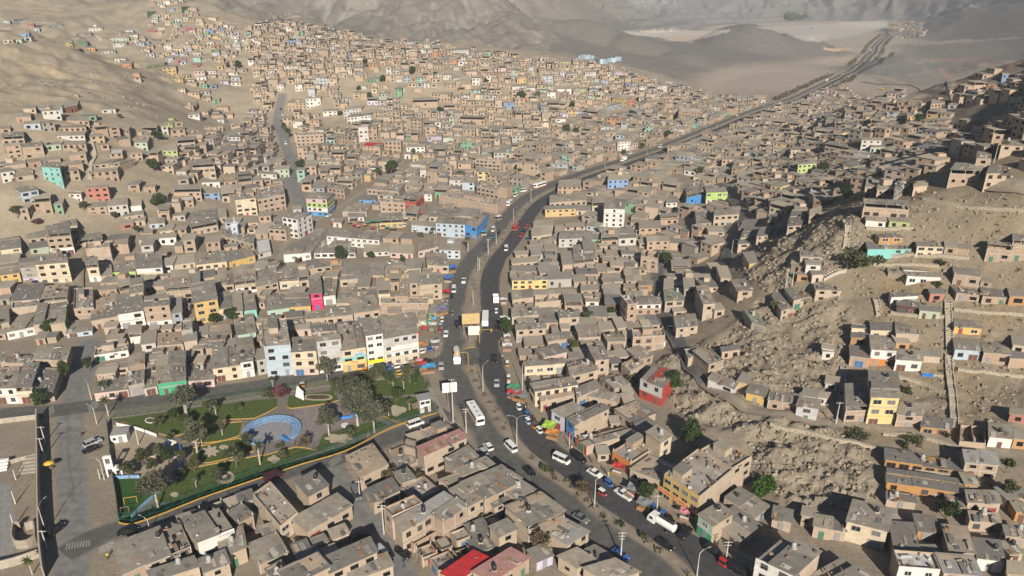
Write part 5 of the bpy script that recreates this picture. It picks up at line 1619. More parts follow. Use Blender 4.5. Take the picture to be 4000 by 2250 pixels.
row('I', 'on the lower left hill', '''
335 1346 482 1356 345 1301 b1440 T/q s #turquoise two-storey house beside the stairway on the left hill
175 1191 342 1176 165 1146 2.3 B s
540 971 716 976 540 945 1 B s
470 1031 692 1026 465 1005 1.2 B s
460 1096 682 1091 470 1070 1.2 W s
500 1166 692 1161 510 1140 b1215 B f
560 1251 692 1246 555 1225 1.5 B s
885 1241 987 1236 895 1205 1.4 B w
755 1331 962 1311 880 1290 1.3 B s
715 1396 947 1371 740 1358 1.6 B f
1085 1151 1187 1151 1100 1120 b1185 m s
1145 1031 1267 1031 1150 1000 1.2 G t
1330 986 1392 991 1380 960 1 l s
820 886 932 881 825 866 b915 W s
1425 1136 1572 1126 1440 1105 2.5 P t
1535 1181 1662 1166 1560 1146 2.2 B s
1550 1336 1732 1326 1515 1290 b1412 T/T t
1755 1231 1892 1216 1790 1181 2.3 T/W s
185 876 286 873 190 852 1 T s
286 872 390 872 300 852 1.1 T/L s
392 872 500 870 400 850 1.2 L s
500 876 622 851 520 835 1.2 R s
130 945 245 938 130 915 1.2 B s
190 1001 322 996 200 981 1.2 L s
10 1106 187 1096 20 1071 b1200 B t
2 1040 80 1035 0 1000 1 B s
655 940 775 935 665 920 1 N s
1130 1251 1272 1246 1140 1225 1 B t
1260 1221 1432 1211 1260 1160 1 T/l s
880 1015 1040 1045 900 985 1 T s
1760 1100 1900 1090 1770 1070 1.2 G s
1880 1075 1960 1060 1890 1045 1.2 W s
''')
row('J', 'in the far middle quarter', """
825 1025 905 1020 850 1005 b1150 B/W w #white five-storey building far off beyond the school
905 1030 975 1025 915 1005 b1130 B f
320 1095 545 1085 330 1070 b1200 B/B f
1035 1145 1170 1150 1050 1130 b1225 B/B w
1215 955 1335 965 1230 945 b1065 T/T f
605 1085 740 1110 640 1075 2.6 B f
905 1290 1145 1312 960 1255 1.7 T/C s
1775 1285 1975 1300 1800 1275 b1400 B/B f
1325 1375 1375 1370 1330 1350 b1440 T/W s
1380 1380 1530 1400 1410 1365 3 B/U/R s
1650 1140 1770 1150 1660 1115 b1200 B/N s
1965 1210 2065 1205 1970 1190 1.6 T/q s
1385 1105 1500 1100 1400 1085 2 B/v/FR s
400 800 520 790 420 780 b885 T/W+B s
290 815 385 810 300 790 1.1 W s
255 830 405 830 260 820 b900 B/B s
540 900 655 895 550 880 b945 T/W s
705 890 850 870 760 860 2 B/W s
735 950 930 930 780 905 1.8 T/W s
1580 635 1722 620 1600 605 b660 T/W s
1510 610 1575 605 1520 590 b645 T/W s
1675 535 1725 530 1680 520 2.3 B s
1700 580 1785 575 1710 565 1.4 T/P s
1530 410 1720 400 1550 385 1.3 T/W s
1735 425 1800 420 1740 415 1 L s
915 520 1000 520 920 495 1.8 O/O s
900 645 1000 635 905 625 1 T/N s
815 695 890 695 830 680 1 T/m s
985 760 1070 755 1000 740 2 m s
1415 755 1570 760 1440 740 2.2 B f
1265 810 1470 805 1290 780 b860 B/L+B/L t
1640 945 1845 950 1680 930 b1005 B/B/F t
1870 1030 2000 1045 1900 1010 1.8 W s
2000 900 2070 910 2010 880 2 T/C s
295 980 375 985 320 960 b1035 T/W s
445 970 520 975 450 955 1.6 T/C s
865 1175 1015 1185 900 1150 1.5 B r
1215 1190 1365 1185 1230 1165 1.8 T/W+L s
145 1370 265 1365 160 1340 2 T/m/FR s
10 1400 165 1410 20 1380 1.2 W s
400 1310 620 1305 420 1295 1.6 G s
620 1320 690 1330 640 1300 1.6 U s
1140 705 1200 705 1150 690 1.2 W s
""")
row('K', 'in the far town beside the avenue', """
240 615 330 612 250 600 b658 T/L s
40 625 115 620 50 600 2.6 T/Y s
0 700 115 695 10 680 1.4 T/W s
120 712 185 710 130 695 1.2 W s
285 745 352 745 295 725 b780 T/W s
350 720 480 718 360 705 1.2 T/W s
490 725 600 718 500 705 1.2 T/l+N s
625 700 730 690 640 675 1.9 T/W s
590 585 680 582 600 570 1.8 B/W s
440 600 525 595 450 580 1.8 T/W s
395 500 475 498 400 490 1.1 l s
1170 700 1255 690 1190 680 b738 T/W s
1235 665 1295 660 1240 650 1.8 W s
1000 690 1045 688 1010 675 1.2 W s
1085 625 1165 630 1095 615 1 L s
780 685 880 685 790 670 1.1 P s
810 785 925 800 830 765 b822 T/Y+C s
940 815 990 815 950 795 1.7 R/R s
750 870 880 840 840 825 b905 L/L/FR s
620 890 740 905 650 870 1.4 L s
960 885 1010 905 980 870 2 L s
985 915 1130 885 1040 870 1.6 L/L/FR s
1350 890 1525 905 1370 865 b985 B/B+B+W/FR w #tall brick block with white banded top floor beside the far avenue
1955 780 2055 785 1960 765 1.4 Y s
1960 800 2050 805 1965 790 1.4 W s
1300 1035 1390 1045 1330 1020 1.6 T/W+O s
355 960 435 960 365 945 1.9 T/W s
100 830 205 840 130 815 2 T/U/R s
855 1150 960 1140 880 1125 b1225 T/W s
960 1165 1020 1150 975 1130 1.8 T/P s
40 1310 215 1320 50 1295 b1425 B/W/R f
215 1370 270 1380 230 1355 2 B/W s
265 1320 450 1330 280 1300 1.6 G/L s
1880 1240 2005 1235 1895 1215 1.3 T/L s
1700 1290 1870 1285 1710 1265 2 B s
1780 1360 1900 1355 1790 1340 1.6 T/C t
730 1075 850 1070 740 1050 2.4 B s
""")
row('L', 'on the far right slope', """
795 975 885 985 810 965 b1040 U/U/F s
855 1020 1080 1030 880 985 1.6 T/k s
1130 940 1255 935 1120 905 1.5 T/Y s
1325 900 1440 895 1330 870 b945 T/k+l s
1825 765 1920 760 1835 740 1.2 Y s
1815 720 1870 715 1820 705 1 L s
1780 680 1855 685 1790 660 1.2 O s
1950 830 2045 830 1960 790 1.8 T/W s
1900 600 2010 600 1890 575 1.4 T/U s
350 785 425 790 360 770 1.7 s s
245 1330 390 1320 260 1310 2.2 T/l s
190 1215 340 1210 200 1190 2 T/C s
465 1160 760 1215 500 1140 2 T t
760 1130 920 1135 770 1115 2 T/W s
830 1190 945 1185 840 1170 1 m s
925 1370 1045 1380 940 1350 1.7 W s
600 1075 805 1060 620 1050 1.6 T/y s
1280 1140 1450 1175 1290 1110 1.6 T s
1690 1275 1805 1280 1700 1220 1.8 B s
1480 1370 1720 1380 1520 1320 2.2 B t
1770 1400 1990 1395 1800 1330 1.6 T s
1320 840 1430 830 1330 805 1.7 B s
830 960 1090 960 840 940 1.6 B s
1890 1170 2070 1175 1895 1130 1.5 T s
1570 1090 1740 1100 1560 1070 1.5 T/y o
""")
row('I', 'on the upper left slope', """
610 272 738 264 620 255 1 W s
2 165 75 165 10 155 1 L s
105 155 205 150 120 142 1 T/L s
185 190 270 190 195 180 1 R s
290 205 365 200 300 190 1 T/m s
395 205 505 200 410 190 1 L s
250 225 315 225 260 215 1 L s
715 225 825 222 725 212 1.2 W s
500 340 580 335 520 315 1 y s
585 320 705 335 590 300 1.2 N s
690 385 765 385 695 370 1 O s
820 415 930 410 830 400 1 m s
925 475 1015 475 935 460 1.1 W s
965 510 1060 515 985 490 1.2 O s
1185 530 1330 510 1220 495 1.1 l s
1310 545 1420 540 1320 525 1.3 T/Y s
880 305 1040 302 900 290 1 T/m s
910 350 1020 348 920 340 1 W s
1190 238 1260 240 1200 225 1 R s
1255 220 1335 218 1265 208 1 P s
1495 225 1580 222 1500 210 1.2 M s
1430 485 1500 480 1440 470 1.1 M s
1550 525 1620 520 1560 510 1.1 R s
1475 610 1535 605 1485 595 1 y s
1665 575 1745 570 1680 560 1 W s
1700 690 1750 688 1705 680 1 U s
1535 840 1590 845 1540 815 1 R s
1185 95 1275 90 1195 80 1 N s
1465 55 1535 50 1475 40 1.2 l s
1875 345 1940 350 1885 335 2 W s
1520 930 1610 920 1540 910 1.4 W s
""")
for f in FOOT: occ_mark(f)
occ_strips()
for pl in [[(428,1636),(1646,1474),(1740,1500),(1720,1620),(515,2060),(455,2040)],                       # park
           [(0,1640),(190,1640),(230,2250),(0,2250)], [(170,1640),(470,1640),(470,2120),(170,2120)],       # sports yard, parking
           [(1270,915),(1400,910),(1400,975),(1270,975)], [(1300,860),(1620,862),(1600,925),(1300,900)],   # school yard, market plaza
           [(1400,1010),(1640,1010),(1600,1035),(1400,1040)],
           [(310,865),(430,860),(430,945),(310,940)], [(1000,830),(1100,820),(1100,860),(1000,870)], [(720,1000),(800,1000),(800,1030),(720,1030)],
           [(1270,470),(1400,470),(1400,500),(1270,505)], [(1330,340),(1420,330),(1420,360),(1330,365)],
           [(2650,690),(2700,690),(2680,740),(2640,740)], [(3350,365),(3560,350),(3640,372),(3560,402),(3400,392)], [(3770,420),(3900,420),(3900,470),(3770,470)]]:
 occ_px(pl)
def ang_px(a, b):
 p, q = G(*a), G(*b); return math.atan2(q.y - p.y, q.x - p.x)
road_a = ang_px((2448,632), (2803,496))
low = lambda r: r.choice([.95, 1, 1.1, 1.3])
mid = lambda r: r.choice([.9, 1, 1, 1.1, 1.3, 1.6, 2, 2, 2.4])
tall = lambda r: r.choice([.95, 1, 1.2, 1.3, 1.6, 2, 2, 2.3, 2.6, 3])
# low houses and lean-tos in the gaps of the near blocks: they compete with the rows for the 300 largest
nf = 0
nf += fill([(0,1330),(0,1000),(1080,1010),(1400,1050),(1750,1050),(1860,1060),(1780,1180),(1690,1390),(1000,1490),(420,1560),(380,1340)], ang_px((0,1250),(1000,1200)), 6.5, 7.5, .93, low, .1, 'among low sheds left of avenue', 3, 1.05, 1.15, .35)
nf += fill([(700,2070),(1340,1840),(1660,1700),(1850,1650),(2000,1780),(2500,2170),(2600,2250),(700,2250)], ang_px((1400,1900),(1690,1790)), 6.5, 7.5, .9, low, .05, 'among low sheds south of park', 4, 1.05, 1.15, .4)
nf += fill([(2040,1400),(2500,1400),(2560,1560),(2640,1800),(2980,1980),(3150,2250),(2880,2250),(2600,2030),(2250,1750),(2060,1560)], ang_px((2245,1634),(2380,1580)), 6.5, 7.5, .85, low, .05, 'among low sheds right of avenue', 5, 1.05, 1.15, .4)
nf += fill([(3450,1950),(4000,1950),(4000,2250),(3480,2250)], 0.05, 6.5, 7.5, .85, low, .12, 'among bottom right shacks', 6, 1.1, 1.3, .4)
nf += fill([(2060,900),(2560,900),(2700,1080),(2570,1330),(2050,1330),(1990,1180),(2000,1000)], 0.0, 6.5, 7.5, .92, low, .08, 'in dense quarter right of avenue', 7, 1.05, 1.15, .5)
tiny = lambda r: r.choice([.85, .9, 1])
nf += fill([(0,1330),(0,1000),(1080,1010),(1400,1050),(1750,1050),(1860,1060),(1780,1180),(1690,1390),(1000,1490),(420,1560),(380,1340)], ang_px((0,1250),(1000,1200)), 3.9, 4.4, .95, tiny, .05, 'among tiny sheds left of avenue', 33, 1.02, 1.05, .3)
nf += fill([(700,2070),(1340,1840),(1660,1700),(1850,1650),(2000,1780),(2500,2170),(2600,2250),(700,2250)], ang_px((1400,1900),(1690,1790)), 3.9, 4.4, .95, tiny, .03, 'among tiny sheds south of park', 34, 1.02, 1.05, .3)
nf += fill([(2060,900),(2560,900),(2700,1080),(2570,1330),(2500,1400),(2560,1560),(2640,1800),(2980,1980),(2880,2250),(2600,2030),(2250,1750),(2060,1560),(1990,1180),(2000,1000)], 0.1, 3.9, 4.4, .95, tiny, .04, 'among tiny sheds right of avenue', 35, 1.02, 1.05, .3)
nf += fill([(3450,1950),(4000,1950),(4000,2250),(3480,2250)], 0.05, 4, 4.4, .7, tiny, .1, 'among tiny bottom right sheds', 36, 1.05, 1.2, .3)
# further quarters: one object
nf2 = 0
nf2 += fill([(0,1000),(0,760),(330,740),(700,700),(1050,690),(1130,740),(1240,850),(1250,860),(1090,1000),(1080,1010)], ang_px((0,950),(1000,930)), 6.5, 7.5, .85, mid, .22, None, 11, 1.06, 1.15)
nf2 += fill([(1250,860),(1240,850),(1700,790),(2060,790),(1990,880),(1860,1060),(1400,1050)], ang_px((1400,860),(1800,900)), 7, 9, .8, low, .15, None, 12, 1.05, 1.15)
nf2 += fill([(2300,420),(2600,400),(2900,390),(2990,420),(2600,580),(2230,700),(2060,790),(1850,790),(2050,600)], road_a - math.pi / 2, 7.6, 9, .95, tall, .24, None, 13, 1.0, 1.08)
nf2 += fill([(560,640),(760,560),(960,480),(1000,330),(1400,330),(2000,400),(2300,420),(2050,600),(1850,790),(1700,800),(1240,850),(1150,740),(1050,690),(700,700)], ang_px((1300,620),(1900,640)), 7.4, 8.6, .92, tall, .20, None, 14, 1.0, 1.08)
nf2 += fill([(1000,330),(950,130),(1150,98),(1450,158),(1800,196),(2050,230),(2300,250),(2460,292),(2620,337),(2900,388),(2600,400),(2300,420),(2000,400),(1400,330)], ang_px((1300,260),(2000,290)), 6.8, 7.4, .86, mid, .26, None, 15, 1.03, 1.25)
nf2 += fill([(0,72),(450,122),(560,190),(700,330),(800,350),(950,335),(945,130),(700,0),(560,0),(600,80),(520,118),(240,100)], ang_px((300,170),(800,200)), 7, 6, .66, lambda r: r.choice([.9, 1, 1, 1.2]), .7, None, 16, 1.3, 2.0)
nf2 += fill([(0,470),(330,465),(600,520),(900,490),(760,560),(560,640),(560,690),(0,755)], ang_px((0,650),(600,620)), 7, 7.5, .72, mid, .3, None, 17, 1.12, 1.4)
nf2 += fill([(620,330),(820,350),(950,480),(800,470),(700,400)], 0.1, 7, 6.5, .5, low, .4, None, 18, 1.3, 1.8)
nf2 += fill([(2120,800),(2240,720),(2600,600),(2990,430),(3110,380),(3280,345),(3350,385),(3230,470),(3000,640),(2900,720),(2800,730),(2560,900),(2060,900)], road_a - math.pi / 2, 7.5, 9, .93, mid, .2, None, 19, 1.0, 1.08)
nf2 += fill([(3350,385),(3550,405),(3640,385),(3760,420),(3700,560),(3650,690),(3350,750),(3150,795),(2950,880),(2850,1000),(2700,1080),(2560,900),(2800,730),(2900,720),(3000,640),(3230,470)], ang_px((3000,700),(3400,680)), 7, 8, .93, mid, .2, None, 20, 1.06, 1.15)
nf2 += fill([(3640,385),(3700,352),(3850,292),(3998,245),(4100,300),(4100,680),(3700,690),(3760,420)], 0.1, 7, 7, .9, mid, .2, None, 21, 1.08, 1.2)
nf2 += fill([(3480,90),(3600,95),(3620,140),(3520,150),(3470,135)], 0.5, 10, 10, .6, low, .3, None, 22, 1.2, 1.4)
nf2 += fill([(0,150),(120,135),(330,215),(500,280),(600,330),(560,345),(400,260),(200,190),(0,185)], 0.15, 6, 5, .22, low, .6, None, 23, 1.4, 2.2)
nf2 += fill([(3640,470),(4000,380),(4200,420),(4200,700),(3950,700),(3700,660)], 0.05, 7, 7.5, .9, mid, .15, None, 24, 1.06, 1.15)
nf2 += fill([(2880,860),(2960,830),(3130,800),(3330,765),(3300,740),(3000,790),(2880,820)], 0.1, 6.5, 7, .95, low, .08, None, 25, 1.05, 1.1)
nf2 += fill([(2720,1090),(2840,1000),(2900,960),(2890,1040),(2760,1150)], 0.1, 6.5, 7, .9, low, .08, None, 26, 1.05, 1.1)
build_candidates(300)
so = SM.build('distant_houses', attr_mat('house_paint', 0.9, 0.14, 1.6, 0.15, 0.1, 0.15))
tag(so, 'thousands of small brick and painted houses packed over the valley and slopes', 'houses', kind='stuff')
print('houses', len(HOUSES), 'near fill', nf, 'far fill', nf2, 'cand', len(CAND), 'objects', len(bpy.data.objects), 'minarea', CAND[299]['area'])
# ---------------------------------------------------------------- trees and bushes
def leaf_mat(name, a, b, c):
 m = bpy.data.materials.new(name); m.use_nodes = True
 nt = m.node_tree; N = nt.nodes; L = nt.links; p = N['Principled BSDF']
 p.inputs['Roughness'].default_value = 0.75; p.inputs['Specular IOR Level'].default_value = 0.2
 at = N.new('ShaderNodeAttribute'); at.attribute_name = 'tint'
 L.new(at.outputs['Color'], p.inputs['Base Color'])
 m['pal'] = 1
 MATS[name] = m
 PAL[name] = (a, b, c)
 return m
PAL = {}
LEAF = {'dark': leaf_mat('foliage_dark', (.020,.036,.012), (.036,.058,.018), (.060,.080,.028)),
  'olive': leaf_mat('foliage_olive', (.042,.052,.022), (.068,.078,.034), (.105,.110,.055)),
  'grey': leaf_mat('foliage_grey', (.052,.060,.034), (.085,.088,.055), (.125,.122,.082)),
  'dry': leaf_mat('foliage_dry', (.07,.055,.03), (.11,.085,.05), (.15,.12,.075)),
  'purple': leaf_mat('foliage_purple', (.075,.03,.035), (.13,.05,.06), (.19,.075,.085)),
  'bright': leaf_mat('foliage_bright', (.03,.065,.012), (.055,.105,.02), (.085,.14,.03))}
M_BARK = mat('bark', (0.17,0.135,0.10), 0.95, 0.25, 3, 0.5); M_BARKP = mat('pale_bark', (0.42,0.38,0.31), 0.9, 0.2, 3, 0.3)
def crown_mesh(name, key, blobs, nleaf, ls, rng):
 pal = PAL[LEAF[key].name]; mb = MB(); tot = sum(b[1] ** 2 for b in blobs)
 for c, r, sq in blobs:
  n = int(nleaf * r * r / tot); clump = rng.random()
  for _ in range(n):
   d = Vector((rng.gauss(0, 1), rng.gauss(0, 1), rng.gauss(0, 1))).normalized()
   q = Vector(c) + Vector((d.x, d.y, d.z * sq)) * r * (rng.random() ** 0.30) * rng.uniform(.75, 1.12)
   a = Vector((rng.gauss(0, 1), rng.gauss(0, 1), rng.gauss(0, .7))).normalized(); b = a.orthogonal(); b.rotate(Matrix.Rotation(rng.uniform(0, 6.28), 3, a))
   s = ls * rng.uniform(.55, 1.3); u = b * s; v = a.cross(b) * s * rng.uniform(.5, .9)
   t = pal[min(2, max(0, int((clump * .6 + rng.random() * .7) * 2.3)))]
   mb.poly([q - u, q - v * .8 + u * .1, q + u, q + v * .8], 0, t)
 return mb.mesh(name, LEAF[key])
def trunk_mesh(limbs, m):
 mb = MB()
 for a, b, r0, r1 in limbs: mb.bar(a, b, r0, 0, r1, 7)
 return mb.mesh('trunk', m)
PROTO = {}
def tree_proto(kind, key, H, R, seed, bark, trunk_f, nb, nleaf, ls, squash=.8, lean=0.0):
 """unit-height plants: trunk with limbs reaching into each clump of the crown"""
 rng = random.Random(seed); limbs = []; blobs = []
 zf = H * trunk_f; r0 = H * .022 + .03
 top = Vector((lean * H, 0, zf)); limbs.append(((0, 0, -.3), tuple(top), r0 * 1.25, r0 * .8))
 for k in range(nb):
  a = 6.28 * k / nb + rng.uniform(-.5, .5); rr = R * rng.uniform(.25, .68) * (1 if k else .1)
  z = zf + (H - zf) * rng.uniform(.25, .82) if k else H - R * .42 * squash
  br = R * rng.uniform(.30, .52)
  c = Vector((top.x + math.cos(a) * rr, math.sin(a) * rr, z)); blobs.append((tuple(c), br, squash))
  mid = top.lerp(c, .5) + Vector((0, 0, -.08 * H * rng.random()))
  limbs += [(tuple(top), tuple(mid), r0 * .6, r0 * .4), (tuple(mid), tuple(c), r0 * .4, r0 * .15)]
 PROTO[kind] = (crown_mesh('crown', key, blobs, nleaf, ls, rng), trunk_mesh(limbs, bark), H)
for i in range(3):
 tree_proto(f'round{i}', 'dark', 6, 3.4, 10 + i, M_BARK, .28, 9, 1500, .30)
 tree_proto(f'olive{i}', 'olive', 6, 3.0, 20 + i, M_BARK, .3, 8, 1100, .28)
 tree_proto(f'park{i}', 'grey', 9, 3.6, 30 + i, M_BARKP, .36, 11, 1900, .24, .9, (.04, -.05, .02)[i])
 tree_proto(f'bush{i}', 'olive', 2, 1.6, 40 + i, M_BARK, .12, 7, 420, .20, .7)
 tree_proto(f'tall{i}', 'dark', 9, 2.6, 50 + i, M_BARK, .22, 11, 1500, .30, 1.3)
tree_proto('giant', 'grey', 16, 6.2, 61, M_BARKP, .30, 18, 5200, .28, .95)
tree_proto('airy', 'grey', 10, 4.6, 62, M_BARKP, .42, 14, 2100, .25, .8)
tree_proto('purple', 'purple', 3.4, 2.6, 63, M_BARK, .25, 9, 1300, .2, .7)
tree_proto('dry', 'dry', 5, 2.6, 64, M_BARK, .3, 9, 700, .2, .9)
tree_proto('bright', 'bright', 3.5, 2.8, 65, M_BARK, .2, 9, 1300, .24, .75)
tree_proto('hedge', 'olive', 1.6, 3.2, 66, M_BARK, .1, 12, 900, .2, .35)
tree_proto('thin', 'grey', 5, 1.6, 67, M_BARKP, .4, 6, 260, .2, .9)
tree_proto('farblob', 'dark', 6, 3.4, 68, M_BARK, .2, 8, 380, .6)
def palm_proto():
 rng = random.Random(5); mb = MB(); H = 5.0; pal = PAL['foliage_olive']
 for k in range(34):
  a = rng.uniform(0, 6.28); el = rng.uniform(-.7, 1.25); L = rng.uniform(1.3, 1.9); p = Vector((0, 0, H)); d = Vector((math.cos(a) * math.cos(el), math.sin(a) * math.cos(el), math.sin(el)))
  w = Vector((-math.sin(a), math.cos(a), 0)); t = pal[rng.randrange(3)] if el > -.3 else (.16, .12, .06)
  for s in range(4):
   q = p + d * L / 4; d = (d + Vector((0, 0, -.28))).normalized(); w0 = .30 - .05 * s; w1 = .30 - .05 * (s + 1)
   for sg in (1, -1):
    mb.poly([p, q, q + w * w1 * sg - Vector((0, 0, .12)), p + w * w0 * sg - Vector((0, 0, .12))], 0, t)
   p = q
 tb = MB()
 for s in range(6): tb.bar((0, 0, -.2 + s * (H + .1) / 6), (0, 0, -.2 + (s + 1) * (H + .1) / 6), .22 - .01 * s, 0, .17, 8)
 PROTO['palm'] = (mb.mesh('crown', LEAF['olive']), tb.mesh('trunk', M_BARKP), H)
palm_proto()
NAME = {'round':'round_tree','olive':'leafy_tree','park':'park_tree','bush':'bush','tall':'tall_tree','giant':'park_tree','airy':'park_tree','purple':'flowering_bush','dry':'dry_tree','bright':'bush','hedge':'hedge_bush','thin':'thin_tree','farblob':'round_tree','palm':'palm_tree'}
CATG = {'bush':'bush','purple':'bush','bright':'bush','hedge':'bush','palm':'palm tree'}
TREES = 0
def plant(t, x, y, kind, h, label, wide=1.0):
 global TREES
 p = GT(t, x, y); rng = random.Random(int(x * 7 + y * 13 + ord(t)))
 base = kind
 if kind + '0' in PROTO: base = kind + str(rng.randrange(3))
 cm, tm, H = PROTO[base]; s = h / H
 r = empty(NAME[kind], p, rng.uniform(0, 6.28))
 inst('trunk', tm, r, (0, 0, 0), 0, (s, s, s)); inst('crown', cm, r, (0, 0, 0), 0, (s * wide, s * wide, s))
 tag(r, label, CATG.get(kind, 'tree'), 'trees and bushes of the town')
 TREES += 1
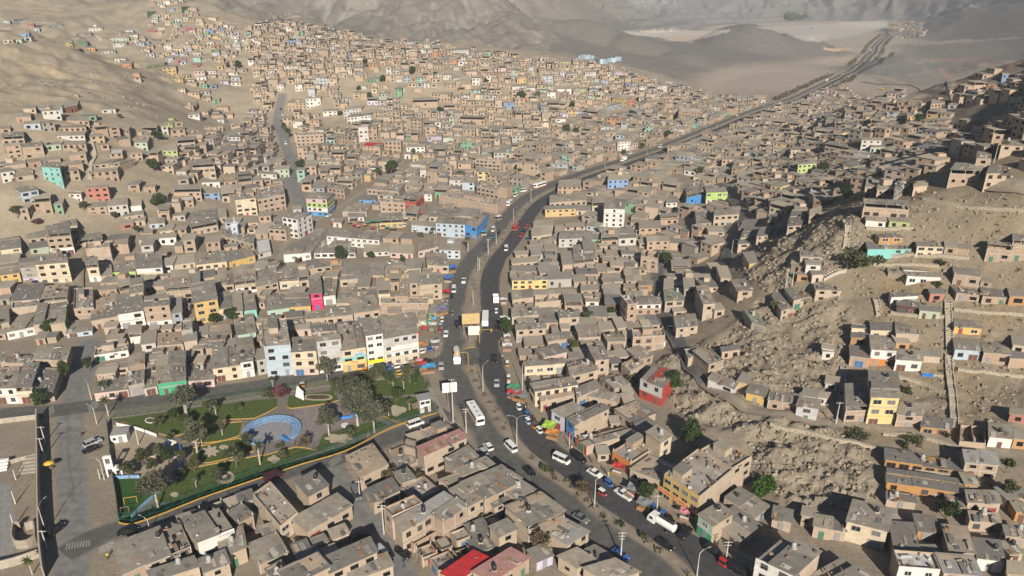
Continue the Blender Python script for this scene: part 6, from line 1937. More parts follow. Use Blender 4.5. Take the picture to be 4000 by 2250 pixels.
for ln in '''
A 683 440 palm 5.4 palm tree at the northwest corner of the park, nearest the fence
A 662 330 palm 5.2 palm tree standing in the park street beyond the corner palm
A 1175 430 airy 9.5 grey airy tree with pale trunk by the park's north fence
A 1240 672 park 9.5 big grey park tree beside the flower shaped bed
A 1272 626 thin 4.5 thin white trunked tree beside the big grey park tree
A 1400 562 thin 5 thin pale tree on the inner lawn west of the amphitheatre
A 1360 440 thin 5.5 slender tree on the north lawn left of the amphitheatre
A 995 1018 airy 10 spreading pale trunked tree between football turf and south lawn
A 815 835 olive 4.5 leafy olive tree at the corner of the playground wall
A 960 800 olive 4 broad olive tree shading the playground floor
A 1060 740 round 4 dark tree beside the white bags on the playground
A 1150 735 olive 3.6 leafy tree outside the blue curved playground wall
A 1235 890 thin 3.5 leaning thin tree on the south lawn left of the round bed
A 1225 790 olive 4 small leafy tree above the leaning thin tree
A 1375 872 olive 4.6 leafy tree shading the round stone ring bed
A 1490 765 olive 6 leafy tree on the lawn right of the flower shaped bed
A 1075 590 bush 2.2 bush where the playground wall meets the north lawn
A 1510 400 bush 2 palm like bush on the north lawn
A 1320 430 olive 4.5 leafy tree by the dark planted bed on the north lawn
A 1100 470 round 3.5 dark low tree on the north lawn right of the oval bed
A 1000 500 bush 2.4 bush on the north lawn below the oval bed
A 1180 520 olive 4.5 leafy tree at the west end of the inner lawn
A 900 760 olive 5 olive tree in the middle of the playground shade
A 1010 720 olive 4.5 olive tree at the edge of the sand heap
A 1560 640 olive 4 small tree at the corner of the inner lawn by the amphitheatre
A 1140 850 olive 3.5 small tree beside the blue wall's lower end
A 1690 350 olive 4.5 leafy tree on the north lawn before the arbour
B 560 270 round 4.5 dark tree left of the giant tree by the fence
B 690 270 round 5 dark tree right behind the giant tree
B 790 210 olive 5.5 olive tree in the row north of the kiosk lawn
B 780 420 olive 5 leafy tree between giant tree and heart shaped bed
B 700 480 round 3.5 dark tree at the foot of the tall south tree
B 1000 240 round 4 dark tree near the blue stall, park side
A 415 215 tall 7 tall dark tree beside the dark shed on the left street
A 270 375 round 5.6 dark round tree in front of the white corner houses
A 560 160 tall 5 dark upright tree at the corner of the low pink house
A 205 1440 palm 4 palm at the bottom left edge beside the yard wall
B 27 748 palm 6 palm tree on the south lawn below the amphitheatre
B 640 503 giant 15.5 giant grey tree with several trunks in the middle of the park
B 745 548 airy 10.5 tall grey tree beside the south fence right of the giant tree
B 460 565 park 8.5 grey rounded tree between plaza and cloud shaped bed
B 450 222 park 8.5 grey street tree on the north side of the park
B 110 270 thin 4.5 thin street tree left of the white canvas
B 865 276 thin 4 thin tree left of the kiosk lawn
B 930 272 thin 4.5 thin tree in the middle of the kiosk lawn
B 968 235 olive 6 leafy tree by the blue stall north of the kiosk
B 745 260 olive 6 olive tree behind the giant park tree
B 835 240 round 4 dark low tree in the row behind the kiosk
B 500 310 olive 5.5 leafy tree touching the left of the giant tree
B 835 442 thin 5 thin tree beside the heart shaped bed
B 885 350 round 4.5 dark spreading tree left of the kiosk
B 965 405 thin 4 thin tree between heart shaped bed and kiosk
B 160 330 purple 4 purple flowering arbour at the north gate of the park
B 312 650 dry 4 brown rounded bush on the south lawn by the plaza
B 150 650 bush 1.6 small bush below the amphitheatre
B 590 570 bush 2.6 bush by the cloud shaped bed
B 170 700 bush 2 low bush by the rockery of the palm
B 840 860 dry 4 dry tree in the yard behind the pink roofed building
B 1035 860 dry 3.2 dry garden tree below the pink roofed building
B 30 1010 round 4 dark tree left of the tan terrace building
B 1420 1110 bush 2.5 green bush in the long brick yard
C 445 945 dry 4.5 leafless tree on the avenue median
C 825 965 round 5 dark street tree before the tan house on the avenue
C 175 1285 dry 5.5 reddish brown tree in the bottom left courtyard
C 1130 620 round 6.5 dark tree below the rocks behind the yellow building
C 1005 290 round 6.5 dark tree leaning on the grey and red house
C 1560 945 bright 4.2 bright green bush at the foot of the rocky slope
C 675 235 purple 2.8 dark purple bush behind the roadside houses
C 760 235 bush 3 bush beside the dark purple bush
C 680 355 bush 2.4 small bush by the light blue lean to
C 790 520 bush 2.6 bush in the gully behind the blue fronted house
C 200 790 bush 1.8 dry bush on the median facing the white van
C 250 810 bush 1.6 second dry bush on the median facing the white van
C 690 1140 bush 1.3 tuft on the median beside the tall power pole
C 820 1215 bush 1.5 tuft on the median near the white tank truck
D 565 580 hedge 1.8 dark green hedge on the stone bank below the yellow house
D 920 600 hedge 1.4 brown green hedge right of the dark green hedge
D 860 640 bush 1.8 bush on top of the upper wooden shed bank
D 1490 800 olive 4.2 bush beside the brick house with white columns
D 1500 960 olive 4.5 olive shrub below the brick house with white columns
D 1120 1090 round 4.5 dark tree below the lower wooden shed
D 870 300 bush 2.2 green bush behind the two storey brick house
D 1110 575 bush 1.8 bush in front of the low brown house on the path
D 0 905 bright 3.2 green bush at the edge of the rubble slope
E 145 315 olive 6 leafy tree left of the big tan canopy house
E 680 260 olive 5 leafy tree left of the brick and white hillside row
E 1305 235 round 8 big dark tree between the hillside rows
E 1110 440 olive 4 leafy tree beside the red hillside house
E 930 330 olive 4.2 leafy tree below the light blue ground floor
E 410 1265 round 6 big dark tree by the lime green wall
E 15 1230 round 4.5 dark tree at the left edge beside the low houses
E 1735 1185 round 5 dark tree below the yellow town house
E 1880 1160 round 5.5 dark tree right of the trees below the yellow town house
E 605 560 olive 5 leafy tree beside the brick and white house
E 1200 585 hedge 1.6 green hedge on the bank above the lime wall
E 300 370 purple 3 dark reddish bush behind the tan canopy house
F 690 668 round 7 big dark tree before the walled school
F 130 720 olive 4 leafy tree at the corner of the school lane
F 195 725 olive 4.2 pale leafy tree right of the one at the school lane corner
F 340 690 dry 3.5 dry tree at the corner of the school wall
F 930 650 round 4 dark tree by the green school gate
F 1190 680 round 3 dark bush beside the white parked car
F 910 515 bush 3 clipped bush inside the school yard
F 500 565 olive 3.4 leafy tree at the school wing
F 1715 590 palm 6.5 dark palms by the light blue walled institute
F 1330 470 bush 2.6 bush in front of the blue market hall
F 1435 440 olive 3.4 leafy tree against the blue market hall
F 2030 1260 round 6 big dark tree on the right verge of the avenue
G 1235 700 round 6.5 dark tree beside the unfinished brick tower
G 620 785 round 3 dark tree by the pale cream terrace
G 610 1155 olive 4.5 olive tree in the yard below the dark shed
G 500 1395 olive 4.5 olive tree behind the front row right of the avenue
G 990 285 dry 4 brown leafy tree by the green gable end
G 1690 210 bright 3.4 green tree in front of the lime house
G 1110 720 purple 5 reddish leafless tree before the unfinished tower
G 515 760 purple 2.6 reddish bush left of the dark tree by the cream terrace
G 800 1110 round 4 dark tree below the brown wooden shed
H 620 190 tall 8 tall dark tree beside the rocky outcrop
H 740 680 hedge 4 tall reed clump on the sunny terrace
H 1075 830 bush 2 small green bush below the white shack row, right one
H 1010 775 bush 2 small green bush beside the white shack row, left one
H 1370 870 bush 2 dry bush above the dark red hut
H 1395 700 bush 2.2 dry bush right of the white shack row
H 470 90 olive 5 dark leafy tree above the shaded houses
H 1165 95 olive 4 tree left of the pale levelled track
H 230 80 dry 4.5 brown leafy tree in the shaded quarter
H 60 1060 bush 3 bush between the sheds by the outcrop
H 250 100 round 4 dark tree among shaded roofs
I 1275 1140 round 6.5 big dark tree beside the mint green hillside house
I 1245 1390 round 7 big dark tree among the lower left rows
I 1470 1320 olive 5 leafy tree below the pink two storey house
I 400 1205 olive 3.5 leafy tree beside the brick house on the left hill
I 1925 560 round 8 dark tall tree in the upper left quarter
I 1845 550 round 4.5 dark tree left of the tall one in the upper quarter
I 970 960 bush 3 lone dry bush on the hillside
J 360 1370 round 6.5 dark tree at the foot of the far pale street
J 1095 1420 round 10 great dark tree in the middle of the far quarter
J 985 1430 round 6 dark tree left of the great dark tree
J 265 1120 tall 8 row tree along the far pale street, lower
J 230 1060 tall 7 row tree along the far pale street, upper
J 420 1060 tall 6 dark slim tree right of the far pale street
J 1275 1260 olive 5 leafy tree behind the large cream hall
J 520 1240 round 5 dark tree below the tall brick block
J 685 940 round 4.5 dark tree right of the white two storey row
J 835 735 round 4.5 dark round tree in the bare lot
J 1030 665 round 6.5 dark round tree by the long green balcony
J 890 555 tall 9 tall dark tree beside the orange house
J 1265 605 round 7 dark tree below the orange house
J 315 530 hedge 4 low dark grove on the slope
J 1490 925 round 6.5 dark tree behind the blue wall
J 920 810 round 6 dark tree left of the mint tower
J 1855 680 round 5 dark tree by the far terraces
J 1450 630 round 5 dark tree left of the white terrace row
J 1650 1440 olive 5 leafy tree before the brick frame building
J 800 445 round 5 dark tree near the upper edge
K 75 815 round 9 large dark grove tree at the left of the far quarter
K 210 800 round 6.5 dark tree beside the large grove tree
K 485 890 round 7 dark tree behind the brick terraces
K 440 1090 round 8 large dark tree in the far brick quarter
K 520 1095 round 6 smaller dark tree right of the large one
K 1060 965 olive 6 leafy tree by the pale blue school
K 1265 890 round 5.5 dark tree right of the pale blue school
K 1245 1125 round 7 dark tree near the far avenue
K 1775 860 olive 8 big grey green tree by the far avenue
K 290 1390 round 5 dark tree beside the grey blue wall
K 60 1425 olive 6 leafy tree before the brick frame block
K 1050 1205 round 5 dark tree by the white house on the avenue
K 900 1265 olive 5 leafy tree on the verge of the avenue
K 1510 1430 olive 7 large olive tree right of the avenue bend
K 2040 1200 round 7 dark tree in the shaded quarter edge
K 2000 1320 round 6 dark tree right of the narrow side street
K 710 750 round 4.5 dark tree by the white terrace
K 1570 985 round 5 dark tree on the far verge
L 540 850 round 5 dark tree on the far town edge
L 1215 1010 round 6.5 dark tree by the yellow hillside house
L 1740 830 round 6 dark tree on the top right slope
L 110 1100 round 5.5 dark tree in the brick quarter
L 440 1400 round 6 dark tree right of the green house
L 320 1170 olive 5 leafy tree among dark roofs
L 1910 1250 olive 5 leafy tree by the long right hand house
L 210 900 palm 7 far palm standing above the brick quarter
'''.strip().split('\n'):
 a = ln.split(None, 5)
 plant(a[0], float(a[1]), float(a[2]), a[3], float(a[4]), a[5])
# far grove and roadside scrub that nobody could count
def scatter_leaves(name, spots, label, cat, key='dark', n=60, ls=.9):
 rng = random.Random(77); pal = PAL[LEAF[key].name]; mb = MB()
 for p, r, h in spots:
  for _ in range(n):
   q = p + Vector((rng.gauss(0, r * .45), rng.gauss(0, r * .45), abs(rng.gauss(0, h * .45)) + .1))
   a = Vector((rng.gauss(0, 1), rng.gauss(0, 1), rng.gauss(0, .7))).normalized(); b = a.orthogonal(); s = ls * rng.uniform(.5, 1.3)
   u = b * s; v = a.cross(b) * s * .7
   mb.poly([q - u, q - v, q + u, q + v], 0, pal[rng.randrange(3)])
 tag(mb.build(name, LEAF[key]), label, cat, kind='stuff')
rg = random.Random(8)
scatter_leaves('far_grove', [(GT('L', rg.uniform(140, 310), rg.uniform(125, 165)), 14, 14) for _ in range(30)], 'dark grove of trees on the distant quarry plain', 'trees', 'dark', 50, 2.6)
mednorm = normals(MAIN)
scatter_leaves('median_scrub', [(Vector((p.x + mednorm[i].x * rg.uniform(-1, 1), p.y + mednorm[i].y * rg.uniform(-1, 1), .16)), 1.1, .8) for i, p in enumerate(MAIN) if p.y < 560 and not (214 < p.y < 262) and rg.random() < .75], 'dry scrub growing along the avenue median', 'scrub', 'dry', 26, .2)
scatter_leaves('roadside_scrub', [(Vector((p.x + mednorm[i].x * s * rg.uniform(14, 19), p.y + mednorm[i].y * s * rg.uniform(14, 19), 0)), 3.5, 3.2) for i, p in enumerate(MAIN) if p.y > 820 for s in (-1, 1) for _ in range(2) if p.y < 2600], 'dark scrub and trees lining the far highway', 'scrub', 'dry', 10, .9)
scatter_leaves('hill_scrub', [(G(rg.uniform(2650, 3990), rg.uniform(760, 1950)), .9, .6) for _ in range(260)], 'low dry scrub dotted over the right hill', 'scrub', 'dry', 16, .22)
# ---------------------------------------------------------------- rocks, stone terraces, stairs, yard
M_ROCK = mat('rock', (0.27, 0.225, 0.17), 0.95, 0.3, 1.4, 0.7)
def boulders(name, n, polys, seed, smin, smax, label):
 rng = random.Random(seed); mb = MB(); k = 0; tries = 0
 while k < n and tries < n * 30:
  tries += 1
  pl = rng.choice(polys); xs = [p[0] for p in pl]; ys = [p[1] for p in pl]
  px, py = rng.uniform(min(xs), max(xs)), rng.uniform(min(ys), max(ys))
  if not poly_mask(pl, np.array([px]), np.array([py]))[0]: continue
  p = G(px, py); ix, iy = int(p.x - OX0), int(p.y - OY0)
  if 0 <= ix < OW and 0 <= iy < OH and OCC[iy, ix]: continue
  s = smin * (smax / smin) ** (rng.random() ** 2.4)
  M = Matrix.Rotation(rng.uniform(0, 6.28), 3, 'Z') @ Matrix.Rotation(rng.uniform(-.7, .7), 3, 'X') @ Matrix.Rotation(rng.uniform(-.5, .5), 3, 'Y')
  d = (s * rng.uniform(.7, 1.5), s * rng.uniform(.5, 1.0), s * rng.uniform(.3, .8)); t = .72 if rng.random() < .5 else .45
  c = [p + Vector((0, 0, s * .15)) + M @ Vector((sx * d[0] * rng.uniform(.7, 1.15) * (t if sz > 0 else 1), sy * d[1] * rng.uniform(.7, 1.15) * (t if sz > 0 else 1), sz * d[2] * rng.uniform(.7, 1.2))) for sz in (-1, 1) for sx, sy in ((-1, -1), (1, -1), (1, 1), (-1, 1))]
  mb.hexa(c[:4], c[4:])
  k += 1
 tag(mb.build(name, M_ROCK), label, 'rocks', kind='stuff')
boulders('outcrop_boulders', 3600, ROCK_POLYS[:2] + ROCK_POLYS[:1], 4, .2, .95, 'jumbled broken boulders covering the rocky outcrop')
boulders('hill_stones', 1500, ROCK_POLYS[2:], 5, .15, .8, 'loose stones scattered over the right hill terraces')
boulders('spur_stones', 160, [[(0,230),(500,280),(720,400),(650,470),(300,400),(0,420)]], 6, .4, 1.6, 'stones scattered over the bare left spur')
M_DRYST = mat('dry_stone', (0.36, 0.31, 0.235), 0.95, 0.38, 2.6, 1.0)
STW = [('H', [(790,402),(960,412),(1170,402)], 'below the lime green shack'), ('H', [(815,612),(1100,622),(1330,632),(1625,645)], 'below the long turquoise shack'),
 ('H', [(1250,165),(1500,215),(1760,240),(2070,262)], 'under the pale levelled track'), ('H', [(990,1085),(1200,1112),(1420,1120)], 'below the green gabled cottage'),
 ('H', [(1500,1060),(1750,1085),(2080,1105)], 'below the brick terrace row'), ('H', [(800,690),(1100,700),(1380,712)], 'above the white shack row'),
 ('H', [(980,990),(1220,1000)], 'beside the dark brown wooden house'),
 ('D', [(10,500),(220,545),(430,600),(720,655)], 'along the lower edge of the hillside path'), ('D', [(720,560),(960,580),(1190,650)], 'above the upper wooden shed'),
 ('D', [(815,200),(960,240),(1110,300)], 'above the two storey brick house'), ('D', [(1190,155),(1400,175),(1620,195)], 'below the light blue right hand house'),
 ('D', [(960,180),(1100,200)], 'behind the blue barrels'), ('D', [(735,765),(1000,800),(1235,835)], 'between the two wooden sheds'), ('D', [(745,905),(1000,940),(1245,975)], 'below the lower wooden shed')]
for t, pts, where in STW:
 wall_line('stone_retaining_wall', pts, t, 0.9, 0.9, M_DRYST, 'rough dry stone terrace wall ' + where, 'retaining wall', step=2.0)
def stairs(pts, t, w, label):
 p = smooth_path(wpath(pts, t), 0.8); ns = normals(p); zs = T(np.array([q.x for q in p]), np.array([q.y for q in p]))
 o = Vector((p[0].x, p[0].y, float(zs[0]))); mb = MB(); sides = [MB(), MB()]
 for i in range(len(p) - 1):
  z = max(float(zs[i]), float(zs[i + 1])) + .22 - o.z
  q = [p[i] - ns[i] * w / 2, p[i] + ns[i] * w / 2, p[i + 1] + ns[i + 1] * w / 2, p[i + 1] - ns[i + 1] * w / 2]
  mb.prism([(v.x - o.x, v.y - o.y) for v in q], z - 1.2, z)
  for sd, sg in ((0, -1), (1, 1)):
   q = [p[i] + ns[i] * sg * (w / 2), p[i] + ns[i] * sg * (w / 2 + .25), p[i + 1] + ns[i + 1] * sg * (w / 2 + .25), p[i + 1] + ns[i + 1] * sg * (w / 2)]
   sides[sd].prism([(v.x - o.x, v.y - o.y) for v in (q if sg > 0 else q[::-1])], z - 1.2, z + .35)
 r = empty('stairway', o); tag(r, label, 'stairway')
 mb.build('steps', mat('stair_concrete', (0.40, 0.345, 0.265), 0.95, 0.2, 2), r)
 for s in sides: s.build('side_wall', M_CONCF, r)
stairs([(1468,1400),(1462,1200),(1455,1000)], 'H', 1.6, 'long concrete stairway up the right hill beside the yellow house')
stairs([(1172,520),(1165,380),(1148,230),(1135,80)], 'D', 1.6, 'long concrete stairway below the yellow house, reaching the dirt path')
stairs([(900,1105),(885,1040),(868,970)], 'H', 1.4, 'short concrete steps left of the dark brown wooden house')
stairs([(455,490),(462,330),(475,140)], 'D', 1.4, 'shaded steps left of the brick house beside the tall yellow house')
stairs([(440,810),(540,760),(630,735)], 'H', 1.3, 'concrete steps right of the pink walled shack')
stairs([(722,1449),(730,1330),(760,1260),(735,1150),(742,1060),(757,975)], 'I', 2.2, 'long winding stairway up the left hill between the brick rows')
stairs([(370,1449),(270,1370),(165,1290)], 'I', 2.2, 'diagonal stairway beside the turquoise house on the left hill')
stairs([(1150,120),(1130,60)], 'D', 1.4, 'top flight of the stairway by the blue barrels')
stairs([(1545,675),(1600,595)], 'I', 2.6, 'pale blue stair flight on the upper left slope')
stairs([(815,330),(755,285)], 'I', 2.6, 'pale blue stair flight between the painted shacks')
stairs([(625,570),(640,440),(620,330)], 'H', 1.4, 'steep stone steps up the dark outcrop')
# ---------------- sports yard at the bottom left
M_YARD = mat('yard_plaster', (0.38, 0.33, 0.265), 0.92, 0.18, 1.2, 0.2, stain=0.4)
M_COURT = mat('court_concrete', (0.25, 0.245, 0.23), 0.9, 0.14, 0.8)
flat_poly('court', [(-120,872),(62,868),(100,1100),(95,1360),(-160,1360)], M_COURT, 'A', 0.014, 'structure', 'grey concrete sports court in the walled yard')
flat_poly('court_line', [(30,870),(36,870),(20,1449),(12,1449)], M_PAINT2, 'A', 0.024, 'structure', 'white boundary line of the sports court')
wall_line('yard_wall', [(243,458),(246,620),(250,800),(253,1000),(258,1180),(268,1330),(285,1470)], 'A', 3.2, 0.2, M_YARD, 'long tall wall closing the sports yard along the left street', 'wall', cap=M_CONCF)
wall_line('yard_wall', [(-60,498),(100,478),(238,462)], 'A', 1.4, 0.2, M_YARD, 'low pale wall along the far end of the sports yard', 'wall', cap=M_CONCF)
wall_line('yard_wall', [(48,748),(140,722),(230,700)], 'A', 1.1, 0.25, M_YARD, 'low wall crossing the sports yard above the steps', 'wall')
wall_line('yard_wall', [(-60,1420),(90,1385),(250,1330)], 'A', 2.0, 0.22, M_YARD, 'pale wall closing the near end of the sports yard', 'wall', cap=M_CONCF)
def bleacher(t, a, b, n, d, h, m, label):
 A, B = GT(t, *a), GT(t, *b); e = (B - A).normalized(); nn = Vector((-e.y, e.x, 0))
 r = empty('bleacher', A); tag(r, label, 'bleacher')
 for k in range(n):
  mb = MB(); p = [A + nn * d * k, B + nn * d * k, B + nn * d * (k + 1), A + nn * d * (k + 1)]
  mb.prism([(v.x - A.x, v.y - A.y) for v in p], -.2, h * (k + 1)); mb.build('step', m, r)
bleacher('A', (112,812), (243,795), 5, 1.3, .22, M_YARD, 'broad low concrete steps inside the sports yard')
bleacher('A', (-40,800), (44,785), 4, .9, .4, M_WHITE, 'white concrete bleacher at the left edge')
# ruin inside the yard
for pts, lab in (([(85,1235),(110,1275),(180,1270),(228,1240)], 'broken front wall of the ruined hut in the yard'), ([(85,1235),(95,1165),(135,1155)], 'broken left wall of the ruined hut in the yard'), ([(228,1240),(222,1150),(165,1165)], 'broken right wall of the ruined hut in the yard')):
 wall_line('ruined_wall', pts, 'A', 2.2, 0.3, M_YARD, lab, 'ruin')
# long painted serpentine wall at the far edge of the town
wall_line('serpent_wall', [(540,490),(575,475),(620,476),(660,490),(700,508),(745,515),(790,505),(840,493),(882,490)], 'K', 5.5, 0.4, mat('pale_mural_blue', (0.52, 0.66, 0.76), 0.85, 0.25, 0.12), 'long wavy pale blue and white painted wall at the foot of the grey hill', 'painted wall')
# ---------------------------------------------------------------- vehicles
CARC = {'white':(.78,.77,.74),'black':(.012,.012,.014),'silver':(.42,.43,.44),'grey':(.16,.165,.17),'red':(.42,.03,.025),'maroon':(.07,.012,.018),'blue':(.04,.13,.42),  # maroon darkened so the paint carries the shade on the van
  'teal':(.03,.16,.18),'orange':(.70,.22,.02),'yellow':(.72,.42,.03),'pale blue':(.30,.50,.68),'brown':(.16,.10,.06)}
def carpaint(c): return simple('car_paint_' + c.replace(' ', '_'), CARC[c], 0.28, 0.0, 0.5)
M_TYRE = simple('tyre_rubber', (.015,.015,.015), .9); M_RIM = simple('wheel_rim', (.35,.35,.36), .35, .6); M_LAMP = simple('headlight', (.7,.7,.66), .2); M_TAIL = simple('tail_light', (.35,.02,.02), .3)
M_BUMP = simple('bumper_plastic', (.03,.03,.03), .7)
def loft(mb, secs, m=0):
 """secs: list of (x, [(y,z)...]) cross sections of equal length, closed"""
 n = len(secs[0][1]); i0 = len(mb.v)
 for x, s in secs: mb.v += [(x, y, z) for y, z in s]
 for k in range(len(secs) - 1):
  for q in range(n):
   a = i0 + k * n + q; b = i0 + k * n + (q + 1) % n
   mb.f.append((a, b, b + n, a + n)); mb.m.append(m)
 mb.f.append(tuple(i0 + q for q in reversed(range(n)))); mb.m.append(m)
 e = i0 + (len(secs) - 1) * n; mb.f.append(tuple(e + q for q in range(n))); mb.m.append(m)
def sect(w, z0, z1, c=.08): return [(-w + c, z0), (w - c, z0), (w, z0 + c), (w, z1 - c), (w - c, z1), (-w + c, z1), (-w, z1 - c), (-w, z0 + c)]
def wheel_parts(root, xs, yw, r, tm, rm):
 for x in xs:
  for y in ((-yw, yw)):
   w = inst('wheel', tm, root, (x, y, r)); inst('rim', rm, w, (0, 0.0, 0))
def wheel_meshes(r, w):
 mb = MB(); mb.bar((0, -w / 2, 0), (0, w / 2, 0), r, n=14); t = mb.mesh('wheel', M_TYRE)
 mb = MB(); mb.bar((0, -w / 2 - .012, 0), (0, w / 2 + .012, 0), r * .6, n=10); return t, mb.mesh('rim', M_RIM)
VP = {}
WT = wheel_meshes(.31, .2); WB = wheel_meshes(.46, .28); WM = wheel_meshes(.22, .12)
def car_proto(kind, L, W, hb, ht, cab, nose, tail, paint=True):
 """cab = (x windscreen base, x roof front, x roof rear, x rear glass base), metres from the middle"""
 root = empty(kind, (0, 0, 0)); P0 = carpaint('white'); w = W / 2
 mb = MB(); h = L / 2
 loft(mb, [(-h, sect(w * .84, .38, hb - .14 + tail)), (-h + .22, sect(w * .97, .24, hb - .02 + tail)), (cab[3], sect(w, .22, hb)), (cab[0], sect(w, .22, hb)), (h - .9, sect(w * .98, .22, hb - .06 + nose)), (h - .2, sect(w * .92, .25, hb - .18 + nose)), (h, sect(w * .8, .34, hb - .28 + nose))])
 mb.build('body', P0, root)
 g = MB(); wr = w * .82
 loft(g, [(cab[3] - .02, [(-w * .95, hb - .02), (w * .95, hb - .02), (w * .95, hb), (-w * .95, hb)]), (cab[2], [(-w * .96, hb - .02), (w * .96, hb - .02), (wr, ht - .05), (-wr, ht - .05)]), (cab[1], [(-w * .96, hb - .02), (w * .96, hb - .02), (wr, ht - .05), (-wr, ht - .05)]), (cab[0], [(-w * .93, hb - .02), (w * .93, hb - .02), (w * .93, hb), (-w * .93, hb)])])
 g.build('windows', M_GLASS, root)
 r = MB(); loft(r, [(cab[2] - .06, sect(wr * .98, ht - .07, ht, .03)), (cab[1] + .05, sect(wr * .98, ht - .07, ht, .03))])
 for x in np.linspace(cab[2], cab[1], 3):
  for s in (-1, 1): r.bar((x, s * wr, ht - .05), (x + (.0), s * w * .965, hb), .035, n=4)
 r.build('roof', P0, root)
 for s in (-1, 1):
  m = MB(); m.box(h - .16, s * w * .62 - .16, hb - .36 + nose, h - .02, s * w * .62 + .16, hb - .22 + nose); m.build('headlight', M_LAMP, root)
  m = MB(); m.box(-h - .005, s * w * .64 - .14, hb - .34, -h + .1, s * w * .64 + .14, hb - .18); m.build('tail_light', M_TAIL, root)
 m = MB(); m.box(h - .1, -w * .8, .26, h + .03, w * .8, .42); m.build('bumper', M_BUMP, root)
 wheel_parts(root, (L * .3, -L * .29), w - .1, .31, *WT)
 VP[kind] = root
car_proto('sedan', 4.4, 1.72, .88, 1.44, (1.05, .35, -.75, -1.45), .0, .0)
car_proto('hatchback', 3.9, 1.68, .9, 1.5, (1.0, .4, -1.3, -1.75), .0, .0)
car_proto('suv', 4.6, 1.85, 1.05, 1.76, (1.1, .5, -1.75, -2.15), .02, .0)
car_proto('minivan', 4.9, 1.78, 1.15, 2.0, (2.05, 1.35, -2.25, -2.4), -.12, .0)
def bus_proto(kind, L, W, H, strip):
 root = empty(kind, (0, 0, 0)); P0 = carpaint('white'); h = L / 2; w = W / 2
 mb = MB(); loft(mb, [(-h, sect(w * .96, .45, H * .95, .12)), (-h + .15, sect(w, .35, H, .14)), (h - .35, sect(w, .35, H, .14)), (h, sect(w * .95, .42, H * .93, .12))]); mb.build('body', P0, root)
 n = max(3, int(L / 1.5))
 for s in (-1, 1):
  g = MB(); g.box(-h + .35, s * w - .02 if s > 0 else -w - .025, H * .52, h - .75, s * w + .025 if s > 0 else -w + .02, H * .82); g.build('side_windows', M_GLASS, root)
  g = MB(); g.box(-h + .1, s * w - .02 if s > 0 else -w - .02, .48, h - .25, s * w + .02 if s > 0 else -w + .02, .85); g.build('side_stripe', simple('bus_stripe_' + strip, CARC[strip], .4), root)
 g = MB(); g.hexa([(h - .08, -w * .85, H * .48), (h + .03, -w * .85, H * .48), (h + .03, w * .85, H * .48), (h - .08, w * .85, H * .48)], [(h - .12, -w * .8, H * .86), (h - .01, -w * .8, H * .86), (h - .01, w * .8, H * .86), (h - .12, w * .8, H * .86)]); g.build('windscreen', M_GLASS, root)
 for x in np.arange(-h + 1.2, h - 1, 2.4):
  g = MB(); g.box(x, -.35, H - .01, x + .6, .35, H + .06); g.build('roof_hatch', M_RIM, root)
 for s in (-1, 1):
  m = MB(); m.box(h - .1, s * w * .7 - .16, .62, h + .03, s * w * .7 + .16, .82); m.build('headlight', M_LAMP, root)
 wheel_parts(root, (h - 1.4 if L < 8 else h - 2.2, -h + 1.5 if L < 8 else -h + 2.6), w - .16, .46, *WB)
 VP[kind] = root
bus_proto('bus', 9.6, 2.5, 3.1, 'orange'); bus_proto('minibus', 6.6, 2.1, 2.65, 'yellow')
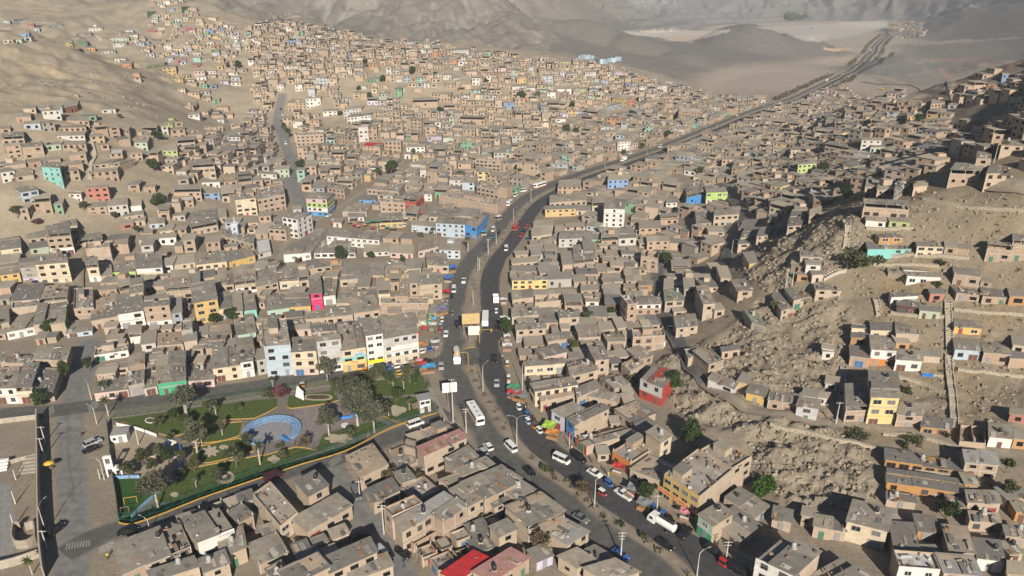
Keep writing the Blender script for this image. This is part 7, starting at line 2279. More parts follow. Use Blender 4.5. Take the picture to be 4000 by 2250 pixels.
def truck_proto(kind, L, cargo):
 root = empty(kind, (0, 0, 0)); P0 = carpaint('white'); h = L / 2; w = 1.15
 c = MB(); loft(c, [(h - 2.0, sect(w, .55, 2.6, .1)), (h - .5, sect(w, .55, 2.6, .12)), (h, sect(w * .96, .55, 1.6, .1))]); c.build('cab', P0, root)
 g = MB(); g.hexa([(h - .02, -w * .85, 1.62), (h + .02, -w * .85, 1.58), (h + .02, w * .85, 1.58), (h - .02, w * .85, 1.62)], [(h - .47, -w * .8, 2.45), (h - .40, -w * .8, 2.45), (h - .40, w * .8, 2.45), (h - .47, w * .8, 2.45)]); g.build('windscreen', M_GLASS, root)
 for s in (-1, 1):
  g = MB(); g.box(h - 1.6, s * w - .02, 1.6, h - .7, s * w + .02, 2.3); g.build('side_window', M_GLASS, root)
  g = MB(); g.box(h - .06, s * .8 - .15, .8, h + .02, s * .8 + .15, 1.0); g.build('headlight', M_LAMP, root)
 f = MB(); f.box(-h, -.5, .6, h - 2.0, .5, .85); f.build('chassis', M_BUMP, root)
 if cargo == 'bed':
  b = MB(); b.box(-h, -w, .95, h - 2.15, w, 1.08)
  for q in ((-h, -w, h - 2.15, -w + .08), (-h, w - .08, h - 2.15, w), (-h, -w + .08, -h + .08, w - .08), (h - 2.23, -w + .08, h - 2.15, w - .08)): b.box(q[0], q[1], 1.08, q[2], q[3], 1.75)
  b.build('cargo_bed', P0, root)
 elif cargo == 'box':
  b = MB(); loft(b, [(-h, sect(w * 1.02, .95, 3.1, .05)), (h - 2.15, sect(w * 1.02, .95, 3.1, .05))]); b.build('cargo_box', P0, root)
 elif cargo == 'tank':
  b = MB(); b.bar((-h, 0, 1.75), (h - 2.2, 0, 1.75), 1.0, n=16); b.build('water_tank', P0, root)
  b = MB(); b.box(-h + .3, -.32, 2.68, h - 2.5, .32, 2.78); b.build('top_walkway', M_BUMP, root)
 elif cargo == 'mixer':
  b = MB(); z = 2.1
  for a, b2, r0, r1 in ((-h + .2, -h + 1.6, .6, 1.15), (-h + 1.6, h - 4.0, 1.15, 1.2), (h - 4.0, h - 2.4, 1.2, .75)): b.bar((a, 0, z + .25), (b2, 0, z), r0, 0, r1, 18)
  b.build('mixing_drum', mat('mixer_drum', (.52,.48,.42), .5, .15, 1), root)
  b = MB(); b.bar((h - 3.3, 0, z), (h - 2.25, 0, z), 1.02, 0, .6, 18); b.build('drum_head', carpaint('orange'), root)
  b = MB(); b.box(-h, -.5, 1.2, -h + .5, .5, 2.4); b.build('chute', carpaint('orange'), root)
 wheel_parts(root, (h - 1.2, -h + 1.3) if L < 7.5 else (h - 1.3, -h + 1.4, -h + 2.6), w - .15, .46, *WB)
 VP[kind] = root
truck_proto('cargo_truck', 6.6, 'bed'); truck_proto('box_truck', 6.2, 'box'); truck_proto('tanker_truck', 6.9, 'tank'); truck_proto('mixer_truck', 9.2, 'mixer'); truck_proto('long_truck', 11.2, 'box')
def pickup_proto():
 root = empty('pickup', (0, 0, 0)); P0 = carpaint('white')
 mb = MB(); loft(mb, [(-2.6, sect(.88, .4, 1.0)), (-.2, sect(.9, .32, 1.02)), (1.1, sect(.9, .3, 1.02)), (2.2, sect(.86, .32, .95)), (2.6, sect(.76, .4, .8))]); mb.build('body', P0, root)
 g = MB(); loft(g, [(-.35, [(-.86, 1.0), (.86, 1.0), (.78, 1.7), (-.78, 1.7)]), (.55, [(-.86, 1.0), (.86, 1.0), (.75, 1.7), (-.75, 1.7)]), (1.2, [(-.84, 1.0), (.84, 1.0), (.84, 1.02), (-.84, 1.02)])]); g.build('windows', M_GLASS, root)
 r = MB(); loft(r, [(-.4, sect(.76, 1.68, 1.75, .03)), (.6, sect(.74, 1.68, 1.75, .03))]); r.build('roof', P0, root)
 b = MB(); b.box(-2.5, -.78, 1.01, -.45, .78, 1.03); b.build('cargo_bed', M_WOOD, root)
 for s in (-1, 1):
  b = MB(); b.box(-2.58, s * .84 - .05, 1.0, -.42, s * .84 + .05, 1.32); b.build('bed_side', P0, root)
  m = MB(); m.box(2.45, s * .55 - .14, .62, 2.63, s * .55 + .14, .76); m.build('headlight', M_LAMP, root)
 wheel_parts(root, (1.6, -1.6), .82, .36, *WT); VP['pickup'] = root
pickup_proto()
def moto_proto():
 root = empty('mototaxi', (0, 0, 0)); P0 = carpaint('red')
 mb = MB(); loft(mb, [(-1.15, sect(.58, .35, 1.0)), (.35, sect(.6, .3, 1.0)), (.75, sect(.42, .35, .9))]); mb.build('cabin', P0, root)
 g = MB(); loft(g, [(-1.1, [(-.56, .98), (.56, .98), (.5, 1.62), (-.5, 1.62)]), (.2, [(-.58, .98), (.58, .98), (.5, 1.62), (-.5, 1.62)]), (.62, [(-.5, .96), (.5, .96), (.5, .98), (-.5, .98)])]); g.build('windscreen', M_GLASS, root)
 c = MB(); loft(c, [(-1.2, sect(.6, 1.58, 1.74, .07)), (.35, sect(.56, 1.60, 1.74, .07))]); c.build('canopy', carpaint('white'), root)
 f = MB(); f.bar((.7, 0, .85), (1.15, 0, .3), .05); f.bar((.75, -.32, .95), (.75, .32, .95), .03); f.build('fork', M_BUMP, root)
 for x, y in ((1.18, 0), (-.65, -.58), (-.65, .58)):
  w = inst('wheel', WM[0], root, (x, y, .24)); inst('rim', WM[1], w, (0, 0, 0))
 m = MB(); m.box(.98, -.1, .72, 1.12, .1, .9); m.build('headlight', M_LAMP, root)
 VP['mototaxi'] = root
moto_proto()
def bike_proto():
 root = empty('motorcycle', (0, 0, 0)); P0 = carpaint('black')
 b = MB(); loft(b, [(-.8, sect(.12, .7, .85, .04)), (-.1, sect(.16, .45, .85, .05)), (.35, sect(.15, .5, .95, .05))]); b.build('body', P0, root)
 f = MB(); f.bar((.4, 0, 1.0), (.75, 0, .3), .04); f.bar((.38, -.35, 1.05), (.38, .35, 1.05), .025); f.build('fork', M_RIM, root)
 for x in (.75, -.65):
  w = inst('wheel', WM[0], root, (x, 0, .3)); inst('rim', WM[1], w, (0, 0, 0))
 VP['motorcycle'] = root
bike_proto()
KIDS = {}
for o in bpy.data.objects:
 if o.parent: KIDS.setdefault(o.parent, []).append(o)
PAINTED = ('body', 'roof', 'cab', 'cargo_bed', 'cargo_box', 'water_tank', 'cabin', 'bed_side')
VUSED = set()
def vehicle(t, x, y, x2, y2, kind, colour, label, canopy=None):
 p = GT(t, x, y); q = GT(t, x2, y2); rz = math.atan2(q.y - p.y, q.x - p.x)
 src = VP[kind]
 if kind in VUSED: r = copy_tree(src, None, KIDS)
 else: r = src; VUSED.add(kind)
 r.location = (p.x, p.y, p.z + .03); r.rotation_euler = (0, 0, rz)
 ch = [c for c in bpy.data.objects if c.parent == r] if r is not src else KIDS[src]
 for c in ch:
  nm = c.name.split('.')[0]
  m = None
  if nm in PAINTED: m = carpaint(colour)
  if nm == 'cargo_bed' and kind == 'pickup': m = None
  if kind in ('cargo_truck', 'tanker_truck', 'mixer_truck') and nm in ('cab',): m = carpaint(colour)
  if nm == 'canopy': m = carpaint(canopy or 'white')
  if m:
   c.material_slots[0].link = 'OBJECT'; c.material_slots[0].material = m
 cat = {'sedan':'car','hatchback':'car','suv':'car','minivan':'van','bus':'bus','minibus':'bus','pickup':'pickup','mototaxi':'mototaxi','motorcycle':'motorcycle'}.get(kind, 'truck')
 tag(r, label, cat, 'vehicles along the streets')
NCH = {}
for ln in '''
A 585 622 640 598 suv silver|silver and black car parked above the black one on the parking lot
A 578 662 635 640 sedan black|black car parked below the silver one on the parking lot
A 808 1180 875 1168 sedan black|black car on the south street near the football turf corner
A 352 1172 410 1125 suv black|black car parked in the shade of the tall yard wall
A 520 565 530 545 motorcycle black|motorcycle standing alone on the parking lot
B 265 168 300 162 pickup white|small white and red pickup in front of the pink shop house
B 330 166 372 156 sedan white|white car parked beside the small pickup on the park street
B 520 140 562 132 suv grey|dark grey car parked before the tree on the park street
B 635 130 678 120 suv silver|silver car parked before the yellow shop
B 285 265 262 270 mototaxi orange|orange mototaxi waiting outside the park's north gate
B 793 104 820 98 mototaxi orange|orange mototaxi in front of the yellow signed shop|orange
B 840 124 868 118 sedan black|black car behind the mototaxi queue
B 692 172 720 168 mototaxi orange|orange and dark mototaxi at the left end of the queue|orange
B 735 160 762 155 mototaxi pale blue|pale blue mototaxi second in the queue at the park fence|pale blue
B 790 158 818 153 mototaxi red|red mototaxi in the queue at the park fence|red
B 838 150 866 145 mototaxi blue|blue mototaxi in the queue at the park fence|blue
B 890 142 918 136 mototaxi white|white mototaxi in the queue at the park fence
B 945 134 972 128 mototaxi white|white mototaxi at the right end of the queue
B 905 185 932 180 mototaxi yellow|yellow mototaxi tight against the park fence|yellow
B 1072 108 1110 96 sedan black|black car at the street corner by the blue stall
B 1165 142 1168 165 hatchback silver|pale silver car turning off the avenue at the corner
B 1005 503 1048 488 minivan white|white van parked on the south street by the kiosk
B 1380 455 1420 520 bus white|long white and orange bus on the left carriageway by the tall pole
B 1460 645 1440 622 hatchback white|white car on the left carriageway below the bus
B 1424 676 1405 655 hatchback silver|white car half shaded next to the tall pink roofed building
B 1600 648 1570 618 minivan white|white van on the left carriageway beside the median
B 1500 98 1502 118 suv black|black car on the right carriageway at the junction
B 1513 245 1514 268 sedan silver|silver car on the right carriageway below the junction
B 1262 85 1268 150 mixer_truck white|concrete mixer truck with orange drum head at the junction
B 1580 132 1582 155 mototaxi orange|orange and white mototaxi on the right verge, topmost|white
B 1588 222 1588 245 mototaxi orange|orange mototaxi on the right verge, second
B 1590 262 1590 285 mototaxi white|white mototaxi on the right verge, third
B 1588 305 1590 325 mototaxi blue|blue mototaxi on the right verge, fourth|blue
B 112 835 150 822 minivan maroon|dark maroon van in shade on the south street
B 632 945 645 975 minivan grey|dark van in the shaded lane beside the tan corner house
B 800 1325 835 1358 minivan silver|silver van in the lane at the bottom
B 925 1315 965 1345 sedan black|black car parked by the red painted shop front in the lane
B 655 1215 700 1195 suv black|dark car hidden in the shade between two tan houses
C 312 728 355 748 minivan white|white van with yellow stripe on the right carriageway
C 422 716 455 738 suv black|black car parked on the right shoulder behind the white van
C 520 812 556 832 sedan white|white car parked on the right shoulder before the orange house
C 110 802 142 828 sedan black|black car on the left carriageway beside the dry median bushes
C 612 886 632 902 mototaxi blue|blue mototaxi on the right shoulder by the white pickup|blue
C 572 945 592 958 mototaxi red|red and white mototaxi on the right carriageway
C 700 948 662 922 pickup white|white pickup truck parked before the street tree
C 940 1142 880 1105 tanker_truck white|white tank truck parked before the tall yellow building
C 1088 1190 1112 1162 suv black|black car parked facing the green based house
C 960 1262 1006 1292 sedan black|black car on the right carriageway below the tank truck
C 1262 1302 1308 1334 suv black|black car parked on the shoulder by the brick house
C 1333 1390 1352 1404 mototaxi red|red mototaxi at the bottom right shoulder|red
C 432 1095 462 1112 sedan grey|grey car in the shade left of the avenue
C 680 1325 712 1350 sedan blue|dark blue car shaded beside the tan terrace building
C 45 405 60 425 mototaxi white|white and yellow mototaxi first below the tarpaulin stalls
C 97 452 112 470 mototaxi blue|blue mototaxi second below the tarpaulin stalls|blue
C 103 495 118 512 mototaxi pale blue|pale blue mototaxi third below the tarpaulin stalls
C 143 522 160 540 mototaxi orange|orange mototaxi fourth below the tarpaulin stalls|brown
C 175 552 192 568 mototaxi white|red and white mototaxi beside the striped fruit stall
C 1430 1430 1475 1455 minivan black|black van at the bottom edge of the right shoulder
C 940 1085 928 1105 mototaxi blue|blue mototaxi behind the tank truck's cab|blue
C 985 1115 970 1080 suv black|black car in the shade before the red lettered sign
C 890 1038 905 1050 mototaxi blue|blue tricycle before the street tree|blue
F 1855 1155 1858 1090 long_truck white|long white trailer truck beside the tan billboard
F 1680 832 1676 855 pickup white|white pickup on the left carriageway by the lamp
F 1600 905 1598 935 minivan white|white van parked on the left verge by the red stall
F 1582 962 1580 985 hatchback black|dark car behind the white van on the left verge
F 1918 418 1905 445 minivan white|white van on the left carriageway by the blue market hall
F 2022 572 2018 595 minivan white|white minibus on the right carriageway in the bend
F 1627 1190 1625 1212 suv black|black car on the left carriageway by the billboards
F 1535 1266 1532 1290 hatchback white|white car on the left carriageway above the mixer truck
F 1590 1102 1588 1122 mototaxi grey|dark mototaxi on the left carriageway|grey
F 1940 985 1942 1010 cargo_truck white|white truck with blue load cover on the right verge
F 2008 1142 2045 1135 suv white|white car parked on the right verge above the dark tree
F 1953 1215 1960 1238 hatchback maroon|maroon car parked beside the dark tree on the right verge
F 1943 1085 1943 1105 mototaxi white|white mototaxi on the right verge below the truck
F 1505 1155 1503 1175 mototaxi white|white mototaxi on the market verge, topmost
F 1487 1240 1486 1260 mototaxi red|red mototaxi on the market verge|red
F 1492 1208 1491 1226 mototaxi pale blue|pale blue mototaxi above the red one on the market verge|pale blue
F 1465 1325 1464 1345 mototaxi teal|teal mototaxi on the market verge|teal
F 1413 1390 1435 1385 mototaxi blue|blue and red mototaxi at the market corner|blue
F 1350 1408 1378 1400 mototaxi white|white mototaxi at the corner stall
F 590 300 620 285 sedan white|white car before the banded corner house
F 1105 680 1138 672 sedan white|white car parked on the dirt lane by the school
F 1205 378 1222 360 sedan white|white car beside the market umbrellas
F 2000 235 1985 252 hatchback black|dark car on the left verge in the bend
F 2048 208 2030 225 minibus white|white minibus on the left verge in the bend
F 1905 472 1893 490 hatchback teal|teal car on the left carriageway near the market hall
F 1960 445 1950 462 hatchback black|dark car near the lamp on the left carriageway
G 32 405 15 430 minibus red|orange red bus on the right carriageway in the bend
G 120 392 105 408 hatchback red|red car on the right verge in the bend, upper
G 92 435 78 450 hatchback black|black car on the right verge in the bend
G 75 462 62 478 hatchback red|red car on the right verge in the bend, lower
G 128 498 120 520 mototaxi blue|blue mototaxi by the white container|blue
G 225 65 188 76 bus white|white bus parked at the top of the bend
G 90 102 62 108 minivan white|white van parked below the bus
G 30 138 12 152 minivan white|white van on the left verge above the bend
G 185 46 160 50 hatchback white|white car parked left of the bus
K 1195 1192 1170 1202 minivan white|white van on the straight avenue
K 900 1303 875 1312 box_truck white|white truck on the straight avenue
K 955 1244 935 1250 hatchback white|white car parked on the verge of the straight avenue
K 1570 1052 1545 1062 bus grey|dark bus far up the avenue
K 1820 940 1800 948 hatchback white|white car far up the avenue
K 2035 860 2015 868 hatchback silver|pale car near the end of the town
L 475 658 462 664 box_truck white|white truck on the highway beyond the town
L 605 602 592 608 hatchback white|white car on the highway beyond the town
L 570 622 556 628 hatchback blue|blue car on the highway beyond the town
L 830 410 822 420 box_truck white|white truck far along the highway
L 945 290 938 298 minivan blue|blue vehicle at the far end of the highway
L 712 605 700 612 hatchback white|white car on the branch road
L 910 725 880 722 cargo_truck yellow|yellow machine truck on the far bare ground
L 350 232 320 228 long_truck blue|blue trailers parked on the quarry plain
E 640 895 690 890 sedan teal|dark teal car in the shaded street on the left
J 213 935 205 915 hatchback white|white car on the far pale street
J 202 888 205 870 hatchback black|dark car above the white one on the far pale street
J 205 985 210 960 hatchback grey|grey car low on the far pale street
J 240 1165 228 1140 minivan white|white van at the bend of the far pale street
G 1278 1225 1268 1195 pickup white|white pickup in the shaded narrow street
'''.strip().split('\n'):
 ps = ln.split('|'); a = ps[0].split(); col = ' '.join(a[6:])
 vehicle(a[0], *[float(v) for v in a[1:5]], a[5], col, ps[1], ps[2] if len(ps) > 2 else None)
for k in list(VP):
 if k not in VUSED:
  for c in KIDS.get(VP[k], []):
   for d in KIDS.get(c, []): bpy.data.objects.remove(d)
   bpy.data.objects.remove(c)
  bpy.data.objects.remove(VP[k])
# ---------------------------------------------------------------- lamps, poles, signs, stalls, people
M_POLE = mat('pole_concrete', (.50,.47,.42), .85, .12, 1.5); M_STEEL = simple('galvanised_steel', (.42,.43,.43), .45, .5)
def pole_h(g, t, x, y):
 py = tp(t, x, y)[1]; b = (py - 1125) / FPX
 return max(3.0, CAM_H - g.y * (SP + b * CP) / (CP - b * SP) - g.z)
def lamp(t, bx, by, tx, ty, ax, ay, label, double=False):
 g = GT(t, bx, by); h = min(pole_h(g, t, tx, ty), 13); r = empty('street_lamp', g); tag(r, label, 'street lamp', 'street lamps and poles')
 mb = MB(); mb.bar((0, 0, -.3), (0, 0, h * .3), .16, 0, .13, 8); mb.bar((0, 0, h * .3), (0, 0, h), .12, 0, .07, 8); mb.build('pole', M_POLE, r)
 q = GT(t, bx + ax - tx, by + ay - ty); d = Vector((q.x - g.x, q.y - g.y, 0))
 d = (d if d.length > .1 else Vector((1, 0, 0))).normalized()
 for s in ((1, -1) if double else (1,)):
  e = d * s
  a = MB(); a.bar((0, 0, h - .1), tuple(e * .9 + Vector((0, 0, h + .6))), .045); a.bar(tuple(e * .9 + Vector((0, 0, h + .6))), tuple(e * 2.1 + Vector((0, 0, h + .75))), .04); a.build('arm', M_STEEL, r)
  l = MB(); c = e * 2.35 + Vector((0, 0, h + .74)); u = e * .35; v = Vector((-e.y, e.x, 0)) * .13
  l.hexa([c - u - v - Vector((0, 0, .08)), c + u - v, c + u + v, c - u + v - Vector((0, 0, .08))], [p + Vector((0, 0, .12)) for p in (c - u - v, c + u - v, c + u + v, c - u + v)]); l.build('lamp_head', M_STEEL, r)
def utility(t, bx, by, tx, ty, label, arms=2, box=False):
 g = GT(t, bx, by); h = min(pole_h(g, t, tx, ty), 15); r = empty('utility_pole', g); tag(r, label, 'utility pole', 'street lamps and poles')
 mb = MB(); mb.bar((0, 0, -.3), (0, 0, h), .19, 0, .10, 8); mb.build('pole', M_POLE, r)
 for k in range(arms):
  m = MB(); z = h - .35 - k * .8; m.box(-.95 + .2 * k, -.06, z, .95 - .2 * k, .06, z + .12)
  a = m.build('crossarm', M_POLE, r)
  for x in (-.8 + .2 * k, 0, .8 - .2 * k):
   i = MB(); i.lathe([(.05, 0), (.07, .08), (.04, .16)], (x, 0, z + .12), 6); i.build('insulator', M_BUMP, a)
 if box:
  m = MB(); m.box(-.28, -.45, h * .5, .28, -.1, h * .5 + .9); m.build('meter_box', M_FRG, r)
for ln in '''
C 30 630 30 455 75 455|double armed lamp at the left end of the lower median|d
C 518 1018 530 845 560 835|lamp post with white base on the lower median
C 1162 1452 1180 1305 1195 1300|lamp post at the bottom end of the median
B 1428 290 1432 130 1478 100|lamp post on the median below the junction
F 1943 540 1945 415 1900 420|lamp post on the median near the blue market hall
F 1795 765 1795 620 1840 600|lamp post on the median in the bend
F 1757 1030 1755 900 1700 840|lamp post on the wide median above the tan billboard
G 153 185 155 65 130 60|lamp post on the median above the bend
G 12 345 12 240 40 235|lamp post on the median inside the bend
G 1202 612 1205 548 1222 545|lamp at the top of the shaded narrow street
G 1178 760 1182 712 1195 710|second lamp down the shaded narrow street
G 1178 985 1185 935 1205 930|third lamp down the shaded narrow street
G 1775 610 1780 490 1795 490|lamp on the side street by the rocks
G 1820 440 1820 352 1835 350|lamp at the head of the side street
A 610 493 588 395 560 385|lamp post on the pavement at the park's northwest corner
A 577 342 555 240 550 230|lamp post at the corner of the low pink house
A 657 842 632 728 600 720|lamp post on the parking lot beside the park entrance
A 290 1178 258 1015 340 938|curved lamp over the left street beside the yard wall
A 1165 432 1162 372 1185 370|double floodlight on the north fence of the park|d
A 945 1172 918 1100 905 1095|small lamp by the roofs south of the turf
C 65 285 65 120 85 110|lamp at the right edge of the avenue beside the terraces
C 360 640 365 560 385 555|lamp in front of the blue fronted house
K 1535 1085 1535 1035 1520 1032|lamp on the far avenue by the dark bus
K 750 1365 750 1320 735 1318|lamp on the median of the straight avenue, lower
K 1090 1258 1092 1218 1075 1215|lamp on the median of the straight avenue, upper
K 1655 1042 1655 1000 1640 998|lamp on the far avenue near the last houses
L 1740 725 1758 605 1740 600|tall lamp post on the dark right ridge
L 1803 805 1818 745 1805 740|lamp post below the yellow ridge house
L 1825 1320 1858 1165 1840 1160|tall lamp post on the shaded right slope
'''.strip().split('\n'):
 p = ln.split('|'); a = p[0].split(); lamp(a[0], *[float(v) for v in a[1:]], p[1], len(p) > 2)
for ln in '''
C 683 1342 690 1172 3|tall utility pole with several crossarms on the lower median
B 1240 482 1238 210 1|very tall pale pole beside the white billboard
B 1322 547 1320 395 2|utility pole beside the long bus
F 1878 612 1880 482 2|utility pole with box on the median in the bend
F 1808 742 1808 640 1|slim pole beside the lamp in the bend
A 285 612 265 508 1|white pole on the yard wall, topmost
A 279 700 255 580 1|white pole on the yard wall, second from top
A 295 1275 263 1162 1|white pole on the yard wall, lowest
A 98 995 73 915 0|white floodlight pole beside the sports court, middle one
A 100 842 82 785 0|white floodlight pole beside the sports court, upper one
A 90 1142 67 1060 0|white floodlight pole beside the sports court, lower one
A 630 838 612 780 0|thin sign pole beside the lamp on the parking lot
A 872 622 848 530 0|white pole on the playground
H 140 882 158 722 1|left of two poles by the outcrop houses
H 190 882 200 752 1|right of two poles by the outcrop houses
H 1078 130 1095 15 1|pole above the brick house with blue tarpaulin
C 910 1040 915 940 1|pole before the tall yellow building's sign
C 1345 1350 1352 1230 2|pole on the right shoulder by the brick house
C 1090 120 1100 20 1|pole at the bend of the hillside path
D 425 495 450 355 1|pole beside the shaded steps on the path
B 805 1185 790 1000 2|utility pole at the corner of the lane
B 655 965 650 850 1|pole in the shade of the tan corner house
K 1640 1449 1645 1315 1|white pole in the shaded side street
G 1000 520 1003 410 1|white pole before the white and lavender house
F 985 440 988 355 1|pole among the market umbrellas
'''.strip().split('\n'):
 p = ln.split('|'); a = p[0].split(); utility(a[0], *[float(v) for v in a[1:5]], p[1], int(a[5]), 'box' in p[1])
# power lines strung between poles
def wires(pts, t, h, label, n=3):
 P = [GT(t, x, y) + Vector((0, 0, h)) for x, y in pts]; o = P[0].copy()
 mb = MB()
 for k in range(n):
  off = Vector((.4 * (k - 1), 0, -.12 * k))
  for a, b in zip(P[:-1], P[1:]):
   prev = a + off
   for s in range(1, 9):
    q = a.lerp(b, s / 8) + off - Vector((0, 0, .9 * (1 - (2 * s / 8 - 1) ** 2))); mb.bar(tuple(prev - o), tuple(q - o), .022, n=3); prev = q
 tag(mb.build('power_line', M_BUMP, loc=o), label, 'power line')
wires([(285,612),(279,700),(288,1178),(295,1275)], 'A', 8.5, 'power lines strung along the yard wall poles')
wires([(805,1185),(655,965),(330,870)], 'B', 8.5, 'power lines strung over the lane')
wires([(140,882),(190,882),(600,640)], 'H', 8.0, 'power lines strung past the outcrop houses')
# billboards and signs
def text_mesh(s, size, m):
 cu = bpy.data.curves.new('lettering', 'FONT'); cu.body = s; cu.size = size; cu.extrude = .02; cu.align_x = 'CENTER'; cu.align_y = 'CENTER'
 o = bpy.data.objects.new('tmp', cu); COL.objects.link(o); dg = bpy.context.evaluated_depsgraph_get()
 me = bpy.data.meshes.new_from_object(o.evaluated_get(dg)); bpy.data.objects.remove(o); me.materials.clear(); me.materials.append(m); me.name = 'lettering'
 return me
def billboard(t, bx, by, w, h, lift, ang, m, label, posts):
 g = GT(t, bx, by); r = empty('billboard', g, ang); tag(r, label, 'billboard')
 b = MB(); b.box(-w / 2, -.1, lift, w / 2, .1, lift + h); b.build('panel', m, r)
 f = MB()
 for x in np.linspace(-w / 2, w / 2, 7): f.box(x - .04, -.16, lift, x + .04, -.11, lift + h)
 for z in np.linspace(lift, lift + h, 4): f.box(-w / 2, -.2, z - .04, w / 2, -.16, z + .04)
 if 'tan' in label: f.build('frame', mat('billboard_frame', (.45,.30,.12), .8, .15, 2), r)
 for x in posts:
  p = MB(); p.bar((x, .25, -.2), (x, .25, lift + h * .8), .12, n=8); p.build('post', M_STEEL, r)
  p = MB(); p.bar((x, 1.8, 0), (x, .3, lift + h * .6), .07, n=6); p.build('brace', M_STEEL, r)
billboard('F', 1740, 1262, 6.2, 4.0, 4.6, .13, mat('billboard_back', (.50,.37,.18), .8, .18, 1.2), 'bare tan billboard on tall posts on the median island', (-2.6, 0, 2.6))
billboard('F', 1765, 1325, 4.0, 3.4, 3.2, .05, M_WHITE, 'blank white billboard in front of the tan one on the median island', (-1.7, 1.7))
billboard('B', 1222, 385, 4.3, 3.2, 5.0, .2, M_WHITE, 'blank white billboard beside the very tall pole left of the avenue', (-.6, .6))
billboard('F', 1452, 1449, 3.0, 1.2, 4.6, .1, mat('dark_panel', (.08,.08,.085), .6), 'dark panel sign on a post at the market corner', (0,))
def sign_on(house_label, text, bg, fg, face, zf, w, h, size, off=.12, along=.5):
 for c in CAND[:300]:
  if c.get('label') == house_label or c.get('lab') == house_label: break
 else: print('no house for sign', house_label); return
 root = next(o for o in bpy.data.objects if o.get('label') == c['label'])
 P = c['P']; i, j = {'F': (0, 1), 'R': (1, 2), 'L': (3, 0)}[face]; a, b = P[i], P[j]; e = Vector((b.x - a.x, b.y - a.y, 0)); L = e.length; e.normalize(); nn = Vector((e.y, -e.x, 0))
 m = a.lerp(b, along); loc = Vector((m.x, m.y, root.location.z + zf)) + nn * off - root.location
 w = min(w, L * .96)
 bx = MB(); bx.box(-w / 2, -.05, -h / 2, w / 2, .08, h / 2); s = bx.build('sign', bg, root, loc); s.rotation_euler = (0, 0, math.atan2(e.y, e.x))
 if text:
  t = bpy.data.objects.new('lettering', text_mesh(text, size, fg)); COL.objects.link(t); t.parent = s; t.location = (0, -.06, 0); t.rotation_euler = (math.pi / 2, 0, 0)
Mp = simple('lettering_purple', (.10,.02,.14), .6); Mr = simple('lettering_red', (.50,.03,.02), .6); Mk = simple('lettering_dark', (.08,.08,.02), .6); Mw = simple('lettering_white', (.8,.8,.8), .6)
sign_on('teal and yellow shop house with purple lettered sign facing the park', 'Mass', mat('sign_yellow', (.72,.48,.16), .7, .08, 1), Mp, 'F', 3.2, 8.2, 1.1, 1.1)
sign_on('teal and yellow shop house with purple lettered sign facing the park', '', mat('banner_blue', (.16,.40,.66), .7, .3, .8), Mp, 'F', 5.6, 3.0, .9, 1, .12, .72)
sign_on('white balcony house above a bright yellow shop sign facing the park', '', mat('sign_bright_yellow', (.80,.70,.02), .6, .06, 1), Mk, 'F', 3.0, 6, 1.0, 1)
sign_on('tall yellow house with curved balcony windows and red sign lettering', 'OLLERIA DE CAMILA', mat('sign_orange', (.66,.38,.16), .7, .08, 1), Mr, 'L', 2.9, 9.5, 1.3, 1.0, .5, .34)
# traffic signal arms in yellow
for t, x, y, dx in (('B', 1335, 135, -1), ('F', 1808, 1330, 1)):
 g = GT(t, x, y); r = empty('signal_arm', g); tag(r, 'yellow traffic signal arm at the ' + ('lower' if t == 'B' else 'upper') + ' edge of the junction', 'traffic signal')
 b = MB(); b.bar((0, 0, 0), (0, 0, 5.2), .1, n=8); b.bar((0, 0, 5.2), (dx * 4.2, 0, 5.6), .07, n=8); b.build('pole', M_YEL, r)
 b = MB(); b.box(dx * 4.2 - .2, -.2, 4.7, dx * 4.2 + .2, .2, 5.7); b.build('signal_head', M_YEL, r)
edge_line([(1838,1358),(1818,1362),(1800,1362)], 'S', .3, .16, M_YEL, 'yellow_kerb', 'yellow kerb at the foot of the billboard island')
edge_line([(1838,1358),(1860,1357),(1882,1356)], 'S', .3, .16, M_YEL, 'yellow_kerb', 'yellow kerb at the right foot of the billboard island')
edge_line([(1820,1447),(1850,1446),(1885,1444)], 'S', .3, .16, M_YEL, 'yellow_kerb', 'yellow kerb at the head of the lower median')
# park kiosk, canvas, goal, entrance sculpture, playground hut
def kiosk():
 g = GT('B', 1060, 405); r = empty('kiosk', g, .35); tag(r, 'two level white guard kiosk with sheet roof in the park', 'kiosk')
 b = MB(); b.box(-1.6, -1.4, 0, 1.6, 1.4, 4.2); w = b.build('wall', M_WHITE, r)
 b = MB(); b.hexa([(-2.2, -2.0, 4.5), (2.3, -2.0, 4.5), (2.3, 2.3, 4.25), (-2.2, 2.3, 4.25)], [(-2.2, -2.0, 4.6), (2.3, -2.0, 4.6), (2.3, 2.3, 4.35), (-2.2, 2.3, 4.35)]); b.build('roof', ROOFM['c'][0], r)
 b = MB(); b.hexa([(-3.6, -1.6, 2.0), (-1.6, -1.6, 2.3), (-1.6, 1.4, 2.3), (-3.6, 1.4, 2.0)], [(-3.6, -1.6, 2.1), (-1.6, -1.6, 2.4), (-1.6, 1.4, 2.4), (-3.6, 1.4, 2.1)]); b.build('lean_to_roof', M_WOOD, r)
 for x in (-.75, .75): inst('window', WINS[2], r, (x, -1.42, 3.3), 0, (1.3, 1, 1.0))
 inst('window', WINS[2], r, (1.62, 0, 3.3), math.pi / 2, (1.8, 1, 1.0)); inst('door', DOORM[0], r, (.2, -1.42, 1.0), 0, (.9, 1, 2.0))
kiosk()
g = GT('B', 278, 335); r = empty('canvas_screen', g, -.5); tag(r, 'tilted white canvas screen standing on the north lawn', 'screen')
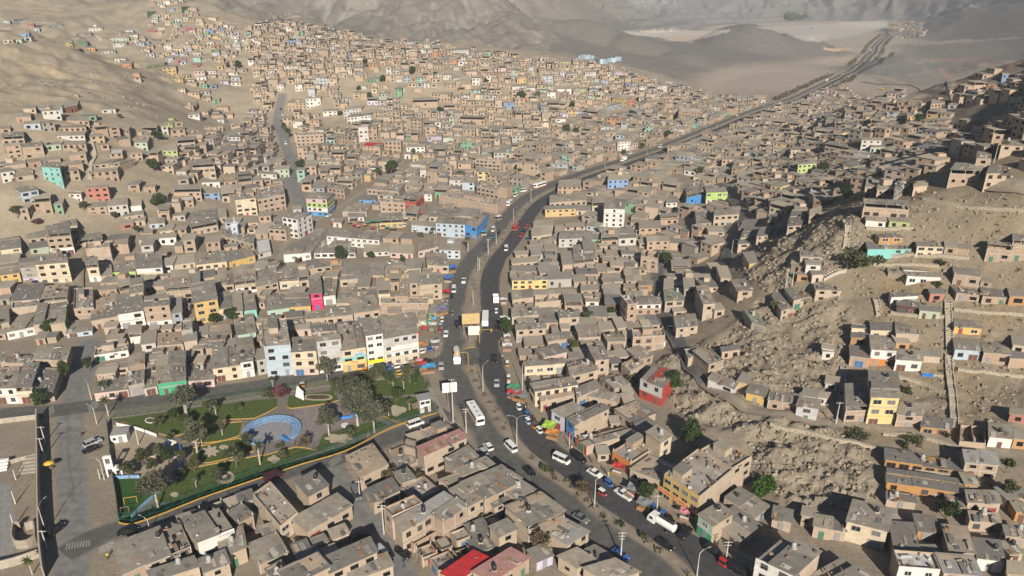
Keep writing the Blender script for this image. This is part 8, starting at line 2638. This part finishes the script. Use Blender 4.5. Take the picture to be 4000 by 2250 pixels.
b = MB(); b.hexa([(-1.6, -.3, .6), (1.9, -.3, .2), (1.9, -.25, .2), (-1.6, -.25, .6)], [(-1.2, .5, 4.0), (1.0, .5, 2.6), (1.0, .55, 2.6), (-1.2, .55, 4.0)]); b.build('canvas', M_WHITE, r)
for x in (-1.4, 1.6):
 b = MB(); b.bar((x, -.2, 0), (x * .7, .55, 3.0), .05); b.build('post', M_STEEL, r)
for pts, lab, m in (([(785,1000),(865,988)], 'yellow football goal on the bright turf', M_YEL), ([(765,1062),(815,1052)], 'rusty brown goal at the near end of the turf', M_WOOD)):
 a, b2 = GT('A', *pts[0]), GT('A', *pts[1]); d = b2 - a; mb = MB()
 mb.bar((0, 0, 0), (0, 0, 1.9), .07); mb.bar(tuple(d), tuple(d + Vector((0, 0, 1.9))), .07); mb.bar((0, 0, 1.9), tuple(d + Vector((0, 0, 1.9))), .07)
 tag(mb.build('football_goal', m, loc=a), lab, 'goal')
g = GT('A', 728, 815); r = empty('entrance_sculpture', g, .2); tag(r, 'white entrance sculpture with openings at the west edge of the park', 'sculpture')
for nm, q in (('tall_frame', [(-1.9, -.3, 0, -1.5, .3, 6), (-.4, -.3, 0, 0, .3, 6), (-1.5, -.3, 5.4, -.4, .3, 6), (-1.5, -.3, 2.2, -.4, .3, 3.6)]), ('low_block', [(.05, -.5, 0, .5, .5, 2.2), (1.5, -.5, 0, 1.9, .5, 2.2), (.5, -.5, 1.7, 1.5, .5, 2.2)]), ('arched_seat', [(.3, -.9, 2.25, 1.7, .3, 2.9)])):
 b = MB()
 for x in q: b.box(*x)
 b.build(nm, M_WHITE, r)
g = GT('A', 760, 595); r = empty('playground_hut', g, .25); tag(r, 'small white hut with grey roof in the playground corner', 'hut')
b = MB(); b.box(-2, -1.2, 0, 2, 2.0, 2.3); b.build('wall', M_WHITE, r); b = MB(); b.box(-2.15, -1.1, 2.32, 2.15, 2.6, 2.42); b.build('roof', ROOFM['c'][0], r)
inst('door', DOORM[2], r, (.4, -1.22, 1.0), 0, (.9, 1, 2)); inst('window', WINS[1], r, (-1.1, -1.22, 1.3), 0, (.8, 1, .8))
for t, x, y, rx, m, lab in (('A', 975, 665, 3.6, M_SAND, 'pale sand heap on the playground floor'), ('A', 1065, 612, 1.9, M_WHITE, 'pile of white bags beside the blue playground wall'), ('A', 945, 655, 1.4, M_WHITE, 'pile of pale bags on the sand heap'), ('A', 1110, 690, 1.3, M_WHITE, 'small pale pile of bags in shade by the blue wall')):
 g = GT(t, x, y); mb = MB(); rr = random.Random(int(x)); n = 22
 rings = [(1, 0), (.82, .16), (.55, .33), (.25, .43)]
 for q, z in rings:
  for k in range(n): a = 6.283 * k / n; j = rr.uniform(.85, 1.15); mb.v.append((q * rx * j * math.cos(a), q * rx * j * .8 * math.sin(a), z * rx * rr.uniform(.85, 1.15) - .03))
 for jn in range(3):
  for k in range(n): a = jn * n + k; b = jn * n + (k + 1) % n; mb.f.append((a, b, b + n, a + n)); mb.m.append(0)
 mb.f.append(tuple(3 * n + k for k in range(n))); mb.m.append(0)
 tag(mb.build('heap', m, loc=g), lab, 'heap')
# church tower
g = GT('E', 1915, 480); r = empty('church_tower', g, .1); tag(r, 'slim pale blue church tower with cross on the left', 'tower')
b = MB(); b.box(-1.5, -1.5, -1, 1.5, 1.5, 7.4); b.build('shaft', wmat('L'), r); b = MB(); b.box(-1.8, -1.8, 7.4, 1.8, 1.8, 7.7); b.build('cornice', M_WHITE, r)
b = MB(); b.lathe([(1.3, 0), (.8, .9), (.15, 2.0)], (0, 0, 7.7), 4); b.build('spire', wmat('L'), r); b = MB(); b.box(-.07, -.07, 9.7, .07, .07, 11.3); b.box(-.45, -.06, 10.5, -.071, .06, 10.65); b.box(.071, -.06, 10.5, .45, .06, 10.65); b.build('cross', M_WHITE, r)
for z in (2.2, 5.4): inst('window', WOPEN, r, (0, -1.53, z), 0, (.8, 1, 1.2))
# blue drums
for k in range(6):
 g = GT('D', 972 + 12 * k, 190 + 1.2 * k); b = MB(); b.lathe([(.3, 0), (.31, .3), (.29, .32), (.31, .6), (.29, .62), (.3, .95)], n=12)
 o = b.build('barrel', M_BLUE, loc=g); tag(o, 'blue drum in the row before the white hillside house', 'barrel', 'row of blue drums')
# ---------------- stalls and umbrellas
TARPC = {'red':(.50,.05,.05),'blue':(.05,.20,.52),'sky':(.06,.36,.62),'green':(.08,.30,.17),'white':(.68,.67,.64),'pink':(.58,.22,.26),'orange':(.62,.25,.06),'yellow':(.66,.46,.05),'grey':(.24,.25,.25),'purple':(.22,.20,.34),'lime':(.38,.56,.08),'brown':(.26,.17,.10)}
def tarp(c): return mat('tarp_' + c, TARPC[c], .75, .18, 1.6, .2)
def umbrella(t, x, y, c, label, R=1.3):
 g = GT(t, x, y); r = empty('market_umbrella', g); tag(r, label, 'umbrella', 'umbrellas and awnings of the street traders')
 b = MB(); b.bar((0, 0, 0), (0, 0, 2.3), .03); b.build('pole', M_STEEL, r)
 b = MB(); b.lathe([(R, 1.95), (R * .55, 2.25), (.05, 2.45)], n=8); b.build('canopy', tarp(c), r)
 b = MB(); b.box(-.7, -.45, .55, .7, .45, .65)
 for sx in (-.65, .6):
  for sy in (-.4, .35): b.box(sx, sy, 0, sx + .05, sy + .05, .55)
 b.build('table', M_WOOD, r)
def stall(t, x, y, w, d, c, label, ang=0.0, h=2.2, goods='brown'):
 g = GT(t, x, y); r = empty('market_stall', g, ang); tag(r, label, 'stall', 'umbrellas and awnings of the street traders'); rr = random.Random(int(x * y))
 for sx, sy in ((-1, -1), (1, -1), (1, 1), (-1, 1)):
  b = MB(); b.bar((sx * w / 2, sy * d / 2, 0), (sx * w / 2, sy * d / 2, h), .035); b.build('post', M_WOOD, r)
 b = MB(); n = 4
 for i in range(n):
  for j in range(n):
   def pt(i, j): return (-w / 2 - .2 + (w + .4) * i / n, -d / 2 - .2 + (d + .4) * j / n, h + .1 + .25 * math.sin(i * 1.7 + x) * math.cos(j * 1.3 + y) * .6 - .1 * (i % 2))
   b.quad(pt(i, j), pt(i + 1, j), pt(i + 1, j + 1), pt(i, j + 1))
 b.build('awning', tarp(c), r)
 b = MB(); b.box(-w / 2 + .1, -d / 2, .0, w / 2 - .1, d * .1, .75); b.build('counter', M_WOOD, r)
 b = MB()
 for k in range(6): q = -w / 2 + .3 + (w - .6) * k / 5; b.box(q - .18, -d / 2 + .1, .76, q + .18, -d / 2 + .5, .95)
 b.build('goods', tarp(goods), r)
for ln in '''
F 620 385 red|small red umbrella left of the market, upper left
F 760 375 grey|grey umbrella at the left of the market square
F 795 395 red|red umbrella at the left of the market square
F 845 365 pink|pink umbrella at the top of the market square
F 830 405 pink|pink umbrella in the lower left of the market square
F 880 395 orange|orange umbrella in the middle of the market square
F 905 375 green|green umbrella in the middle of the market square
F 945 420 red|red umbrella by the school wall
F 1015 395 white|white umbrella right of the market square
F 1060 415 green|green umbrella right of the market square
F 1080 385 orange|orange umbrella near the cream corner house
F 1310 270 red|red umbrella in the lane behind the market hall
F 1335 300 red|second red umbrella in the lane behind the market hall
F 1270 325 blue|blue umbrella at the mouth of the market lane
F 1290 435 white|white umbrella before the blue market hall
F 1420 452 brown|brown umbrella before the blue market hall
F 1350 1200 white|white umbrella on the market verge, upper left
F 1365 1240 red|red umbrella on the market verge
F 1400 1190 green|green umbrella on the market verge
F 1310 1290 red|red umbrella near the white corner house
F 1300 1365 orange|orange umbrella at the corner of the white house
F 1225 1425 green|green umbrella before the red door of the corner house
F 1440 1160 sky|sky blue umbrella on the market verge
A 318 778 yellow|yellow and red umbrella alone beside the left street
C 5 300 green|green umbrella on the right verge above the tarpaulins
B 985 130 brown|brown straw umbrella at the corner of the park street
B 1030 120 pink|pink umbrella at the corner of the park street
'''.strip().split('\n'):
 p = ln.split('|'); a = p[0].split(); umbrella(a[0], float(a[1]), float(a[2]), a[3], p[1])
for ln in '''
B 1085 165 4.2 2.6 sky .2 red|bright blue awning stall at the corner of the park
B 1050 150 2.6 2.2 red .2 brown|red awning stall left of the bright blue one
F 1590 745 3 4 blue .1 brown|blue tarpaulin booth on the left verge, upper
F 1560 830 3.2 3.6 blue -.2 white|blue tarpaulin stall on the left verge, lower
F 1535 945 3.6 3.0 red .0 grey|dark red booth behind the parked white van
F 1490 1090 5 3.6 purple .5 orange|large purple and grey tarpaulin stall on the market verge
F 1520 1060 3 2.6 grey .3 brown|grey tarpaulin stall beside the large purple one
F 1415 1140 2.4 2 green .2 lime|green awning stall with vegetables on the market verge
F 1430 1215 2.6 2.2 white .1 green|white awning stall on the market verge
F 1340 1380 3.2 2.2 orange .2 white|orange awning stall at the market corner
F 1450 1360 2.6 2 white .1 white|white booth near the teal mototaxi
F 790 350 4 2.6 grey .0 brown|long grey awning at the back of the market square
F 960 370 4.6 2.6 green .0 orange|long green awning at the back of the market square
F 1110 430 4 2.2 grey .1 green|grey awning near the lane of the market
F 650 360 4 3 white .0 brown|white stall left of the market square
F 1210 350 3 2.4 white -.3 brown|white awning beside the parked white car
F 1590 435 3.4 2 pink .0 grey|pink awning against the blue market hall
F 1840 455 3 2.4 sky .2 white|pale blue booth on the verge below the market hall
F 1790 470 2 2 blue .1 blue|small blue booth at the verge corner
F 1960 330 3 2.4 white .6 brown|white awning on the verge in the bend
C 20 330 4 3 red -.5 brown|red tarpaulin stall on the right verge
C 55 345 4.2 3.2 grey -.5 orange|grey green tarpaulin stall on the right verge
C 15 300 3.6 3 green -.5 brown|green tarpaulin stall on the right verge
C 235 540 3.2 3.6 lime -.4 orange|striped lime and orange fruit stall on the right verge
C 255 585 3.2 2.2 orange -.4 orange|orange fruit counter below the striped stall
C 665 800 2.6 2 red -.5 white|red entrance awning of the orange house
C 765 940 3 2.4 grey -.5 red|grey stall beside the white pickup
C 830 1030 3 2.6 grey -.5 orange|dark stall under the street tree
C 1085 1090 2.2 1.6 pink -.5 white|pink awning shop stall below the yellow building
F 2030 1310 2 1.6 white .0 white|white kiosk on the right verge below the dark tree
F 2030 1385 3 2 white .0 pink|white and pink stall on the right verge near the junction
F 2000 1010 2.4 2 white .2 white|white stall behind the truck on the right verge
'''.strip().split('\n'):
 p = ln.split('|'); a = p[0].split(); stall(a[0], float(a[1]), float(a[2]), float(a[3]), float(a[4]), a[5], p[1], float(a[6]), 2.3, a[7])
# ---------------- people
def person_mesh(name, pose):
 """one continuous skinned body: pelvis root, spine, head, arms and legs"""
 V = [(0,0,.95),(0,0,1.15),(0,.01,1.36),(0,.0,1.50),(0,-.02,1.58),(0,-.03,1.68),(0,-.02,1.76)]
 R = [(.135,.10),(.13,.09),(.155,.10),(.055,.055),(.075,.085),(.085,.10),(.05,.06)]
 E = [(0,1),(1,2),(2,3),(3,4),(4,5),(5,6)]
 sw = .22 if pose else .03
 for s in (-1, 1):
  i = len(V); f = sw * s
  V += [(s*.19,0,1.40),(s*.235,f*.5,1.13),(s*.24,f*.9-.06,.90),(s*.235,f*.95-.10,.80)]; R += [(.06,.06),(.045,.045),(.035,.035),(.04,.028)]
  E += [(2,i),(i,i+1),(i+1,i+2),(i+2,i+3)]
  i = len(V)
  V += [(s*.095,0,.88),(s*.10,-f*.8-.02,.50),(s*.105,-f*1.1+.04,.10),(s*.11,-f*1.1-.12,.04)]; R += [(.09,.09),(.062,.065),(.042,.045),(.045,.03)]
  E += [(0,i),(i,i+1),(i+1,i+2),(i+2,i+3)]
 me = bpy.data.meshes.new(name); me.from_pydata(V, E, [])
 o = bpy.data.objects.new('tmp', me); COL.objects.link(o)
 sk = o.modifiers.new('skin', 'SKIN'); sv = me.skin_vertices[0].data
 for k, r in enumerate(R): sv[k].radius = r
 sv[0].use_root = True
 sb = o.modifiers.new('sub', 'SUBSURF'); sb.levels = 1; sb.render_levels = 1
 dg = bpy.context.evaluated_depsgraph_get(); out = bpy.data.meshes.new_from_object(o.evaluated_get(dg)); bpy.data.objects.remove(o)
 skin = simple('skin', (.30,.17,.11), .6); hair = simple('hair', (.015,.012,.010), .7)
 out.materials.clear()
 for m in (skin, hair, skin, skin): out.materials.append(m)
 idx = []
 for p in out.polygons:
  c = p.center
  if c.z > 1.72 or (c.z > 1.62 and c.y > .0): k = 1
  elif c.z > 1.49: k = 0
  elif c.z > .93 and not (abs(c.x) > .2 and c.z < 1.18): k = 2
  elif abs(c.x) > .19 and c.z > .72: k = 0
  elif c.z < .085: k = 1
  else: k = 3
  idx.append(k)
 out.polygons.foreach_set('material_index', idx); out.polygons.foreach_set('use_smooth', [True] * len(idx)); out.name = name
 return out
PM = [person_mesh('person', 0), person_mesh('person', 1)]
CL = {'white':(.62,.61,.58),'black':(.02,.02,.022),'red':(.40,.04,.04),'blue':(.05,.12,.35),'grey':(.20,.20,.21),'green':(.07,.22,.10),'pink':(.55,.22,.28),'yellow':(.60,.55,.05),'brown':(.16,.10,.06),'navy':(.02,.03,.08),'lime':(.45,.65,.05),'purple':(.20,.08,.25)}
def cloth(c): return mat('cloth_' + c, CL[c], .9, .1, 4, .2)
def person(t, x, y, shirt, legs, pose, rz, label):
 g = GT(t, x, y); o = bpy.data.objects.new('person', PM[pose]); COL.objects.link(o); o.location = g; o.rotation_euler = (0, 0, rz)
 for k, c in ((2, shirt), (3, legs)): o.material_slots[k].link = 'OBJECT'; o.material_slots[k].material = cloth(c)
 tag(o, label, 'person', 'people in the streets')
for k, ln in enumerate('''
A 680 1342 lime black|person in lime vest at the crosswalk bottom left
B 725 112 red red|person in red before the yellow shop
B 1000 70 black grey|person in black at the street corner by the market
B 1010 85 grey black|person in grey right of the one in black at the corner
B 1145 410 black navy|person in dark clothes beside a white sack near the kiosk
B 1060 235 red blue|person in red on the dirt verge by the park fence
B 245 625 navy black|person in navy on the plaza by the brown bush
B 930 1400 blue navy|person in blue walking down the lane
B 1385 518 white black|person in white stepping out by the long bus
C 375 660 white grey|person in white on the pavement before the blue fronted house
C 95 385 black black|person in black by the tarpaulin stalls
C 85 405 white navy|person in white among the mototaxis
C 140 470 red black|person in red beside the orange mototaxi
C 155 485 grey navy|person in grey beside the orange mototaxi
C 290 560 brown black|person in brown by the striped stall
C 310 570 black grey|person in black right of the striped stall
C 500 735 blue black|person in blue before the cream wall
C 580 800 black navy|person in black walking before the orange house
C 605 826 yellow white|person in yellow by the orange house's white board
C 1020 1130 black black|person in black by the pink shop awning
C 860 1010 red navy|person in red beside the street tree
C 1290 1270 navy black|person in navy on the pavement by the brick house
F 1505 1008 white navy|pupil in white on the market verge, left of three
F 1520 1006 white navy|pupil in white on the market verge, middle of three
F 1550 1004 white grey|pupil in white on the market verge, right of three
F 1345 1225 pink black|person in pink between market umbrellas
F 1390 1230 purple navy|person in purple by the white awning stall
F 1445 1235 black navy|person in black beside the red mototaxi
F 1455 1250 grey black|person in grey beside the red mototaxi
F 1325 1260 red grey|person in red at the house corner in the market
F 1320 1330 purple black|person in purple below the red umbrella
F 1370 1345 black navy|person in black crossing the market corner
F 1380 1330 white grey|person in white crossing the market corner
F 865 415 red black|person in red among the market square umbrellas
F 925 400 blue black|person in blue among the market square umbrellas
F 990 420 white black|person in white among the market square umbrellas
F 1045 400 black navy|person in black right of the market square umbrellas
F 1380 210 red navy|person in red climbing the market lane
F 1385 225 black navy|person in black climbing the market lane
F 178 605 black grey|person in black at the school lane corner
F 1985 1040 white black|person in white beside the white truck
F 1128 690 purple black|person in purple by the white parked car
F 1985 1330 black black|person in black on the right verge by the avenue
B 1548 85 white navy|person in white at the right edge of the junction
B 1560 95 grey black|person in grey at the right edge of the junction
H 575 1375 white blue|person in white beside the white hut on the hill
H 20 660 red black|person in red by the pink roofed house on the rocks
B 1240 600 black black|person in black on the parking edge before the pink roofed building
'''.strip().split('\n')):
 p = ln.split('|'); a = p[0].split(); person(a[0], float(a[1]), float(a[2]), a[3], a[4], k % 2, (k * 2.4) % 6.28, p[1])
# ---------------------------------------------------------------- what stands on the roofs
rc = random.Random(99)
M_TANK = simple('tank_black', (.02,.02,.022), .5); M_TANKG = mat('tank_grey', (.36,.36,.35), .7, .1, 2)
tb = MB(); tb.lathe([(.48, 0), (.5, .15), (.5, .85), (.42, 1.02), (.2, 1.1), (.2, 1.18), (.01, 1.2)], n=14)
TKM = [tb.mesh('water_tank', M_TANK, True), tb.mesh('water_tank', M_TANKG, True)]
LABEL = {}
for o in bpy.data.objects:
 if o.get('category') == 'house': LABEL[o.name] = o['label']
def short(l):
 w = l.replace(' under ', ' | ').split()
 return l
nt_ = 0
PILE = [mat('old_bricks', (.34,.17,.10), .95, .25, 3), mat('scrap_grey', (.20,.19,.18), .9, .3, 3), M_WOOD]
for root, zt, P, n, roof in HOUSES:
 if nt_ > 90: break
 if rc.random() > .34: continue
 s, t = rc.uniform(.2, .8), rc.uniform(.35, .85)
 p = P[0].lerp(P[1], s).lerp(P[3].lerp(P[2], s), t)
 z = zt + (.12 if roof not in 'fwo' else -.55)
 if roof == 'o' or roof == 'g': continue
 if roof == 't': z = zt + .3
 col = rc.randrange(2)
 tail = root['label'].split(',')[-1].strip() if ',' in root['label'] else root['label']
 pre = 'black water tank on roof of ' if col == 0 else 'grey water tank on roof of '
 tw = tail.split()
 base = root['label'].split(' under ')[0].split(',')[0] if ',' in root['label'] else ''
 lab = pre + (base + ', ' if base else '') + tail
 if len(lab.split()) > 16: lab = pre + ('house ' if base else '') + tail
 lab = ' '.join(lab.split()[:16])
 # a small stand carries each tank
 r = empty('water_tank', (p.x, p.y, z)); tag(r, lab, 'water tank', 'water tanks on the roofs')
 b = MB(); b.box(-.55, -.55, -.45, .55, .55, .12); b.build('stand', M_CONCF, r)
 inst('tank', TKM[col], r, (0, 0, .12))
 nt_ += 1
# loose bricks, boards and weights lying on the sheet roofs: too many to count
JM = MB(); jt = [(.36,.18,.11), (.22,.205,.19), (.30,.22,.14), (.42,.39,.34), (.12,.11,.10), (.45,.44,.42), (.16,.13,.10)]
for root, zt, P, n, roof in HOUSES:
 if roof in 'g': continue
 area = (P[1] - P[0]).length * (P[3] - P[0]).length
 z0 = zt + (.03 if roof not in 'fwo' else -.56) + (.12 if roof == 't' else 0)
 if roof == 'o': z0 = zt - 2.35
 for k in range(int(area * (.10 if roof not in 'fwo' else .22))):
  s, t = rc.uniform(.04, .96), rc.uniform(.04, .96); p = P[0].lerp(P[1], s).lerp(P[3].lerp(P[2], s), t)
  a = rc.uniform(0, 3.14); w = rc.uniform(.06, .3); l = rc.uniform(.12, 1.2) if rc.random() < .2 else rc.uniform(.1, .5); h = rc.uniform(.1, .32) if roof not in 'fwo' else rc.uniform(.1, .7)
  u = Vector((math.cos(a), math.sin(a), 0)) * l; v = Vector((-math.sin(a), math.cos(a), 0)) * w
  JM.prism([((p + d).x, (p + d).y) for d in (-u - v, u - v, u + v, -u + v)], z0 - .1, z0 + h, 0, 0, rc.choice(jt))
st = [(.20,.19,.175), (.30,.27,.23), (.46,.42,.36), (.27,.17,.11), (.38,.33,.26), (.15,.145,.14)]
for root, zt, P, n, roof in HOUSES:                              # odd patching sheets laid over the roofs
 if roof in 'gor': continue
 z0 = zt + (.10 if roof not in 'fwt' else (-.5 if roof != 't' else .2))
 for k in range(rc.randrange(1, 6)):
  s, t = rc.uniform(.1, .9), rc.uniform(.1, .45); p = P[0].lerp(P[1], s).lerp(P[3].lerp(P[2], s), t); e = (P[1] - P[0]).normalized(); d = (P[3] - P[0]).normalized()
  a, b = rc.uniform(.3, .6), rc.uniform(.6, 1.6); u = e * a; v = d * b
  JM.prism([((p + q).x, (p + q).y) for q in (-u - v, u - v, u + v, -u + v)], z0 - .2, z0 + .03 + .02 * k, 0, 0, rc.choice(st))
tag(JM.build('rooftop_rubble', attr_mat('rubble', .95, .25, 3, .2, .05, .5)), 'bricks, boards and scrap lying on the roofs', 'rubble', kind='stuff')
print('tanks', nt_, 'objects', len(bpy.data.objects))
# ---------------------------------------------------------------- the dusty air
top = float(GZ.max()) + 15
mb = MB(); mb.box(-9800, -60, -1.0, 10200, 7400, top)
hz = bpy.data.materials.new('haze'); hz.use_nodes = True
nt = hz.node_tree; nt.nodes.remove(nt.nodes['Principled BSDF'])
pv = nt.nodes.new('ShaderNodeVolumePrincipled')
pv.inputs['Color'].default_value = (0.86, 0.91, 1.0, 1); pv.inputs['Density'].default_value = 0.00008; pv.inputs['Anisotropy'].default_value = -0.25
nt.links.new(pv.outputs[0], nt.nodes['Material Output'].inputs['Volume'])
tag(mb.build('haze', hz), 'thin blue grey haze filling the valley', 'haze', kind='stuff')
